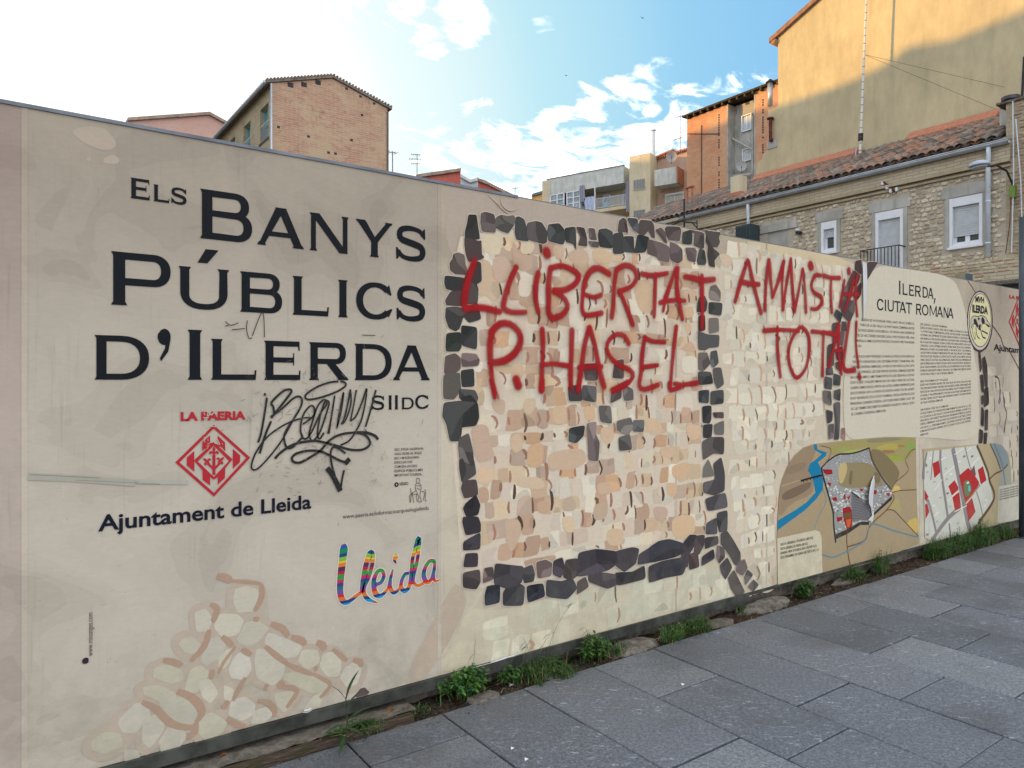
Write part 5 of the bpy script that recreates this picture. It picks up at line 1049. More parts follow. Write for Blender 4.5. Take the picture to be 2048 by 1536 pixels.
# --- marker tag
tg = Print(8)
for s_, w in (([(255,265),(235,400),(200,600),(170,695)],1),([(240,222),(230,245)],1),([(295,460),(400,330),(480,225),(490,195),(460,185),(400,210),(300,310),(315,350),(325,420)],1.1),([(290,450),(400,370),(510,270),(570,255),(592,300),(560,390),(430,600),(425,690),(450,745),(500,740),(590,650)],1),
    ([(295,490),(240,620),(185,800)],1.1),([(710,462),(620,458),(500,490),(380,550),(250,650),(150,790),(105,920),(130,958),(180,935),(280,830),(400,670),(500,490)],.8),([(940,110),(860,118),(740,160),(640,225),(622,262),(660,283),(780,260),(930,205),(1010,150),(1000,118),(960,108)],1),
    ([(600,520),(700,440),(710,370),(680,340),(620,400),(585,490),(580,600),(620,662),(680,600),(760,430),(830,320),(800,285),(740,350),(690,500),(660,620),(690,690)],.9),([(690,690),(760,600),(830,400),(850,310),(815,300),(770,420),(740,600),(760,660),(800,600)],.9),([(840,610),(870,470),(905,245)],.9),([(905,245),(880,400),(850,610)],.8),
    ([(925,560),(950,400),(990,215),(970,380),(930,545)],.8),([(970,520),(1000,450),(1035,300),(1055,185)],.9),([(970,520),(1010,480),(1060,320),(1055,185)],.8),([(1055,490),(1080,370),(1112,190)],.8),([(1055,490),(1110,440),(1170,300),(1210,180),(1200,300),(1160,480),(1100,600),(1040,680),(960,720)],.9),
    ([(1300,190),(1250,380),(1200,545)],1),([(1205,575),(1200,580)],2),([(330,850),(400,780),(520,710),(680,680),(760,685),(900,720),(1050,762),(1160,765),(1230,730),(1240,680),(1190,620),(1090,600),(950,622),(850,680),(770,770),(680,830),(580,885),(510,880),(495,840),(540,800),(640,775),(760,778),(860,820),(960,870),(1040,890)],1.2),
    ([(1090,600),(1200,600),(1290,630),(1320,668)],1.4),([(830,940),(880,1000),(960,1160)],2.6),([(960,1160),(975,1050),(995,960)],1),([(1010,800),(930,745),(885,745),(865,800),(875,900),(905,1010),(935,1120)],1),([(1010,860),(1040,890)],3.5)):
    pts = cat([K_M(*p) for p in s_], .006); tg.ribbon(pts, .0094*w, None); put('marker_stroke', tg.mb, M_marker, panels[2], fix=False); tg.mb = MB()
K_N = crop(450, 330, 3.072)
for s_ in ([(0,960),(30,985),(80,970)], [(20,985),(0,990)], [(40,1012),(120,1005)], [(135,955),(130,1010),(145,1065),(165,1060)], [(165,1050),(228,905),(240,1060)], [(840,1045),(920,1047)]): tg.ribbon(cat([K_N(*p) for p in s_], .01), .0035, None); put('marker_stroke', tg.mb, M_marker, panels[2], fix=False); tg.mb = MB()


# --- red spray graffiti: paint density sampled on fine grids, joined strokes, soft overspray
def spray(name, strokes, u0, u1, z0, z1, step=.0065):
    us = np.arange(u0, u1, step); zs = np.arange(z0, z1, step); U, Z = np.meshgrid(us, zs)
    core = np.zeros_like(U); hal = np.zeros_like(U)
    for K, pts, w in strokes:
        q = cat([K(*p) for p in pts], .025) if len(pts) > 1 else [K(*pts[0]), (K(*pts[0])[0]+.004, K(*pts[0])[1]+.004)]
        dm = np.full_like(U, 9.0)
        for a, b in zip(q[:-1], q[1:]):
            lo0, lo1 = min(a[0], b[0])-.12, max(a[0], b[0])+.12; h0, h1 = min(a[1], b[1])-.12, max(a[1], b[1])+.12
            i0, i1 = np.searchsorted(us, (lo0, lo1)); j0, j1 = np.searchsorted(zs, (h0, h1))
            if i1 <= i0 or j1 <= j0: continue
            uu = U[j0:j1, i0:i1]; zz_ = Z[j0:j1, i0:i1]; dx, dz = b[0]-a[0], b[1]-a[1]; L2 = dx*dx+dz*dz+1e-12
            t = np.clip(((uu-a[0])*dx+(zz_-a[1])*dz)/L2, 0, 1); d = np.hypot(uu-a[0]-t*dx, zz_-a[1]-t*dz)
            dm[j0:j1, i0:i1] = np.minimum(dm[j0:j1, i0:i1], d)
        r_ = .0150*w*(1+.11*np.sin(U*13+Z*9)+.09*np.sin(U*5.3-Z*21+2)); c_ = 1-np.clip((dm-r_*.72)/(r_*.66), 0, 1); c_ = c_*c_*(3-2*c_); h_ = .13*np.exp(-(np.maximum(dm-r_, 0)/.026)**1.3)*(dm < .1)
        core = 1-(1-core)*(1-c_*(.90+.06*np.sin(U*17+Z*11))); hal = np.maximum(hal, h_)
    A = np.clip(1-(1-core)*(1-hal), 0, 1); A[A < .02] = 0
    nz, nu = A.shape; keep = (A[:-1, :-1] > 0) | (A[1:, :-1] > 0) | (A[:-1, 1:] > 0) | (A[1:, 1:] > 0)
    jj, ii = np.nonzero(keep); idx = -np.ones(nz*nu, int); quad = np.stack([jj*nu+ii, jj*nu+ii+1, (jj+1)*nu+ii+1, (jj+1)*nu+ii], 1)
    used = np.unique(quad); idx[used] = np.arange(len(used)); quad = idx[quad]
    co = np.stack([U.ravel()[used], np.full(len(used), D-.0088), Z.ravel()[used]], 1)
    base = wloc(hoard); me = bpy.data.meshes.new(name); me.from_pydata((co-np.array(base)).tolist(), [], quad.tolist()); me.materials.append(M_spray)
    at = me.attributes.new('paint', 'FLOAT', 'POINT'); at.data.foreach_set('value', A.ravel()[used].astype(np.float32))
    o = bpy.data.objects.new(name, me); C.objects.link(o); o.parent = hoard; LOC[o.name] = base; return o
B, G_ = K_B, K_G
S1 = [(B,[(335,550),(290,680),(262,800),(258,890),(275,912)],1.1),(B,[(265,910),(400,905),(530,935)],1),(B,[(655,595),(600,720),(565,850),(563,910),(620,938),(725,940)],1.1),(B,[(825,640),(808,720),(806,840),(825,935)],1),(B,[(890,475),(895,492)],2.0),
    (B,[(920,600),(905,720),(905,850),(905,940),(935,985)],1.1),(B,[(922,600),(1000,582),(1080,610),(1135,655),(1115,715),(1040,765),(950,778)],1.15),(B,[(955,775),(1035,845),(1048,910),(1000,965),(935,985)],1.1),
    (B,[(1370,645),(1290,600),(1230,620),(1185,700),(1165,830),(1165,930),(1200,962),(1310,945)],1.05),(B,[(1190,805),(1250,825),(1305,808)],1),(B,[(1425,620),(1408,750),(1402,880),(1390,975)],.95),(B,[(1430,610),(1490,578),(1555,600),(1582,670),(1540,740),(1450,778)],1.15),(B,[(1450,780),(1490,870),(1550,1028)],1),
    (B,[(1620,645),(1700,658),(1815,640)],1.0),(B,[(1725,650),(1722,800),(1715,968)],.9),(K_E,[(930,1015),(870,1200),(800,1400),(760,1520)],1.1),(B,[(1810,800),(1785,930)],.6),(K_E,[(975,1000),(955,1250),(965,1480)],1.2),(G_,[(50,500),(55,650),(75,800),(100,930)],1.1),(G_,[(-90,790),(-20,775),(60,768),(120,775)],.85),
    (G_,[(120,570),(200,582),(260,600),(370,590)],1.2),(G_,[(265,565),(265,700),(268,850),(262,1000)],1.15),
    (B,[(470,1085),(455,1200),(460,1350),(475,1480),(495,1560)],1.15),(K_C,[(385,0),(398,50),(410,108)],1.0),(B,[(465,1090),(530,1028),(610,1028),(675,1085),(690,1165),(650,1250),(570,1310),(490,1325)],1.2),(B,[(655,1455),(672,1500)],1.5),
    (B,[(855,1070),(862,1200),(856,1350),(850,1536)],1.1),(K_C,[(715,0),(712,65)],1.0),(B,[(1085,1080),(1080,1250),(1074,1400),(1075,1515)],1.05),(B,[(850,1340),(950,1335),(1055,1350)],1.05),
    (B,[(1215,1060),(1180,1200),(1155,1380),(1130,1536)],1.1),(K_C,[(955,10),(940,65)],.6),(B,[(1220,1060),(1262,1200),(1295,1380),(1332,1510)],1.2),(B,[(1140,1362),(1230,1355),(1312,1355)],.9),
    (B,[(1520,1180),(1490,1125),(1430,1108),(1370,1150),(1352,1215),(1385,1290),(1450,1345),(1530,1385),(1552,1430),(1500,1500),(1400,1545)],1.0),(K_C,[(1260,10),(1160,62)],1.0),
    (B,[(1795,1168),(1700,1160),(1640,1130)],1.0),(B,[(1645,1130),(1625,1250),(1615,1400),(1602,1500),(1640,1530),(1745,1495)],1.0),(B,[(1625,1362),(1740,1345)],.9),(B,[(1885,1050),(1862,1250),(1845,1450),(1838,1520)],1.0),(K_C,[(1525,20),(1535,62),(1600,45)],1.0),(G_,[(30,1480),(100,1490),(222,1475)],1.0)]
S1 += [(B,[(1718,960),(1717,985)],.35),(B,[(495,1515),(497,1560)],.3),(B,[(1556,1020),(1560,1048)],.35),(B,[(930,985),(931,1015)],.3)]
S2 = [(G_,[(655,430),(600,600),(550,780)],1.1),(G_,[(665,440),(710,650),(770,875)],1.1),(G_,[(600,612),(680,630),(752,635)],1.1),(G_,[(835,430),(815,600),(803,850)],1.1),(G_,[(838,430),(852,600),(870,740)],1.0),(G_,[(870,740),(920,600),(965,440)],1.1),
    (G_,[(962,440),(950,650),(957,850)],.8),(G_,[(957,850),(985,650),(1025,420)],.9),(G_,[(1025,420),(1038,650),(1055,860)],1.1),(G_,[(1055,860),(1090,700),(1125,510)],.9),(G_,[(1125,510),(1143,650),(1155,870)],1.0),(G_,[(1193,470),(1197,485)],1.8),
    (G_,[(1280,560),(1232,560),(1200,640),(1220,700),(1285,745),(1285,800),(1245,845),(1200,843)],1.0),(G_,[(1305,560),(1370,578),(1440,580)],1.3),(G_,[(1370,580),(1365,700),(1375,872)],1.0),(G_,[(1519,515),(1522,530)],1.6),(G_,[(1482,600),(1462,720),(1440,830)],.8),
    (G_,[(1560,600),(1520,750),(1482,860)],.9),(G_,[(1590,560),(1575,700),(1590,900)],1.0),(G_,[(1480,720),(1600,720)],.9),(G_,[(795,1030),(940,1022),(1090,1032)],1.1),(G_,[(910,1000),(912,1200),(935,1420)],1.0),
    (G_,[(1100,1000),(1042,1080),(1005,1200),(1020,1340),(1075,1430),(1150,1350),(1182,1200),(1172,1060),(1120,1000)],1.05),(G_,[(1205,1035),(1300,1045),(1410,1060)],1.1),(G_,[(1305,1040),(1300,1200),(1295,1410)],.95),
    (G_,[(1430,980),(1395,1150),(1350,1330)],1.3),(G_,[(1435,985),(1430,1200),(1455,1400)],1.1),(G_,[(1390,1200),(1460,1195)],.9),(G_,[(1520,960),(1492,1150),(1470,1300),(1495,1370),(1570,1362)],1.15),(G_,[(1583,960),(1580,1150),(1602,1340)],1.0),(G_,[(1607,1412),(1612,1430)],1.6)]
spray('red_graffiti', S1, wp(890, 700)[0], wp(1450, 700)[0], wp(1000, 850)[1]-.12, wp(1000, 470)[1]+.12)
spray('red_graffiti', S2, wp(1452, 700)[0], wp(1735, 700)[0], wp(1600, 790)[1]-.15, wp(1600, 480)[1]+.15)

# --- peeled vinyl strips and creases
M_peel = simple('peeled_white_vinyl', (.68, .67, .67), .55, var=.08, scale=8, bmp=.05)
def peel(pts, w0, lift, name='peeled_strip'):
    q = cat([K_X(*p) for p in pts], .02); m = MB(); L = len(q); vs = []
    for i, (u, z) in enumerate(q):
        t = i/(L-1); w = w0*(1-.85*abs(t*1.6-.6) if t > .4 else .6+t); w = max(w, .004)
        vs += [(u-w/2, D-.012-lift*math.sin(math.pi*t), z), (u, D-.013-lift*.4*math.sin(math.pi*t), z+.002), (u+w/2, D-.012-lift*.2, z+.004)]
    m.mesh(vs, [(3*i+k, 3*i+k+1, 3*i+k+4, 3*i+k+3) for i in range(L-1) for k in (0, 1)]); m.smooth = True; put(name, m, M_peel, hoard, fix=False)
def flap(Lp, Rp, lift, name='torn_flap'):
    m = MB(); vs = []; n_ = len(Lp)
    for i, (a, b_) in enumerate(zip(Lp, Rp)):
        t = i/(n_-1); (ua, za), (ub, zb) = wp(*a), wp(*b_)
        for k in range(5): q = k/4; vs.append((ua+(ub-ua)*q, D-.013-lift*math.sin(math.pi*t)*(1-q)-.006*math.sin(q*6), za+(zb-za)*q))
    m.mesh(vs, [(5*i+k, 5*i+k+1, 5*i+k+6, 5*i+k+5) for i in range(n_-1) for k in range(4)]); m.smooth = True; put(name, m, M_peel, hoard, fix=False)
flap([(1744.5, 951), (1736, 964), (1730, 980), (1727.5, 994), (1729, 1006), (1736, 1016), (1740, 1025)], [(1745.5, 953), (1747, 962), (1746, 974), (1744, 990), (1743, 1004), (1743, 1016), (1741.5, 1026)], .03)
flap([(1740, 1022), (1739, 1030), (1733, 1040)], [(1745, 1022), (1745, 1032), (1742, 1044)], .01)
flap([(1703, 985), (1710, 990), (1717, 996)], [(1701, 981), (1712, 985), (1719, 993)], .006)
flap([(1722.5, 525), (1722, 560), (1722.5, 600), (1724, 640)], [(1731, 527), (1732, 560), (1729.5, 600), (1725.5, 642)], .006)
flap([(940, 1334), (975, 1324), (1005, 1313), (1030, 1307)], [(940, 1337.5), (975, 1328.5), (1005, 1320), (1030, 1310.5)], .006)
flap([(606, 1418), (612, 1415), (620, 1413)], [(604, 1424), (613, 1424), (622, 1419)], .008)
cm = MB()
for pts in ([(975,390),(990,404),(1003,418),(1015,428)], [(1000,392),(1003,410),(1018,422),(1035,418)], [(985,398),(1000,412)]):
    q = cat([K_X(*p) for p in pts], .02); L = len(q); cm.tube([(u, D-.001, z) for u, z in q], [max(.0012, .0050*math.sin(math.pi*(i+.3)/L)) for i in range(L)], 6, col(196, 182, 166))
cm.smooth = True; put('vinyl_crease', cm, M_panel, hoard, fix=False)
# ---------------------------------------------------------------- building materials
def f_brick(cA, cB, cM, scale=1.0, blotch=None):
    def f(n, b, P):
        sp = n.new('ShaderNodeSeparateXYZ'); n.link(P, sp.inputs[0]); cb = n.new('ShaderNodeCombineXYZ')
        n.link(n.m('ADD', sp.outputs[0], sp.outputs[1]), cb.inputs[0]); n.link(sp.outputs[2], cb.inputs[1])
        w = n.noise(P, 3, 3, .5); wv = n.new('ShaderNodeVectorMath', operation='ADD'); n.link(cb.outputs[0], wv.inputs[0])
        wc = n.new('ShaderNodeCombineXYZ'); n.link(n.m('MULTIPLY', n.m('SUBTRACT', w, .5), .05), wc.inputs[1]); n.link(wc.outputs[0], wv.inputs[1])
        br = n.new('ShaderNodeTexBrick'); n.link(wv.outputs[0], br.inputs[0]); br.inputs['Scale'].default_value = 1
        br.inputs['Brick Width'].default_value = .27*scale; br.inputs['Row Height'].default_value = .068*scale; br.inputs['Mortar Size'].default_value = .009*scale; br.inputs['Mortar Smooth'].default_value = .4
        br.inputs['Color1'].default_value = (1, 1, 1, 1); br.inputs['Color2'].default_value = (0, 0, 0, 1); br.inputs['Mortar'].default_value = (.5, .5, .5, 1); br.inputs['Bias'].default_value = 0
        big = n.noise(P, .55, 5, .6); pick = n.noise(n.vscale(P, (1, 1, 3)), 2.6, 4, .6)
        k = n.m('ADD', n.m('MULTIPLY', br.outputs['Color'], .45), n.m('MULTIPLY', n.sm(n.m('ADD', n.m('MULTIPLY', big, .6), n.m('MULTIPLY', pick, .4)), .40, .60), .75))
        c = n.mix(k, cA, cB)
        c = n.mix(n.m('MULTIPLY', br.outputs['Fac'], .8), c, cM)
        c = n.mix(n.m('MULTIPLY', n.sm(n.noise(P, 1.7, 7, .7), .56, .7), .45), c, tuple(v*.5 for v in cA))
        if blotch: c = n.mix(n.sm(n.noise(P, .8, 3, .5), .56, .68), c, blotch)
        setc(n, b, c); bump(n, b, n.m('SUBTRACT', 1.0, br.outputs['Fac']), .5, .012)
    return f
M_brick_pink = material('old_mixed_brick', f_brick((.42, .215, .15), (.50, .36, .235), (.52, .43, .33), 1.9), .9, .15)
M_brick_tan = material('tan_brick', f_brick((.34, .275, .185), (.45, .375, .26), (.33, .28, .21), 1.5), .9, .15)
M_brick_red = material('orange_brick', f_brick((.50, .215, .115), (.58, .34, .20), (.50, .33, .22), 1.8), .9, .15)
M_brick_yel = material('yellow_coursed_brick', f_brick((.42, .36, .26), (.52, .45, .33), (.30, .25, .19), 1.15), .9, .15)
def f_plaster(cA, cB, streak=.3, sc=1.0, streakc=(.25, .24, .2)):
    def f(n, b, P):
        a = n.noise(P, .5*sc, 6, .6); s_ = n.noise(n.vscale(P, (3, 3, .25)), 1.2*sc, 5, .6); g = n.noise(P, 14, 6, .65)
        c = n.mix(n.sm(a, .35, .65), cA, cB); c = n.mix(n.m('MULTIPLY', n.sm(s_, .5, .68), streak), c, streakc)
        m_ = n.noise(n.vscale(P, (1, 1, .45)), 3.4, 7, .68)
        c = n.mix(1, c, n.ramp(m_, [(.3, (.88, .88, .87)), (.7, (1.09, 1.09, 1.08))]), 'MULTIPLY')
        setc(n, b, c); bump(n, b, g, .35, .01)
    return f
M_yellow = material('ochre_stucco', f_plaster((.475, .405, .265), (.55, .475, .305), .35, 1, (.40, .345, .23)), .92, .1)
M_cream = material('cream_render', f_plaster((.56, .49, .33), (.62, .55, .40), .25), .9, .1)
M_parapet = material('streaked_grey_render', f_plaster((.50, .53, .50), (.60, .63, .60), .6, 2.2, (.36, .36, .31)), .9, .1)
M_pinkr = material('pink_render', f_plaster((.52, .36, .27), (.58, .42, .33), .2), .9, .1)
M_grayr = material('grey_render', f_plaster((.33, .32, .29), (.46, .455, .43), .4, 1.6, (.22, .21, .19)), .9, .1)
M_redw = material('red_painted_wall', f_plaster((.50, .13, .10), (.56, .17, .13), .2), .9, .1)
M_bluew = material('pale_blue_wall', f_plaster((.52, .66, .70), (.6, .74, .78), .1), .9, .1)
M_salmon = material('salmon_brick_wall', f_brick((.56, .33, .27), (.62, .42, .35), (.58, .42, .36)), .9, .15)
M_orangew = material('orange_render', f_plaster((.6, .36, .1), (.66, .42, .15), .2), .9, .1)
M_win = simple('white_window_frame', (.72, .74, .78), .45, var=.05)
M_shut = simple('grey_roller_shutter', (.50, .53, .56), .5, var=.1)
M_dark = simple('dark_opening', (.03, .032, .036), .6, var=.3)
def f_glass(n, b, P): setc(n, b, (.05, .07, .075)); b.inputs['Specular IOR Level'].default_value = 1.0
M_glass = material('window_glass', f_glass, .06, 1.0)
def f_glass2(n, b, P): setc(n, b, (.16, .28, .29)); b.inputs['Specular IOR Level'].default_value = 1.0
M_teal = material('greenish_glass', f_glass2, .12, 1.0)
M_metal = simple('zinc_gutter', (.46, .50, .56), .38, .55, .15, 4, .05)
M_pipe = simple('pale_downpipe', (.60, .66, .74), .45, .1, .12, 3, .05)
M_rust = simple('rusty_iron', (.14, .035, .02), .8, 0, .5, 12, .4)
M_black = simple('black_iron', (.03, .03, .034), .5, .3, .3)
M_tile = None
def f_tile(n, b, P):
    c0, _ = attr(n); a = n.noise(P, 16, 6, .7); oi = n.new('ShaderNodeObjectInfo')
    c = n.mix(n.sm(a, .42, .66), c0, (.14, .115, .085)); c = n.mix(n.m('MULTIPLY', n.sm(n.noise(P, 40, 4, .7), .56, .66), .5), c, (.30, .26, .20))
    setc(n, b, c); bump(n, b, a, .4, .01)
M_tile = material('old_clay_tile', f_tile, .9, .15)
M_newtile = simple('new_terracotta', (.46, .185, .11), .8, var=.2, scale=10)
M_stone = None
def f_stone(n, b, P):
    c0, _ = attr(n); a = n.noise(P, 22, 6, .68); g = n.noise(P, 90, 3, .6)
    c = n.mix(1, c0, n.ramp(a, [(.28, (.66, .64, .6)), (.72, (1.22, 1.2, 1.16))]), 'MULTIPLY'); setc(n, b, c); bump(n, b, n.m('ADD', a, n.m('MULTIPLY', g, .5)), .55, .012)
M_stone = material('rubble_stone', f_stone, .92, .12)
def f_mortar(n, b, P):
    a = n.noise(P, 1.1, 6, .6); g = n.noise(P, 30, 6, .7); c = n.mix(n.sm(a, .4, .6), (.37, .32, .25), (.46, .41, .33)); c = n.mix(n.sm(g, .4, .7), c, (.50, .455, .38)); setc(n, b, c); bump(n, b, g, .8, .02)
M_mortar = material('lime_mortar', f_mortar, .95, .1)
NORTH = math.pi/2
def frx(px, Z, head=-math.pi/2): return Fr(px, Z, head)

# ---------------------------------------------------------------- low rubble-stone house facing the empty plot
HX = Fr(1935, 17.0, -math.pi/2)                # facade at constant X, s runs towards the viewer's right
X0 = HX.o.x
house = thing('stone_house', (X0, 12, 0), 'long low rubble-stone house with clay tile roof, white shuttered windows and zinc gutter', 'house')
sL = HX.uv(1262, 440)[0]; sR = HX.uv(2012, 400)[0]
zE = HX.uv(1935, 300)[1]                       # eaves
def hb(mb, px0, py0, px1, py1, n0, n1, c=None):   # box from two picture corners on the facade
    s0, z1 = HX.uv(px0, py0); s1, _ = HX.uv(px1, py0); zt = z1; zb_ = HX.uv(px0, py1)[1]; mb.box(s0, s1, n0, n1, zb_, zt, c, 0, HX)
m = MB()
wins = []
def wrect(a, b_): s0, zt = HX.uv(*a); s1, zb_ = HX.uv(*b_); return (s0, s1, zb_, zt)
W1 = wrect((1900, 399), (1966, 487)); W2 = wrect((1752, 427), (1807, 600)); W2 = (W2[0], W2[1], W2[3]-2.35, W2[3]); W3 = wrect((1643.5, 446), (1674, 502)); W4 = wrect((1535, 466), (1576, 520)); W4 = (W4[0], W4[1], W4[3]-1.2, W4[3])
rects = [W1, W2, W3, W4]
# mortar wall built around the openings
ss = sorted({sL-1, sR}|{v for r_ in rects for v in r_[:2]})
for a, b_ in zip(ss[:-1], ss[1:]):
    cut = [r_ for r_ in rects if r_[0] <= a+1e-6 and r_[1] >= b_-1e-6]
    if cut: r_ = cut[0]; m.box(a, b_, -.45, 0, 0, r_[2], None, 0, HX); m.box(a, b_, -.45, 0, r_[3], zE, None, 0, HX)
    else: m.box(a, b_, -.45, 0, 0, zE, None, 0, HX)
put('wall', m, M_mortar, house)
# rubble stones: each one its own lump of geometry
rr = random.Random(99)
def stone_shape(w, h, d, q):
    a = [(-.5, -.34), (-.3, -.5), (.3, -.5), (.5, -.3), (.5, .3), (.32, .5), (-.3, .5), (-.5, .32)]
    o = [(x*w*q.uniform(.88, 1.04), y*h*q.uniform(.86, 1.05)) for x, y in a]; i_ = [(x*q.uniform(.62, .78), y*q.uniform(.58, .76)) for x, y in o]
    tx, ty = q.uniform(-.25, .25), q.uniform(-.35, .35)
    vs = [(x, -.004, y) for x, y in o]+[(x, d*(1+tx*x/w+ty*y/h), y) for x, y in i_]
    fs = [(k, (k+1) % 8, (k+1) % 8+8, k+8) for k in range(8)]+[tuple(range(8, 16))]
    return vs, fs
STC = [tuple(v*1.22 for v in q) for q in [(.40, .345, .265), (.46, .40, .305), (.36, .305, .235), (.52, .46, .36), (.33, .28, .22), (.43, .36, .27), (.31, .27, .225), (.42, .33, .26), (.56, .51, .42), (.48, .42, .33)]]
shapes = []
def stones(fr, s0, s1, z0, z1, hole, wr, hr, parent, n_obj, prox, name='stone', cols=STC, dep=(.012, .035), mat=None):
    """rows of stones; the n_obj nearest ones (by PROX) are parts, the others one joined part"""
    mat = mat or M_stone; lst = []; z = z0
    while z < z1:
        h = rr.uniform(*hr); s_ = s0-rr.random()*.2
        while s_ < s1:
            w = rr.uniform(*wr); hh = h*rr.uniform(.78, 1.0); cs, cz = s_+w/2, z+h/2+rr.uniform(-.02, .02)*(1 if name == 'stone' else .2)
            if cs-w*.4 > s0 and cs+w*.4 < s1 and not any(cs+w*.45 > r_[0]-.10 and cs-w*.45 < r_[1]+.10 and cz+h/2 > r_[2]-.08 and cz-h/2 < r_[3]+.26 for r_ in hole) and rr.random() > .045:
                lst.append((cs, cz, w*rr.uniform(.86, .97), hh*.90, prox(cs, cz)))
            s_ += w
        z += h
    lst.sort(key=lambda t: t[4]); pool = []
    for k in range(14):
        w, h = .19, .075; vs, fs = stone_shape(w, h, rr.uniform(*dep), rr); mb = MB(); c = rr.choice(cols); v_ = rr.uniform(.85, 1.15)
        e0 = fr.ex; en = fr.en
        mb.mesh([(e0.x*x+en.x*y, e0.y*x+en.y*y, z_) for x, y, z_ in vs], fs, tuple(q*v_ for q in c)); me = mb.data(name, mat); fixn(me); pool.append(me)
    base = wloc(parent)
    for cs, cz, w, h, _ in lst[:n_obj]:
        o = bpy.data.objects.new(name, rr.choice(pool)); C.objects.link(o); o.parent = parent; p = fr.w(cs, 0.002, cz); o.location = Vector(p)-base
        sx = w/.19; o.scale = (1 if abs(fr.ex.x) < .5 else sx, sx if abs(fr.ex.x) < .5 else 1, h/.075)
    mb = MB()
    for cs, cz, w, h, _ in lst[n_obj:]:
        vs, fs = stone_shape(w, h, rr.uniform(*dep), rr); c = rr.choice(cols); v_ = rr.uniform(.82, 1.15)
        mb.mesh([fr.w(cs+x, y, cz+z_) for x, y, z_ in vs], fs, tuple(q*v_ for q in c))
    if mb.v: put(name+'work', mb, mat, parent, kind='stuff')
def prox_(cs, cz):
    p = HX.w(cs, 0, cz); d = math.hypot(p[0], p[1]); zl = EYE+(ZT-EYE)*d/ (D*d/max(p[1], .1)) if False else 0
    # height hidden by the hoarding in front, as seen from the street
    t = D/p[1] if p[1] > 0 else 1; hid = EYE+(ZT+.02-EYE)/t
    return d if cz > hid+.03 else d+100
stones(HX, sL-.6, sR, 3.6, zE-.62, rects, (.10, .20), (.085, .125), house, 300, prox_)
# eaves band: coursed bricks and two projecting mouldings, gutter above
m = MB(); m.box(sL-1, sR+.1, .0, .07, zE-.60, zE-.55, None, 0, HX); m.box(sL-1, sR+.1, .0, .13, zE-.50, zE-.44, None, 0, HX); put('cornice_moulding', m, M_brick_tan, house)
m = MB(); m.box(sL-1, sR+.1, .0, .06, zE-.44, zE-.06, None, 0, HX); put('cornice_band', m, M_brick_yel, house)
m = MB(); pts = []
s_a, s_b = HX.uv(1366, 425)[0], sR+.12
NG = 8
for e in (s_a, s_b):
    pts.append([HX.w(e, .16+.085*math.cos(t), zE-.03+.085*math.sin(t)) for t in np.linspace(math.pi, 2*math.pi, NG)]+[HX.w(e, .16+.078*math.cos(t), zE-.03+.078*math.sin(t)) for t in np.linspace(2*math.pi, math.pi, NG)])
L_ = len(pts[0]); m.mesh(pts[0]+pts[1], [(i, (i+1) % L_, (i+1) % L_+L_, i+L_) for i in range(L_)])
m.tube([HX.w(s_a, .245, zE-.02), HX.w(s_b, .245, zE-.02)], .014, 6); m.smooth = True; put('gutter', m, M_metal, house)
for px, ya, yb in ((1502.5, 400, 478), (1983, 290, 515)):
    s_, _ = HX.uv(px, 350); zb_ = HX.uv(px, yb)[1]; m = MB(); m.tube([HX.w(s_, .16, zE-.10), HX.w(s_, .16, zE-.26), HX.w(s_-.03, .10, zE-.48), HX.w(s_-.03, .10, zb_)], .052, 10); m.smooth = True
    for z_ in np.arange(zb_+.3, zE-.7, .95): m.tube([HX.w(s_-.03, .10, z_), HX.w(s_-.03, .10, z_+.04)], .060, 10)
    put('downpipe', m, M_pipe, house)
# roof: mono-pitch up to the ochre wall, barrel tiles row by row
RD, RR = 3.5, 1.58; sl = math.atan2(RR, RD); RL = math.hypot(RD, RR)
m = MB()
pr = [HX.w(e, .20, zE+.0) for e in (sL-1.2, sR)]+[HX.w(e, -RD, zE+RR+.07) for e in (sR, sL-1.2)]
m.mesh(pr+[(p[0], p[1], p[2]-.10) for p in pr], [(0, 1, 2, 3), (7, 6, 5, 4), (0, 4, 5, 1), (1, 5, 6, 2), (2, 6, 7, 3), (3, 7, 4, 0)]); put('roof_deck', m, M_mortar, house)
TCOL = [tuple((q[0]*.92, q[1]*1.03, q[2]*1.06)) for q in [(.24, .145, .12), (.20, .13, .11), (.29, .18, .145), (.16, .115, .10), (.32, .22, .18), (.23, .175, .15), (.38, .17, .11), (.13, .10, .09), (.27, .22, .19)]]
def tile_geo(w0, w1, L, up, q):
    vs = []; nseg = 6
    for k, (w, y) in enumerate(((w0, 0), (w1, L))):
        for i in range(nseg+1):
            t = math.pi*i/nseg; vs.append((w/2*math.cos(t), y, (w*.42*math.sin(t)) if up else (w*.36*(1-math.sin(t)))))
    fs = [(i, i+1, i+nseg+2, i+nseg+1) for i in range(nseg)]
    th = .014
    vs += [(x, y, z-th) for x, y, z in vs[:nseg+1]]; fs += [(i, i+2*(nseg+1), i+2*(nseg+1)+1, i+1) for i in range(nseg)]
    return vs, fs
rot = lambda y, z: (.22-y*math.cos(sl)-z*math.sin(sl)*0, zE+.045+y*math.sin(sl)+z)
tl = []; nrow = int(RL/.36)+1; sp_ = .215
s_ = sL-1.1; 
while s_ < sR-.05:
    for j in range(nrow):
        if j*.36 > RL-.1: continue
        tl.append((s_+rr.uniform(-.012, .012), j*.36+rr.uniform(-.02, .02), True)); 
        tl.append((s_+sp_/2, j*.36+.04, False))
    s_ += sp_
def tkey(t): p = HX.w(t[0], 0, 0); return (0 if t[2] else 50)+math.hypot(p[0], p[1])+t[1]*.3
tl.sort(key=tkey); pool = []
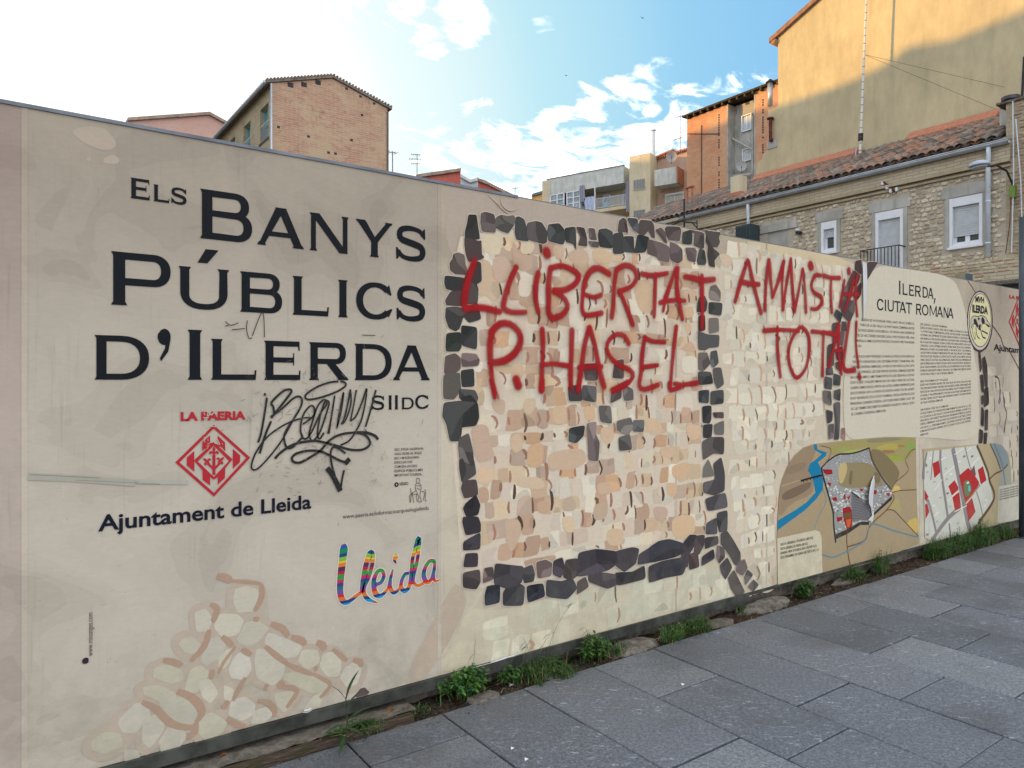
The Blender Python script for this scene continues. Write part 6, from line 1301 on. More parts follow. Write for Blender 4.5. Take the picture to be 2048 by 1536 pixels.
for k in range(12):
    vs, fs = tile_geo(.205, .165, .46, True, rr); mb = MB(); c = rr.choice(TCOL); v_ = rr.uniform(.85, 1.15)
    w_ = []
    for x, y, z in vs: nn, zz_ = .22-y*math.cos(sl), y*math.sin(sl)+z; w_.append((HX.ex.x*x+HX.en.x*(nn-.22), HX.ex.y*x+HX.en.y*(nn-.22), zz_))
    mb.mesh(w_, fs, tuple(q*v_ for q in c)); mb.smooth = False; me = mb.data('roof_tile', M_tile); pool.append(me)
base = wloc(house); mb = MB()
for k, (s_, y, up) in enumerate(tl):
    nn = .22-y*math.cos(sl); z0_ = zE+.03+y*math.sin(sl)+(.03 if up else .0)
    if k < 300 and up:
        o = bpy.data.objects.new('roof_tile', rr.choice(pool)); C.objects.link(o); o.parent = house; o.location = Vector(HX.w(s_, nn, z0_))-base; o.rotation_euler = (rr.uniform(-.02, .02), rr.uniform(-.03, .03), rr.uniform(-.05, .05))
    else:
        vs, fs = tile_geo(.205, .165, .46, up, rr); c = rr.choice(TCOL); v_ = rr.uniform(.8, 1.15); a = rr.uniform(-.04, .04)
        mb.mesh([HX.w(s_+x+a*yy, nn-yy*math.cos(sl), z0_+yy*math.sin(sl)+z) for x, yy, z in vs], fs, tuple(q*v_ for q in c))
put('roof_tiles', mb, M_tile, house, kind='stuff', fix=False)
for pa, pb in ((1515, 1722), (1822, 2004)):       # terracotta flashing strips where the roof meets the ochre wall
    YF = Fr(1935, 17.0, -math.pi/2); a = (YF.uv(pa, 300, -RD)[0]); b_ = YF.uv(pb, 300, -RD)[0]; m = MB()
    pp = [(-RD+.42, zE+RR-.12), (-RD+.40, zE+RR+.08), (-RD+.03, zE+RR+.36), (-RD+.03, zE+RR-.10)]
    m.mesh([HX.w(a, n_, z_) for n_, z_ in pp]+[HX.w(b_, n_, z_) for n_, z_ in pp], [(0, 1, 5, 4), (1, 2, 6, 5), (2, 3, 7, 6), (3, 0, 4, 7), (0, 3, 2, 1), (4, 5, 6, 7)]); put('terracotta_flashing', m, M_newtile, house)
# windows
def roller_window(r_, shut_frac, parent, fr=HX, box=True, mull=1, sill=True, surround=True, glassm=None, door=False, curtain=False):
    s0, s1, z0, z1 = r_; w = s1-s0
    if surround:
        m = MB(); m.box(s0-.10, s0-.001, .0, .024, z0-.04, z1+.02, None, 0, fr); m.box(s1+.001, s1+.10, .0, .024, z0-.04, z1+.02, None, 0, fr); m.box(s0-.18, s1+.18, .0, .030, z1+.022, z1+.27, None, 0, fr); put('plaster_surround', m, M_grayr, parent)
    f = MB(); t = .07
    f.box(s0, s0+t, -.10, .035, z0, z1, None, 0, fr); f.box(s1-t, s1, -.10, .035, z0, z1, None, 0, fr); f.box(s0+t, s1-t, -.10, .030, z0, z0+t, None, 0, fr); f.box(s0+t, s1-t, -.10, .030, z1-(.20 if box else t), z1, None, 0, fr)
    win = put('window', f, M_win, parent)
    zi, zt = z0+t, z1-(.20 if box else t); zs = zt-(zt-zi)*shut_frac
    gl = MB(); gl.box(s0+t, s1-t, -.12, -.105, zi, zt, None, 0, fr); put('pane', gl, glassm or M_glass, win)
    mu = MB()
    for k in range(mull):
        c_ = s0+t+(w-2*t)*(k+1)/(mull+1); mu.box(c_-.05, c_+.05, -.10, -.07, zi, zs, None, 0, fr)
    mu.box(s0+t, s0+t+.05, -.10, -.075, zi, zs, None, 0, fr); mu.box(s1-t-.05, s1-t, -.10, -.075, zi, zs, None, 0, fr); mu.box(s0+t+.05, s1-t-.05, -.10, -.075, zi, zi+.05, None, 0, fr)
    put('mullion', mu, M_win, win)
    if shut_frac > 0:
        sh = MB(); z = zs
        while z < zt-.01:
            e = min(z+.048, zt); sh.box(s0+t+.002, s1-t-.002, -.062, -.045, z+.004, e, None, 0, fr); sh.box(s0+t+.002, s1-t-.002, -.068, -.060, z, e, None, 0, fr); z += .05
        put('roller_shutter', sh, M_shut, win)
    if sill:
        m = MB(); m.box(s0-.03, s1+.03, -.02, .085, z0-.055, z0-.001, None, 0, fr); put('sill', m, M_win, win)
    return win
roller_window(W1, .80, house); roller_window(W2, .62, house, sill=False); roller_window(W3, .40, house, mull=0)
m = MB(); m.box(W4[0], W4[1], -.14, -.02, W4[2], W4[3], None, 0, HX); m.box(W4[0]+.08, W4[1]-.08, -.02, -.012, W4[2]+.05, W4[3]-.07, None, 0, HX); put('bricked_up_window', m, M_grayr, house)
m = MB(); m.box(W4[0]-.22, W4[1]+.3, .0, .05, W4[3]+.002, W4[3]+.22, None, 0, HX); put('lintel', m, M_grayr, house)
m = MB(); s0, s1 = W2[0]-.22, W2[1]+.05; zr = HX.uv(1745, 503)[1]
for z_ in (zr, zr-.95): m.box(s0, s1, .33, .355, z_-.012, z_+.012, None, 0, HX); 
for e in (s0, s1):
    for z_ in (zr, zr-.95): m.box(e-.012, e+.012, 0, .355, z_-.012, z_+.012, None, 0, HX)
for q in np.linspace(s0, s1, 12): m.box(q-.007, q+.007, .335, .350, zr-.95, zr, None, 0, HX)
put('balcony_railing', m, M_black, house)
m = MB(); m.box(s0-.02, s1+.02, 0, .38, zr-1.06, zr-.99, None, 0, HX); put('balcony_slab', m, M_conc, house)
# coursed brick wall under the house at the right with a dark opening, and its coping
YB = MB(); sK = HX.uv(1560, 520)[0]; zK = HX.uv(2046, 540)[1]
zc_ = HX.uv(2000, 523)[1]
YB.box(HX.uv(1700, 500)[0], sR+6, .05, .30, 0, zc_, None, 0, HX)
lowwall = put('brick_wall', YB, M_brick_yel, None, 'coursed yellow brick wall below the stone house, behind the right end of the hoarding', 'wall')
m = MB(); m.box(HX.uv(1975, 560)[0], sR+6.1, .30, .42, HX.uv(2046, 569)[1], HX.uv(2046, 569)[1]+.09, None, 0, HX); put('coping', m, M_conc, lowwall)
m = MB(); m.box(HX.uv(1995, 572)[0], sR+5, .30, .306, 1.5, HX.uv(2046, 569)[1]-.01, None, 0, HX); put('dark_opening', m, M_dark, lowwall)
stones(Fr(1935, 17.0, -math.pi/2), 0, 0, 0, 0, [], (1, 2), (1, 2), house, 0, prox_) if False else None
# courses of the yellow brick wall as geometry where it shows
fr2 = Fr(1935, 17.0, -math.pi/2); fr2.o = fr2.o+fr2.en*.301
stones(fr2, HX.uv(1720, 520)[0], sR+3, 3.3, zc_-.02, [(HX.uv(1995, 572)[0], sR+5, 1, HX.uv(2046, 569)[1]+.0)], (.22, .30), (.070, .080), lowwall, 160, prox_, 'brick', [(.48, .41, .29), (.53, .46, .34), (.43, .36, .26), (.48, .34, .25), (.38, .32, .23)], (.008, .02))
# small things on the facade
def on(px, py, n_=.0): s_, z_ = HX.uv(px, py, n_); return s_, z_
s_, z_ = on(1706, 385); m = MB(); m.box(s_-.07, s_+.07, .002, .01, z_-.07, z_+.07, None, 0, HX); put('putlog_hole', m, M_dark, house)
(sa, za), (sb, zb2) = on(1771, 365), on(1795, 384); m = MB(); m.tube([HX.w(sa, .10, za), HX.w(sb, .10, zb2)], .022, 6); m.tube([HX.w((sa+sb)/2, 0, (za+zb2)/2), HX.w((sa+sb)/2, .10, (za+zb2)/2)], .018, 6)
ins = put('insulator_bracket', m, M_rust, None, 'rusty iron bracket with white insulators on the stone wall above the balcony door', 'bracket', loc=HX.w(sa, 0, za))
for k, (px, py) in enumerate(((1769, 368), (1778, 376), (1785, 383), (1797, 380))):
    s_, z_ = on(px, py); m = MB(); m.tube([HX.w(s_, .10, z_-.05), HX.w(s_, .10, z_-.02), HX.w(s_, .10, z_+.01), HX.w(s_, .10, z_+.05)], [.03, .045, .028, .035], 8); put('insulator', m, M_win, ins)
s_, z_ = on(1604, 466); m = MB(); m.tube([HX.w(s_, 0, z_), HX.w(s_, .12, z_)], .02, 6); m.tube([HX.w(s_-.08, .14, z_+.02), HX.w(s_+.06, .16, z_-.03)], [.05, .055], 10)
cmr = put('security_lamp', m, M_black, None, 'small dark round lamp on the stone wall left of the narrow window', 'lamp', loc=HX.w(s_, 0, z_)); m = MB(); m.tube([HX.w(s_-.08, .14, z_+.08), HX.w(s_-.02, .15, z_+.08)], [.045, .04], 8); put('lamp_head', m, M_win, cmr)
# street lamp on the wall
s_, z_ = on(1985, 352, .9); s2, z2 = on(2026, 383, .05); m = MB(); m.tube(cat2 if False else [HX.w(s2, .03, z2-.15), HX.w(s2, .06, z2+.15), HX.w(s2-.03, .30, z2+.42), HX.w(s2-.12, .60, z2+.52), HX.w(s2-.25, .75, z2+.50)], .022, 8)
lamp = put('wall_street_lamp', m, M_black, None, 'street lamp with a flat pale dome on a curved arm beside the right downpipe', 'street lamp', loc=HX.w(s2, 0, z2))
m = MB(); c0 = Vector(HX.w(s2-.38, .82, z2+.53)); R1 = .22
vs = []; fs = []; NA = 20
for j, (rr_, hz) in enumerate(((1.0, 0), (.97, .05), (.82, .12), (.55, .165), (.2, .185))):
    for i in range(NA): t = 2*math.pi*i/NA; vs.append((c0.x+.16*rr_*math.cos(t), c0.y+R1*rr_*math.sin(t), c0.z+hz*.65))
for j in range(4):
    for i in range(NA): fs.append((j*NA+i, j*NA+(i+1) % NA, (j+1)*NA+(i+1) % NA, (j+1)*NA+i))
fs.append(tuple(4*NA+i for i in range(NA))); fs.append(tuple(reversed(range(NA)))); m.mesh(vs, fs); m.smooth = True; put('lamp_shade', m, simple('lamp_shell', (.42, .47, .56), .35, var=.05), lamp)
m = MB(); m.mesh([(c0.x+.12*math.cos(t), c0.y+.17*math.sin(t), c0.z-.012-k*.03*(1)) for k in (0, 1) for t in np.linspace(0, 2*math.pi, 15)[:-1]], [(i, (i+1) % 14, (i+1) % 14+14, i+14) for i in range(14)]+[tuple(range(14, 28))]); put('lamp_glass', m, simple('lamp_diffuser', (.35, .36, .36), .3, var=.05), lamp)
m = MB(); m.box(s2-.05, s2+.06, .02, .12, z2-.14, z2+.12, None, 0, HX); put('lamp_ballast', m, simple('green_box', (.16, .26, .05), .5, var=.2), lamp)
# cables on the wall
for k, (pa, pb, lb) in enumerate((((2030, 205), (2026, 505), 'pale cable hanging down the brick wall left of the other'), ((2036, 240), (2048, 488), 'pale cable slanting down at the very right of the brick wall'), ((2026, 395), (2014, 508), 'thin rusty cable running down from the wall street lamp'))):
    (a, za), (b_, zb2) = on(*pa), on(*pb); m = MB(); m.tube([HX.w(a, .12, za), HX.w((a+b_)/2+.03, .10, (za+zb2)/2), HX.w(b_, .08, zb2)], .013 if k < 2 else .009, 5); put('cable', m, M_pipe if k < 2 else M_rust, None, lb, 'cable')
# cabinet
s0, zt = on(1471, 453, .5); s1, _ = on(1500, 453, .5); m = MB(); m.box(s0, s1, .05, .5, zt-1.1, zt, None, 0, HX); cab = put('cabinet', m, simple('dark_green_metal', (.05, .075, .085), .5, .2, .15), None, 'dark grey-green metal cabinet against the stone wall beside the left downpipe', 'cabinet')
m = MB()
for q in np.linspace(s0+.04, s1-.04, 9): m.box(q-.008, q+.008, .5, .508, zt-1.0, zt-.05, None, 0, HX)
put('rib', m, M_black, cab)
# roof mast in front with stays
s_, _ = on(1368.5, 440, .9); zt = on(1368.5, 398, .9)[1]; m = MB(); m.tube([HX.w(s_, .9, 0), HX.w(s_, .9, zt)], .028, 6); mast = put('thin_mast', m, M_black, None, 'thin dark iron mast standing before the stone house, at the left end of its gutter', 'mast')
m = MB()
for (pa, pb) in (((1340, 452), (1366, 440)), ((1366, 444), (1394, 446)), ((1383, 444), (1396, 458)), ((1394, 440), (1394, 454))):
    (a, za), (b_, zb2) = on(*pa, .9), on(*pb, .9); m.tube([HX.w(a, .9, za), HX.w(b_, .9, zb2)], .02, 5)
put('bracket_arm', m, M_black, mast)
# chimney on the roof
sc0, zc0 = HX.uv(1461, 388, -.6); sc1, _ = HX.uv(1480, 388, -.6); zt = HX.uv(1470, 352, -.6)[1]
m = MB(); m.box(sc0, sc1, -.95, -.6, zE+.1, zt, None, 0, HX); ch = put('roof_chimney', m, M_cream, None, 'short pale square chimney standing on the tiled roof of the stone house', 'chimney')
m = MB(); m.box(sc0-.06, sc1+.06, -1.0, -.54, zE+.1, zE+.58, None, 0, HX); put('chimney_skirt', m, M_newtile, ch); m = MB(); m.box(sc0+.05, sc1-.05, -.9, -.65, zt, zt+.012, None, 0, HX); put('flue_opening', m, M_dark, ch)
m = MB(); a, za = HX.uv(1378, 392, -.8); 
for q in (a-.1, a+.12): m.box(q-.025, q+.025, -.85, -.8, za-.2, za+.28, None, 0, HX)
m.box(a-.17, a+.19, -.88, -.76, za+.28, za+.33, None, 0, HX); put('roof_vent', m, M_newtile, None, 'small terracotta vent with two legs at the left end of the tiled roof', 'vent')
# taller neighbour at the right edge with chimney pot
m = MB(); zN = HX.uv(2040, 200, .0)[1]; sN = HX.uv(1999, 240)[0]
m.box(sR, sR+8, -3.4, -.001, 0, zN, None, 0, HX); m.box(sN, sR, -3.4, -.9, zE, zN, None, 0, HX); nb = put('brick_house', m, M_brick_tan, None, 'taller yellow brick house at the right edge, joined to the stone house', 'house')
fr3 = Fr(1935, 17.0, -math.pi/2)
stones(fr3, sR+.02, sR+3.2, 3.7, zN-.05, [], (.20, .30), (.068, .085), nb, 240, prox_, 'brick', [(.43, .36, .26), (.48, .41, .30), (.38, .31, .23), (.34, .28, .21), (.44, .32, .25)], (.008, .022))
m = MB(); m.box(sN-.05, sR+8.1, -3.5, .06, zN, zN+.05, None, 0, HX); put('coping', m, M_conc, nb)
a, zb2 = HX.uv(1999, 233, -1.0); b_, _ = HX.uv(2027, 233, -1.0); zt = HX.uv(2013, 206, -1.0)[1]
m = MB(); m.box(a, b_, -1.5, -1.0, zb2-.3, zt-.12, None, 0, HX); q = [(a, -1.5), (b_, -1.5), (b_, -1.0), (a, -1.0)]; c_ = ((a+b_)/2, -1.25); t_ = [((x*.45+c_[0]*.55), (y*.45+c_[1]*.55)) for x, y in q]
pot = put('chimney_stack', m, M_grayr, None, 'grey chimney stack with a dark metal cowl on the right-edge brick house', 'chimney')
m = MB(); m.mesh([HX.w(x, y, zt-.12) for x, y in q]+[HX.w(x, y, zt+.12) for x, y in t_], [(0, 1, 5, 4), (1, 2, 6, 5), (2, 3, 7, 6), (3, 0, 4, 7), (4, 5, 6, 7), (3, 2, 1, 0)]); m.tube([HX.w(c_[0], c_[1], zt+.12), HX.w(c_[0], c_[1], zt+.2)], [.2, .2], 10); put('cowl', m, simple('dark_cowl', (.08, .07, .09), .4, .4), pot)
a, za = HX.uv(2043.5, 208, -.3); m = MB(); m.tube([HX.w(a, -.3, zN), HX.w(a+.05, -.3, zN+1.05)], .03, 6); put('railing_post', m, M_black, None, 'thin black post rising from the roof of the right-edge brick house', 'post')

# ---------------------------------------------------------------- ochre building with the big blind gable
YN = -RD-.02
yl = thing('ochre_building', (X0+3.6, 8, 0), 'tall building with blank ochre stucco gable, its upper part lit by evening sun', 'building')
def hy(px, py): return HX.uv(px, py, YN)
pA, pB = hy(1556, 75), hy(1640, 0); slope = (pB[1]-pA[1])/(pB[0]-pA[0]); sTop = pA[0]; apex_s = sTop+9.0; apex_z = pA[1]+slope*9.0
poly = [(hy(1512, 400)[0], 0), (apex_s+9, 0), (apex_s+9, pA[1]), (apex_s, apex_z), (sTop, pA[1]), (sTop, hy(1556, 212)[1]), (hy(1536, 217)[0], hy(1556, 212)[1]-.02), (hy(1536, 217)[0], hy(1536, 300)[1]), (hy(1527, 310)[0], hy(1536, 305)[1]), (hy(1524, 322)[0], hy(1524, 318)[1]), (hy(1516, 330)[0], hy(1516, 324)[1]), (hy(1512, 340)[0], hy(1512, 334)[1])]
m = MB(); m.prism(poly, 'y', YN, YN-.3, None, 0, HX); m.box(sTop, apex_s+9, YN-12, YN-.301, 0, pA[1]-.5, None, 0, HX); put('wall', m, M_yellow, yl)
m = MB(); e = .12
for d0, d1, z0_ in ((sTop-.25, apex_s, None), ):
    a0 = (sTop-.28, pA[1]-.28*slope); 
    m.prism([(a0[0], a0[1]), (apex_s, apex_z), (apex_s+9.3, pA[1]-.1), (apex_s+9.3, pA[1]+.05), (apex_s, apex_z+.16), (a0[0], a0[1]+.16)], 'y', YN+.12, YN-12, None, 0, HX)
put('roof', m, simple('aged_tile', (.30, .17, .11), .9, var=.3), yl)
m = MB()                                        # tile ends along the verge
for k in range(60):
    s_ = sTop-.2+k*.15; z_ = pA[1]+(s_-sTop)*slope+.16; m.tube([HX.w(s_, YN+.10, z_-.02), HX.w(s_, YN-.4, z_-.02)], .040, 6, rr.choice(TCOL))
put('verge_tile', m, M_tile, yl, kind='stuff')
m = MB(); a0 = sTop; m.tube([HX.w(a0-.12, YN+.10, pA[1]-.12), HX.w(a0-.12, YN-12, pA[1]-.12)], .11, 10); m.smooth = True; put('eaves_gutter', m, simple('clay_gutter', (.42, .24, .14), .9, var=.3), yl)
m = MB(); a, z_ = hy(1541, 212); zt = hy(1541, 166)[1]; m.tube([HX.w(a, YN+.02, z_-.0), HX.w(a, YN+.02, zt)], .085, 12); m.smooth = True; ck = put('metal_flue', m, M_metal, None, 'shiny steel flue at the left edge of the ochre gable, before the orange brick tower', 'chimney')
m = MB(); m.tube([HX.w(a, YN+.02, zt), HX.w(a, YN+.02, zt+.04)], .15, 12); m.tube([HX.w(a, YN+.02, zt+.041), HX.w(a, YN+.02, zt+.12)], [.12, .05], 12); put('cap', m, M_black, ck)
m = MB(); a, z_ = hy(1545, 283); zt = hy(1545, 240)[1]; m.tube([HX.w(a, YN+.12, z_), HX.w(a, YN+.12, zt)], .055, 10); m.tube([HX.w(a, YN+.12, zt+.005), HX.w(a, YN+.12, zt+.05)], .12, 10); m.tube([HX.w(a, YN, z_+.05), HX.w(a, YN+.12, z_+.02)], .06, 8); rp = put('rusty_flue', m, M_rust, None, 'short rusty flue pipe fixed to the left side of the ochre wall', 'chimney')
m = MB(); a, z_ = hy(1545, 288); m.box(a-.2, a+.2, YN, YN+.03, z_-.15, z_+.15, None, 0, HX); put('plaster_patch', m, M_grayr, rp)
# tall pole antenna
s_, z_ = HX.uv(1719, 312, -2.9); s2, z2 = HX.uv(1735.5, -8, -2.9); m = MB(); K = 26
for k in range(K):
    t0, t1 = k/K, (k+1)/K; f_ = lambda t: HX.w(s_+(s2-s_)*t, -2.9, z_-.3+(z2+.9-z_+.3)*t); r0 = .042-.016*t0; m.tube([f_(t0), f_(t1-.003)], r0, 8, None, 0); m.tube([f_(t1-.003), f_(t1)], r0*1.02, 8, None, 1)
for t in (.135, .155): m.tube([f_(t-.008), f_(t+.008)], .075, 8, None, 1)
pole = put('radio_antenna', m, [simple('white_tube', (.66, .66, .62), .4, var=.05), M_black], None, 'very tall thin white radio antenna rising from the tiled roof before the ochre wall', 'antenna')
m = MB(); p = f_(.56)
for qx, qy in ((2010, 175), (2000, 222)): a, za = hy(qx, qy); m.tube([p, HX.w(a, YN+.05, za)], .004, 4)
put('stay_wire', m, M_black, pole)
s_, z_ = HX.uv(1703, 318, -2.7); m = MB(); m.box(s_-.3, s_+.2, -2.85, -2.6, z_-.10, z_-.02, None, 0, HX); m.tube([HX.w(s_+.1, -2.7, z_-.05), HX.w(s_+.16, -2.7, z_+.3)], .02, 6); put('mast_foot', m, M_metal, pole)

# ---------------------------------------------------------------- orange brick tower behind
TW = Fr(1374, 64.2, -math.pi/2); tw = thing('brick_tower_block', (TW.o.x, TW.o.y-4, 0), 'tall narrow orange brick block with a grey recessed strip of windows', 'building')
T = TW.uv; zt = T(1374, 239.5)[1]; sa, sb, sc_b, sd = 0, T(1454, 300)[0], T(1511, 300)[0], T(1560, 300)[0]
m = MB(); m.box(sa, sb, -9, 0, 0, zt, None, 0, TW); m.box(sc_b, sd+2, -9, 0, 0, zt+.2, None, 0, TW); put('brick_wall', m, M_brick_red, tw)
m = MB(); m.box(sb, sc_b, -9, -.9, 0, zt, None, 0, TW); m.box(sb, sb+.12, -.9, .02, 0, zt+.0, None, 0, TW); m.box(sc_b-.12, sc_b, -.9, .02, 0, zt, None, 0, TW); put('recess_wall', m, M_grayr, tw)
m = MB(); m.box(sa-.3, sd+2.3, -9.2, .35, zt+.201, zt+.36, None, 0, TW); put('roof', m, M_tile, tw)
for i in range(int((sd+2-sa)/.75)):
    m = MB(); q = sa+.2+i*.75; m.box(q, q+.14, .0, .33, zt-.02, zt+.2, None, 0, TW); put('rafter_end', m, M_timber, tw)
def trect(a, b_, n_=-.9): s0, z1 = TW.uv(*a, n_); s1, z0 = TW.uv(*b_, n_); return (s0, s1, z0, z1)
fr4 = Fr(1374, 64.2, -math.pi/2); fr4.o = fr4.o+fr4.en*-.76
def tw_win(a, b_, sh, gm): r_ = trect(a, b_); roller_window(r_, sh, tw, fr4, box=False, surround=False, glassm=gm, mull=1, sill=False)
tw_win((1485, 233), (1505, 259), 0, simple('pale_curtained_glass', (.42, .50, .58), .3, var=.1)); tw_win((1487, 300), (1504, 320), .95, M_glass)
tw_win((1461, 240), (1468, 267), 0, M_dark); tw_win((1460, 304), (1468, 334), .3, M_teal)
m = MB(); q = T(1506, 300, -.6)[0]; m.tube([TW.w(q, -.6, 2), TW.w(q, -.6, zt-1.5)], .13, 8); m.tube([TW.w(sb+.1, -.5, T(1454, 275)[1]), TW.w(q, -.5, T(1506, 294)[1])], .09, 6); m.tube([TW.w(T(1488, 277)[0], -.5, T(1488, 277)[1]), TW.w(q, -.5, T(1506, 283)[1])], .07, 6); m.tube([TW.w(sb+.3, -.5, T(1460, 350)[1]), TW.w(q, -.5, T(1505, 345)[1])], .12, 6); put('drain_pipes', m, M_grayr, tw)
m = MB(); c_ = TW.w(T(1483, 332, -.3)[0], -.3, T(1483, 332, -.3)[1]); cv = Vector(c_); fw = (Vector((0, 0, EYE))-cv).normalized(); rt = fw.cross(Vector((0, 0, 1))).normalized(); up = rt.cross(fw)
def dish(cv, R, parent, label, fw=fw):
    rt = fw.cross(Vector((0, 0, 1))).normalized(); up = rt.cross(fw); m = MB(); vs = []; fs = []; NA = 18
    for j in range(4):
        q = (j+.001)/3
        for i in range(NA): t = 2*math.pi*i/NA; p = cv+rt*R*q*math.cos(t)+up*R*q*math.sin(t)+fw*(.18*R*q*q); vs.append(tuple(p))
    for j in range(3):
        for i in range(NA): fs.append((j*NA+i, j*NA+(i+1) % NA, (j+1)*NA+(i+1) % NA, (j+1)*NA+i))
    m.mesh(vs, fs); m.smooth = True; d = put('satellite_dish', m, simple('dish_grey', (.50, .50, .50), .5, var=.08), None, label, 'satellite dish')
    a = MB(); a.tube([tuple(cv+up*-R), tuple(cv+fw*R*.9-up*R*.25)], R*.035, 5); a.tube([tuple(cv+fw*R*.9-up*R*.32), tuple(cv+fw*R*.9-up*R*.15)], R*.08, 6); a.tube([tuple(cv), tuple(cv-up*R*1.3-fw*R*.3)], R*.06, 6); put('feed_arm', a, M_black, d)
dish(cv, .42, tw, 'round grey satellite dish in the grey recess of the orange brick block')
m = MB(); q = T(1404, 300)[0]; m.tube([TW.w(q, .08, 3), TW.w(q, .08, T(1404, 250)[1])], .035, 5); m.tube([TW.w(T(1376, 268)[0], .06, T(1376, 268)[1]), TW.w(T(1440, 268)[0], .06, T(1440, 268)[1])], .03, 4); put('wall_cable', m, M_black, tw)
m = MB()
for px_, ys in ((1438, range(230, 390, 5)), (1526, range(200, 310, 5))):
    for y_ in ys:
        if rr.random() < .25: continue
        a, z_ = T(px_, y_); m.box(a-.07, a+.07, .0, .01, z_-.07, z_+.07, None, 0, TW)
put('wall_hole', m, M_dark, tw, kind='stuff')

# ---------------------------------------------------------------- cream apartment block with balconies
hd = TH+math.atan2(2124, F)                     # heading of the facade going left; s to the right is the opposite
AP = Fr(1247, 72.0, hd+math.pi); U = AP.uv
ap = thing('apartment_block', (AP.o.x, AP.o.y, 0), 'cream apartment block with grey streaked parapet, glazed gallery and washing on a balcony', 'building')
sA = U(1094, 350)[0]; zP1 = U(1247, 331)[1]; zP0 = U(1247, 362)[1]; zF = U(1255, 410)[1]
m = MB(); m.box(sA-.6, .3, -12, -2.2, 0, zP0+.6, None, 0, AP); m.box(U(1093, 350)[0]-.5, sA+.4, -2.2, .05, 0, zP1-.1, None, 0, AP); put('wall', m, M_cream, ap)
m = MB(); m.box(sA, -.001, -.15, 0, zP0, zP1, None, 0, AP); m.box(-.15, 0, -2.2, -.15, zP0, zP1, None, 0, AP); m.box(sA, 0, -2.2, -.001, zP0-.18, zP0-.001, None, 0, AP); pp_ = put('parapet', m, M_parapet, ap)
m = MB(); m.box(sA-.05, .05, -.2, .05, zP1, zP1+.07, None, 0, AP); put('coping', m, M_conc, pp_)
s_k = U(1200, 420)[0]
m = MB()
for z_ in (zF, zF-3.0): m.box(sA, .4, -2.2, .05, z_-.32, z_, None, 0, AP)
put('balcony_slab', m, M_cream, ap)
# glazed gallery left
glz = MB(); fr5 = MB()
for a, b_ in ((1101, 1128), (1134, 1160)):
    s0, s1 = U(a, 400)[0], U(b_, 400)[0]; glz.box(s0, s1, -.08, -.05, zF, zP0-.2, None, 0, AP)
    for q in np.linspace(s0, s1, 3): fr5.box(q-.06, q+.06, -.04, .04, zF, zP0-.19, None, 0, AP)
    for z_ in (zF+.02, zF+1.0, zP0-.85, zP0-.25): fr5.box(s0+.06, s1-.06, -.04, .03, z_, z_+.09, None, 0, AP)
    for q in np.arange(s0+.2, s1, .16): fr5.box(q-.015, q+.015, -.03, .01, zF+.1, zF+1.0, None, 0, AP)
gw = put('window', fr5, M_win, ap); put('pane', glz, simple('gallery_glass', (.30, .38, .40), .15, var=.3, scale=2), gw)
# balcony railings
rl = MB(); s0, s1 = U(1161, 400)[0], -.02
for z_ in (zF+.12, zF+1.05): rl.box(s0, s1+.3, .0, .04, z_, z_+.05, None, 0, AP)
for q in np.arange(s0, s1+.3, .14): rl.box(q-.015, q+.015, .005, .03, zF+.15, zF+1.05, None, 0, AP)
put('balcony_railing', rl, simple('pale_blue_railing', (.55, .64, .72), .5, var=.05), ap)
m = MB(); q = U(1190, 400)[0]; m.box(q-.05, q+.05, -.05, .05, zF, zP0-.19, None, 0, AP); put('balcony_post', m, M_win, ap)
fr6 = Fr(1247, 72.0, hd+math.pi); fr6.o = fr6.o+fr6.en*-2.06
roller_window((U(1187, 400)[0], U(1203, 400)[0], zF+.9, zF+2.0), .5, ap, fr6, surround=False, sill=False)
roller_window((U(1228, 400)[0], -.0-.2, zF+.02, zF+2.25), .15, ap, fr6, surround=False, sill=False, mull=2)
def cloth(px0, px1, pz0, pz1, colr, label, n_=.06, fold=.05, name='laundry', catg='laundry'):
    s0, z1 = U(px0, pz0, n_); s1, _ = U(px1, pz0, n_); z0 = U(px0, pz1, n_)[1]; m = MB(); vs = []; NU, NV = 14, 8
    for j in range(NV+1):
        for i in range(NU+1):
            q = i/NU; vs.append(AP.w(s0+(s1-s0)*(q+.04*math.sin(j+q*3)), n_+fold*math.sin(q*17+j*.3), z0+(z1-z0)*j/NV))
    m.mesh(vs, [(j*(NU+1)+i, j*(NU+1)+i+1, (j+1)*(NU+1)+i+1, (j+1)*(NU+1)+i) for j in range(NV) for i in range(NU)]); m.smooth = True
    put(name, m, simple(name+'_cloth', colr, .9, var=.1), None, label, catg, fix=False)
cloth(1170, 1189, 395, 422, (.42, .50, .66), 'pale blue sheet hanging over the balcony railing of the cream apartment block')
cloth(1164, 1171, 398, 412, (.03, .035, .05), 'small black garment hanging left of the pale blue sheet', .05)
cloth(1160, 1169, 371, 405, (.34, .35, .42), 'grey-blue curtain gathered at the left end of the open balcony', .1, .1, 'curtain', 'curtain'); cloth(1252, 1261, 362, 425, (.34, .32, .38), 'grey-mauve curtain gathered at the right end of the balcony', .1, .1, 'curtain', 'curtain')
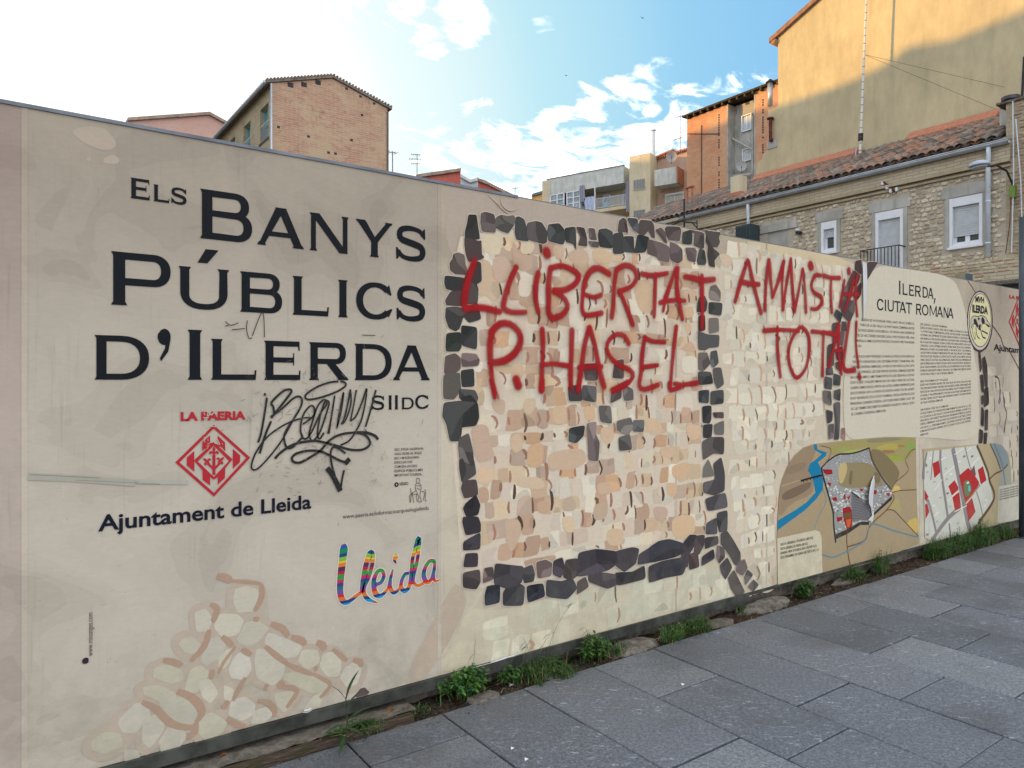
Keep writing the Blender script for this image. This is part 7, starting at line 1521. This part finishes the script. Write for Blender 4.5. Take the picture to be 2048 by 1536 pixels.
for i, (px_, c_, lb) in enumerate(((1196, (.40, .28, .2), 'brownish folded chair on the apartment balcony behind its railing'), (1209, (.30, .50, .60), 'pale turquoise chair on the apartment balcony'))):
    s_, z_ = U(px_, 405, -.8)[0], zF; m = MB(); m.box(s_-.25, s_+.25, -1.1, -.6, z_+.40, z_+.45, None, 0, AP); m.box(s_-.25, s_+.25, -1.14, -1.1, z_+.45, z_+.95, None, 0, AP)
    for dx in (-.23, .20):
        for dy in (-1.08, -.65): m.box(s_+dx, s_+dx+.04, dy, dy+.04, z_, z_+.40, None, 0, AP)
    put('balcony_chair', m, simple('plastic_chair_%d' % i, c_, .5), None, lb, 'chair')
# stair tower and right wing
S2_ = U(1260, 320)[0]; S3 = U(1302, 306)[0]; zS = U(1302, 306)[1]
m = MB(); m.box(S2_, S3, -12, .15, 0, zS, None, 0, AP); put('stair_tower_wall', m, M_cream, ap)
fr7 = Fr(1247, 72.0, hd+math.pi); fr7.o = fr7.o+fr7.en*.152
for z_ in (U(1268, 381)[1], U(1268, 381)[1]-3.0, U(1268, 381)[1]-6):
    s0, s1 = U(1269, 370)[0], U(1291, 370)[0]; g_ = MB(); g_.box(s0, s1, .155, .165, z_, z_+.95, None, 0, AP)
    w_ = MB(); w_.box(s0-.08, s1+.08, .151, .20, z_-.08, z_-.001, None, 0, AP)
    for q in np.linspace(s0, s1, 8): w_.box(q-.02, q+.02, .17, .20, z_, z_+.95, None, 0, AP)
    wn = put('barred_window', w_, M_grayr, ap); put('pane', g_, M_glass, wn)
m = MB(); S4 = U(1375, 320)[0]+3; zR = U(1349, 293)[1]; m.box(S3+.002, S4, -12, -1.6, 0, zS-.6, None, 0, AP); put('pink_wall', m, M_pinkr, ap)
m = MB(); sR2 = U(1349, 293, -1.6)[0]; m.prism([(S3+.05, zS-.6), (S4, zS-.6), (S4, zS-.2), (sR2, zR+.1), (S3+.05, zS-.1)], 'y', -1.6, -11, None, 0, AP); put('gable_wall', m, M_pinkr, ap)
m = MB()
for k in range(14): q = S3+.1+k*.22; m.box(q, q+.12, -1.6, -1.3, zS-.25+(k/13)*(zR-zS+.15), zS-.02+(k/13)*(zR-zS+.15), None, 0, AP)
put('eaves_tile', m, M_newtile, ap)
m = MB(); m.prism([(S3-.05, zS+.02), (sR2, zR+.25), (sR2, zR+.1), (S3-.05, zS-.12)], 'y', -1.2, -11, None, 0, AP); put('roof', m, M_newtile, ap)
zT1, zT0 = U(1352, 333)[1], U(1352, 366)[1]; s5, s6 = U(1309, 345)[0], U(1353, 340)[0]
m = MB(); m.box(s5, s6, -.12, .02, zT0, zT1, None, 0, AP); m.box(s5, s6, -1.6, -.121, zT0-.0, zT0+.2, None, 0, AP); put('terrace_parapet', m, M_parapet, ap); m = MB(); m.box(s6-.002+.004, s6+.14, -2.6, .02, zT0, zT1, None, 0, AP); put('terrace_side', m, simple('brown_render', (.40, .20, .12), .9), ap)
m = MB(); z5 = zT0-3.0; m.box(s5, S4, -1.6, .0, z5-.3, z5, None, 0, AP); put('lower_terrace', m, M_cream, ap)
fr8 = Fr(1247, 72.0, hd+math.pi); fr8.o = fr8.o+fr8.en*-1.46
roller_window((s5+.5, s5+2.4, z5+.02, z5+2.5), .0, ap, fr8, surround=False, sill=False, glassm=simple('curtained_door_glass', (.5, .52, .48), .3), mull=1)
roller_window((s5+3.0, s6+1.2, z5+.02, z5+2.1), .45, ap, fr8, surround=False, sill=False, mull=1)
rl = MB(); 
for z_ in (z5+.12, z5+1.0): rl.box(s5, S4, .0, .04, z_, z_+.05, None, 0, AP)
for q in np.arange(s5, S4, .14): rl.box(q-.015, q+.015, .005, .03, z5+.15, z5+1.0, None, 0, AP)
put('balcony_railing', rl, simple('blue_grey_railing', (.40, .50, .60), .5, var=.05), ap)
cvv = Vector(AP.w(U(1343, 313, -.4)[0], -.4, U(1343, 313, -.4)[1])); dish(cvv, .52, ap, 'large beige satellite dish on the terrace of the cream apartment block', (Vector((0, 0, EYE))-cvv).normalized())
m = MB(); s_, z_ = U(1307, 303, -2); zt = U(1307, 262, -2)[1]; m.tube([AP.w(s_, -2, z_-1.5), AP.w(s_, -2, zt)], .17, 12); m.tube([AP.w(s_, -2, zt+.01), AP.w(s_, -2, zt+.12)], .27, 12); m.smooth = False; put('steel_flue', m, M_metal, None, 'tall grey steel flue rising above the roof of the cream apartment block', 'chimney')
def aerial(px, pyb, pyt, fr_, n_, label, arms=3, ht=.6, foot=2.0):
    s_, z0_ = fr_.uv(px, pyb, n_); zt = fr_.uv(px, pyt, n_)[1]; m = MB(); m.tube([fr_.w(s_, n_, z0_-foot), fr_.w(s_, n_, zt)], .045, 5)
    for k in range(arms):
        z_ = zt-.1-k*ht; L = .55+.2*(k % 2); m.tube([fr_.w(s_-L, n_, z_), fr_.w(s_+L*.5, n_, z_+.05)], .028, 4)
        for j in range(5): q = s_-L+L*1.5*j/4; m.tube([fr_.w(q, n_-.3, z_+.02), fr_.w(q, n_+.3, z_+.02)], .02, 4)
    put('tv_aerial', m, simple('aerial_grey', (.32, .34, .36), .5, .3), None, label, 'aerial')
aerial(1361, 295, 231, AP, -4, 'tall thin television aerial between the apartment block and the orange brick block', 2, 2.2, 3)

# ---------------------------------------------------------------- brick building with gable, left
LB = Fr(545, 40.0, 0.0)                         # gable plane parallel to the hoarding
lb_ = thing('brick_gable_building', (LB.o.x, LB.o.y, 0), 'old brick building with a wide blank gable and glazed side windows, left of centre', 'building')
V = LB.uv; sW = V(775, 300)[0]; zL = V(546, 166)[1]; zRr = V(775, 217)[1]; sAp, zAp = V(665, 157)
m = MB(); m.prism([(0, 0), (sW, 0), (sW, zRr), (sAp, zAp), (0, zL)], 'y', 0, -.4, None, 0, LB); put('gable_wall', m, M_brick_pink, lb_)
LS_ = Fr(545, 40.0, -math.pi/2)                 # side plane, constant X, s = -Y
Sd = LS_.uv
pw = [((537, 215), (520, 276)), ((501, 240), (487, 292)), ((470, 263), (458, 300))]
wr = []
for (ax, ay), (bx, by) in pw:
    s1 = Sd(ax, ay)[0]; s0 = Sd(bx, by)[0]; zt = Sd(ax, ay)[1]; wr.append((s0, s1, zt-1.9, zt))
zt_ = sum(r_[3] for r_ in wr)/3; wr = [(r_[0], r_[1], zt_-1.95, zt_) for r_ in wr]
ss = sorted({-26.0, -.401}|{v for r_ in wr for v in r_[:2]}); m = MB()
for a, b_ in zip(ss[:-1], ss[1:]):
    cut = [r_ for r_ in wr if r_[0] <= a+1e-6 and r_[1] >= b_-1e-6]
    if cut: r_ = cut[0]; m.box(a, b_, -.4, 0, 0, r_[2], None, 0, LS_); m.box(a, b_, -.4, 0, r_[3], zL, None, 0, LS_)
    else: m.box(a, b_, -.4, 0, 0, zL, None, 0, LS_)
put('side_wall', m, M_brick_tan, lb_)
for r_ in wr:
    s0, s1, z0, z1 = r_; f = MB(); f.box(s0, s0+.06, -.3, -.2, z0, z1, None, 0, LS_); f.box(s1-.06, s1, -.3, -.2, z0, z1, None, 0, LS_); f.box((s0+s1)/2-.03, (s0+s1)/2+.03, -.3, -.2, z0, z1, None, 0, LS_)
    for z_ in (z0, (z0+z1)/2, z1-.06): f.box(s0+.06, s1-.06, -.29, -.22, z_, z_+.06, None, 0, LS_)
    wn = put('window', f, simple('teal_frame', (.20, .38, .38), .5, var=.1), lb_); g_ = MB(); g_.box(s0+.01, s1-.01, -.34, -.31, z0, z1, None, 0, LS_); put('pane', g_, M_teal, wn)
    rl = MB(); rl.box(s0, s1, -.05, -.02, z0+.95, z0+1.0, None, 0, LS_); 
    for q in np.linspace(s0+.05, s1-.05, 9): rl.box(q-.01, q+.01, -.045, -.025, z0, z0+.95, None, 0, LS_)
    put('guard_rail', rl, M_metal, wn); g_ = MB(); g_.box(s0-.1, s1+.1, -.02, .06, z0-.1, z0-.001, None, 0, LS_); put('sill', g_, M_conc, wn)
# roof slabs with tiles laid along the verge
m = MB()
def slab(p0, p1, th, y0, y1, mb): mb.prism([(p0[0], p0[1]), (p1[0], p1[1]), (p1[0], p1[1]+th), (p0[0], p0[1]+th)], 'y', y0, y1, None, 0, LB)
kk = (zAp-zL)/(sAp); k2 = (zRr-zAp)/(sW-sAp)
slab((-.35, zL-.35*kk+.02), (sAp, zAp+.02), .14, .12, -26, m); slab((sAp+.002, zAp+.02), (sW+.25, zRr+.25*k2+.02), .14, .12, -26, m); put('roof', m, simple('weathered_roof_tile', (.20, .17, .15), .9, var=.4, scale=4), lb_)
m = MB()
for k in range(40):
    t = k/39; s_ = -.3+(sW+.5)*t; z_ = (zL+s_*kk if s_ < sAp else zAp+(s_-sAp)*k2)+.2; m.tube([LB.w(s_, .14, z_), LB.w(s_, -.5, z_)], .07, 6, rr.choice(TCOL))
for k in range(60): y_ = -.3-k*.42; m.tube([LB.w(-.42, y_, zL-.35*kk+.17), LB.w(.2, y_, zL+.17+.1)], .075, 6, rr.choice(TCOL))
put('edge_tile', m, M_tile, lb_, kind='stuff')
m = MB(); m.tube([LB.w(-.42, .05, zL-.05), LB.w(-.42, -26, zL-.05)], .10, 8); m.tube([LB.w(-.10, .12, zL-.1), LB.w(-.05, .12, 3)], .06, 8); m.smooth = True; put('gutter', m, M_metal, lb_)
m = MB()
for px_, py_ in ((581, 170), (608, 169), (636, 165), (693, 177), (721, 193), (748, 207), (724, 230), (657, 305), (671, 307), (557, 254), (703, 280), (617, 273)):
    a, z_ = V(px_, py_); w = .16 if py_ < 172 else .08; m.box(a-w, a+w, .001, .012, z_-w*.8, z_+w*.8, None, 0, LB)
put('putlog_hole', m, M_dark, lb_, kind='stuff')
m = MB(); a, z_ = V(775, 300); m.box(sW-.05, sW+.05, -.1, .06, 2, zRr-.2, None, 0, LB); put('corner_pipe', m, M_conc, lb_)
aerial(785, 345, 303, LB, -6, 'thin bent aerial just right of the brick gable building', 1, .6, 6)

# ---------------------------------------------------------------- distant roofs
def gable_house(name, label, fr_, pts, depth, mat, roofm, zlow=0, gap=.25):
    q = [fr_.uv(*p) for p in pts]; t = thing(name, fr_.w(q[0][0], 0, 0), label, 'house'); m = MB()
    poly = [(q[0][0], zlow)]+q+[(q[-1][0], zlow)]; m.prism(poly, 'y', 0, -depth, None, 0, fr_); put('wall', m, mat, t); m = MB()
    for a, b_ in zip(q[:-1], q[1:]):
        k = (b_[1]-a[1])/max(1e-3, b_[0]-a[0]); m.prism([(a[0]-gap*0, a[1]+.02), (b_[0], b_[1]+.02), (b_[0], b_[1]+.32), (a[0], a[1]+.32)], 'y', .3, -depth-.3, None, 0, fr_)
    put('roof', m, roofm, t); return t, q
RT = simple('dull_roof_tile', (.36, .27, .22), .9, var=.3, scale=2)
G1 = Fr(430, 75, 0.0); gable_house('salmon_gable_house', 'salmon pink gabled house far behind the left part of the hoarding', G1, [(255, 243), (418, 231), (462, 255), (520, 290)], 25, M_salmon, RT)
G2 = Fr(870, 70, TH-math.pi/2+.25); gable_house('red_walled_house', 'dark red walled house with a sloping roof line, right of the brick gable', G2, [(832, 357), (921, 344)], 12, M_redw, RT)
G3 = Fr(940, 74, TH-math.pi/2+.1); gable_house('pale_blue_house', 'pale blue wall between the two red houses behind the hoarding', G3, [(921, 356), (940, 367), (957, 362)], 10, M_bluew, simple('white_coping', (.6, .62, .62), .8))
G4 = Fr(990, 72, TH-math.pi/2-.1); gable_house('small_red_house', 'small red gable sloping down to the right behind the hoarding top', G4, [(956, 364), (972, 369), (1030, 398)], 12, M_redw, RT)
G5 = Fr(1080, 85, TH-math.pi/2); t, q = gable_house('orange_house', 'small orange house with grey roof left of the cream apartment block', G5, [(1064, 394), (1092, 386)], 10, M_orangew, simple('slate_roof', (.16, .16, .18), .8, var=.3))
aerial(834, 350, 308, G2, -3, 'bushy television aerial on the dark red walled house', 3, .45, 1.5); aerial(1030, 400, 375, G5, -2, 'small distant aerial left of the orange house', 1, .5, 4)
# wires between the roofs
m = MB(); m.tube([TW.w(T(1376, 268)[0], .05, T(1376, 268)[1]), AP.w(U(1345, 283, -5)[0], -5, U(1345, 283, -5)[1])], .02, 4); put('overhead_wire', m, M_black, None, 'thin wire from the orange brick block to the apartment aerial', 'wire')

# ---------------------------------------------------------------- street blocks west of the plot (out of the picture; they throw the evening shadow)
wb = thing('west_street_block', (-10, 60, 0), 'row of cream street buildings west of the plot, outside the picture to the left', 'building')
m = MB(); tE = math.tan(SUN_EL)
def occ_h(zsh, x, y, X=-6.0): d = (x-X)/abs(math.cos(SUN_HEAD)); return y+d*math.sin(SUN_HEAD), zsh+d*tE
prof = [hy(*p) for p in ((1537, 219), (1671, 174), (1725, 152.5), (1794, 115), (1810, 94), (1837, 100), (1875, 91), (1955, 59), (2047, 21))]
sky_ = []
for s_, z_ in prof:
    p = HX.w(s_, YN, z_); sky_.append(occ_h(z_, p[0], p[1]))
sky_.sort(); ys = [sky_[0][0]-14]+[a for a, _ in sky_]+[sky_[-1][0]+1.5]; hs = [sky_[0][1]+.5]+[h for _, h in sky_]+[sky_[-1][1]]
pt = TW.w(3, 0, T(1400, 262)[1]); yT, hT = occ_h(pt[2], pt[0], pt[1])
poly = [(ys[0], 0)]+list(zip(ys, hs))+[(ys[-1]+5, hs[-1]), (ys[-1]+5.2, 26.0), (62, 26.0), (62.3, hT), (yT+40, hT), (yT+40, 0)]
m.prism([(y_, z_) for y_, z_ in poly], 'x', -6.0, -8.5, None, 0); put('wall', m, M_cream, wb)
for k in range(9):
    m = MB(); y_ = 26+k*9; 
    for j in range(4): m.box(-5.995, -5.96, y_, y_+1.2, 2.2+j*3.1, 3.8+j*3.1)
    put('window', m, M_glass, wb)
# ---------------------------------------------------------------- post at the right edge
x_, y_ = gp(2046, 1076); pm = MB(); pm.tube([(x_+.0, y_, -.01), (x_, y_, 3.3)], .036, 20); pm.smooth = True
post = thing('steel_post', (x_, y_, 0), 'dark grey steel post standing on the paving at the right edge, before the hoarding', 'post'); put('shaft', pm, simple('dark_painted_steel', (.055, .068, .085), .45, .2, .2), post)
pm = MB(); pm.tube([(x_, y_, 0), (x_, y_, .012)], .06, 20); put('base_plate', pm, M_steel, post)

# ---------------------------------------------------------------- weeds along the foot of the hoarding
GRN = [(.045, .115, .025), (.06, .15, .03), (.035, .09, .02), (.085, .17, .035), (.05, .13, .045)]
def leaf_pts(L, w, n_=5, curl=.3, lobes=False):
    out = []
    for i in range(n_+1):
        t = i/n_; ww = w*math.sin(math.pi*min(1, t*.93+.05))**.8*(1 if not lobes else (1+.22*math.sin(t*22)))
        out.append((t*L, ww/2, -curl*L*t*t))
    return out
def add_leaf(mb, o, az, el, L, w, c, curl=.4, n_=4):
    o = Vector(o); dx, dy = math.cos(az), math.sin(az); side = Vector((-dy, dx, 0)); f = Vector((dx*math.cos(el), dy*math.cos(el), math.sin(el))); up = Vector((-dx*math.sin(el), -dy*math.sin(el), math.cos(el)))
    vs = []
    for t, h, dr in leaf_pts(L, w, n_, curl):
        p = o+f*t+up*dr; vs += [p+side*h+up*h*.25, p-up*.0, p-side*h+up*h*.25]
    fs = []
    for i in range(n_):
        a = 3*i; fs += [(a, a+3, a+4, a+1), (a+1, a+4, a+5, a+2)]
    for v in vs:
        if v.y > D-.03 and v.z > .05: v.y = D-.03
    mb.mesh(vs, fs, c)
def blade(mb, o, az, L, w, c, lean, rr):
    pts = []; o = Vector(o); n_ = 5
    for i in range(n_+1):
        t = i/n_; pts.append(o+Vector((math.cos(az)*lean*L*t*t, math.sin(az)*lean*L*t*t, L*(t-.35*lean*t*t))))
    side = Vector((-math.sin(az), math.cos(az), 0)); vs = []
    for i, p in enumerate(pts):
        p.y = min(p.y, D-.03); q = w*(1-(i/n_)**1.5)/2+.0003; vs += [p+side*q, p-side*q]
    mb.mesh(vs, [(2*i, 2*i+1, 2*i+3, 2*i+2) for i in range(n_)], c)
def weed(px, py, R, H, nl, nb, Lf, wf, label, seed, broad=True, nparts=0, tint=1.0, ry=None):
    q = random.Random(seed); x, y = gp(px, py, .0); y = max(YE-.02, min(y, D-.06)) if y > YE-.25 else y
    t = thing('weed_plant', (x, y, 0), label, 'weed', 'weeds along the foot of the hoarding'); ry = ry or R*.55
    st = MB(); fo = MB(); leaf_m = []
    for k in range(5):
        mb = MB(); add_leaf(mb, (0, -1, 0), 0, .4, Lf, wf, tuple(v*tint for v in q.choice(GRN)), .5, 5); me = mb.data('leaf', M_leaf, Vector((0, -1, 0))); me.polygons.foreach_set('use_smooth', [True]*len(me.polygons)); leaf_m.append(me)
    npl = 0
    if nl:
        for s_ in range(max(4, nl//9)):
            az = q.uniform(0, 2*math.pi); rr_ = q.random()**.5; b = Vector((x+R*.5*rr_*math.cos(az), y+ry*.5*rr_*math.sin(az), 0)); tip = Vector((x+R*rr_*math.cos(az)*1.05, y+ry*rr_*math.sin(az)*1.05, H*(1.05-.55*rr_)*q.uniform(.6, 1.05)))
            tip.y = min(tip.y, D-.035); mid = (b+tip)/2+Vector((0, 0, .03)); st.tube([b, mid, tip], [.0028, .002, .0012], 5, (.06, .12, .03))
            for j in range(9):
                u = .25+.75*(j+q.random())/9; p = b*(1-u)**2+mid*2*u*(1-u)+tip*u*u; a = j*2.4+q.random(); L = Lf*q.uniform(.55, 1.1)*(1-.3*u); e = q.uniform(-.1, .7)
                if npl < nparts:
                    o = bpy.data.objects.new('leaf', q.choice(leaf_m)); C.objects.link(o); o.parent = t; o.location = p-Vector((x, y, 0)); o.rotation_euler = (q.uniform(-.3, .3), -e+.4, a if p.y < D-.1 else -abs(a % 3.14)); k_ = L/Lf; o.scale = (k_, k_, k_); npl += 1
                else: add_leaf(fo, p, a, e, L, wf*L/Lf, tuple(v*tint*q.uniform(.8, 1.25) for v in q.choice(GRN)), q.uniform(.2, .6), 3)
    for _ in range(nb):
        az = q.uniform(0, 2*math.pi); rr_ = q.random()**.6; blade(fo, (x+R*rr_*math.cos(az), y+ry*rr_*math.sin(az), 0), q.uniform(0, 6.28), H*q.uniform(.35, 1.05), q.uniform(.002, .0045), tuple(v*tint*q.uniform(.7, 1.35) for v in (q.choice(GRN) if q.random() < .86 else (.17, .15, .07))), q.uniform(.2, 1.0), q)
    if st.v: put('stem', st, M_leaf, t, fix=False)
    if fo.v: put('foliage', fo, M_leaf, t, kind='stuff', fix=False)
    return t
weed(922, 1392, .155, .185, 480, 25, .044, .026, 'large leafy weed clump at the joint where the timber kerb ends', 1, nparts=130, tint=1.5)
weed(1015, 1368, .07, .11, 80, 14, .045, .026, 'low leafy weed with few round leaves right of the largest weed clump', 2, nparts=40)
weed(1075, 1350, .19, .11, 200, 380, .025, .012, 'wide low tuft of grass and weeds below the dark frame of the mosaic', 3)
weed(1128, 1352, .10, .08, 80, 150, .022, .012, 'sparse thin grass spilling onto the slabs', 31)
weed(1190, 1318, .12, .18, 220, 50, .042, .024, 'upright nettle-like weed left of the broken concrete lump', 4, nparts=50)
weed(1232, 1308, .08, .09, 40, 120, .02, .010, 'small grass tuft touching the broken concrete lump', 41)
weed(1345, 1278, .10, .11, 40, 260, .03, .012, 'dense bright green grass tuft right of the broken concrete lump', 5, tint=1.45)
weed(1392, 1262, .14, .12, 130, 140, .03, .015, 'thin weeds with narrow leaves before the end of the dark mosaic', 6)
weed(1475, 1222, .09, .06, 50, 50, .022, .011, 'tiny weeds on the crumbling mortar lump', 61)
weed(1608, 1192, .13, .15, 320, 20, .048, .020, 'dark bushy weed below the caption of the large map', 7, nparts=60, tint=.85)
weed(1700, 1160, .17, .15, 240, 60, .036, .018, 'weed with pale tips under the middle of the large map', 8, tint=.95)
weed(1740, 1140, .13, .24, 200, 60, .040, .016, 'tall loose weed reaching up over the bottom of the large map', 9)
weed(1852, 1108, .20, .20, 260, 420, .045, .016, 'left end of the long green weed bank under the district map', 10)
weed(1895, 1096, .22, .22, 300, 460, .045, .016, 'middle of the long green weed bank under the district map', 12)
weed(1940, 1083, .24, .26, 380, 400, .045, .018, 'highest part of the weed bank, near the steel post', 13)
weed(1985, 1070, .20, .17, 220, 240, .035, .014, 'right end of the weed bank, thinning out before the steel post', 14)
weed(745, 1462, .07, .05, 150, 60, .014, .009, 'low moss-like mat of tiny leaves beside the tall single weed', 15, tint=1.3)
weed(705, 1470, .11, .07, 90, 40, .05, .016, 'flat rosette of pointed leaves at the foot of the tall single weed', 16, nparts=50, tint=.8)
weed(835, 1425, .09, .02, 90, 60, .012, .007, 'thin strip of moss and tiny leaves along the timber kerb', 17, tint=1.1)
weed(1115, 1392, .05, .012, 50, 30, .010, .005, 'sprig of moss growing in the slab joint below the grass tufts', 18, tint=1.0)
# tall single weed
x, y = gp(682, 1478, 0); y = YE-.012; t = thing('tall_weed', (x, y, 0), 'single tall weed with narrow upright leaves growing at the timber kerb', 'weed')
m = MB(); m.tube([(x, y, 0), (x+.004, y, .10), (x-.002, y, .21)], [.0035, .003, .002], 6, (.05, .09, .03)); put('stem', m, M_leaf, t, fix=False)
for az, z, L, e, w in ((.2, .20, .12, 1.35, .018), (2.9, .19, .10, 1.2, .016), (.0, .16, .09, 1.0, .014), (0.1, .10, .13, .55, .015), (3.3, .09, .10, .25, .018), (.3, .06, .14, .3, .018), (2.7, .05, .11, .2, .02), (-1.2, .07, .10, .3, .016), (-2.2, .04, .12, .15, .02)):
    mb = MB(); add_leaf(mb, (x, y, z), az, e, L, w, (.035, .085, .028), .35, 6); mb.smooth = True; put('leaf', mb, M_leaf, t, fix=False)
# seed stalks
sk = MB(); q = random.Random(2)
for px_, py_, H, bend in ((912, 1352, .30, .02), (1010, 1352, .16, .12), (1042, 1345, .22, .10), (1062, 1340, .24, -.10), (1078, 1338, .22, .14), (1092, 1330, .38, .30), (1165, 1310, .18, .08), (1175, 1305, .20, -.05)):
    x, y = gp(px_, py_, .03); y = D-.05; pts = [(x+bend*.3*(i/6)**2*2, y-.01*i/6, .01+H*(i/6-.12*(i/6)**3)) for i in range(7)]; sk.tube(pts, [.0016*(1-.5*i/6) for i in range(7)], 4, (.12, .14, .06))
    for _ in range(3): i = q.randint(3, 6); add_leaf(sk, pts[i], q.choice([0, 3.1]), q.uniform(-.6, .3), .05, .004, (.07, .10, .04), .5)
put('grass_stalks', sk, M_leaf, None, 'thin dry grass stalks bending in front of the lower edge of the mosaic print', 'grass', kind='stuff', fix=False)
# litter and dead leaves
M_dead = simple('dead_leaf', (.20, .085, .03), .8, var=.5, scale=40)
q = random.Random(12)
for i, (px_, py_, lb) in enumerate(((450, 1502, 'curled orange-brown dead leaf under the hoarding at the lower left'), (775, 1408, 'pale curled dead leaf on the mortar ledge'), (1092, 1322, 'orange scrap among the grass under the mosaic'), (1413, 1243, 'brown dead leaf beside the thin weeds'), (1660, 1172, 'reddish dead leaf under the large map'))):
    x, y = gp(px_, py_, .035); y = min(y, D-.03); m = MB(); add_leaf(m, (x, y, .036 if px_ < 900 else .012), q.uniform(0, 6), .2, .055, .03, None, .8, 5); m.c = [None]*len(m.c); put('dead_leaf', m, M_dead, None, lb, 'leaf', 'dead leaves under the hoarding', fix=False)
M_pap = simple('white_litter', (.7, .72, .74), .6, var=.1)
for px_, py_, s_, lb in ((1023, 1370, .018, 'tiny white scrap of litter among the weeds right of the largest clump'), (1366, 1369, .014, 'tiny white scrap on the slab joint near the centre'), (1053, 1519, .012, 'white fleck lying in the slab joint at the bottom edge'), (1025, 1497, .011, 'white fleck at the corner of a slab joint above the bottom edge')):
    x, y = gp(px_, py_, .004); m = MB(); m.mesh([(x-s_, y-s_*.4, .003), (x+s_*.6, y-s_*.5, .006), (x+s_, y+s_*.5, .003), (x-s_*.4, y+s_*.6, .011)], [(0, 1, 2), (0, 2, 3)]); put('litter', m, M_pap, None, lb, 'litter', 'white scraps on the paving', fix=False)
# two birds in the sky
for px_, py_, lb in ((1285, 36, 'small dark bird high in the blue sky, the upper one'), (1132, 151, 'small dark bird in the blue sky, the lower one')):
    d = pxdir(px_, py_)*60; c_ = Vector((0, 0, EYE))+d; m = MB(); m.mesh([c_+Vector(v) for v in ((-.28, 0, .06), (-.10, .02, .03), (0, .05, 0), (.10, .02, .03), (.28, 0, .06), (.08, -.05, -.01), (0, -.10, -.02), (-.08, -.05, -.01), (0, 0, -.05))], [(0, 1, 7), (1, 2, 8, 7), (2, 3, 5, 8), (3, 4, 5), (7, 8, 6), (8, 5, 6)]); put('bird', m, M_black, None, lb, 'bird', 'birds in the sky', fix=False)

# grit, crumbs of soil and dry bits spilled along the paving edge
q = random.Random(77); gr = MB()
for _ in range(900):
    x = q.uniform(1.0, 9.2); y = YE+.10-abs(q.gauss(0, .11)) if q.random() < .8 else q.uniform(1.2, 3.0); s_ = q.uniform(.002, .007)*(1.0 if y > 2.7 else .6); a = q.uniform(0, 6.28); z = .0005
    if y > YE-.005 and x < 1.7: z = .034
    elif y > YE: z = .004
    p = [(x+s_*math.cos(a+k*2.1)*q.uniform(.6, 1.3), y+s_*math.sin(a+k*2.1)*q.uniform(.6, 1.3), z) for k in range(3)]; t_ = (x, y, z+s_*q.uniform(.5, 1)); c = q.choice([(.10, .07, .045), (.16, .12, .08), (.05, .035, .025), (.22, .19, .15), (.20, .13, .05)])
    for k in range(3): gr.face([p[k], p[(k+1) % 3], t_], c)
put('grit', gr, M_leaf, None, 'grit and crumbs of soil spilled onto the slabs along the hoarding', 'grit', kind='stuff', fix=False)
st = MB()
for _ in range(70):
    x = q.uniform(1.2, 9.0); y = q.uniform(YE-.10, D-.05); L = q.uniform(.03, .10); a = q.uniform(-.9, .9); z = .038 if x < 1.66 else .014
    st.tube([(x, y, z), (x+L*.5*math.cos(a), min(D-.03, y+L*.5*math.sin(a)), z+q.uniform(.004, .02)), (x+L*math.cos(a), min(D-.03, y+L*math.sin(a)), z)], .0012, 4, q.choice([(.22, .17, .09), (.12, .085, .04), (.30, .25, .15)]))
put('dry_stems', st, M_leaf, None, 'dry broken stems lying in the trench at the foot of the hoarding', 'dry grass', kind='stuff', fix=False)
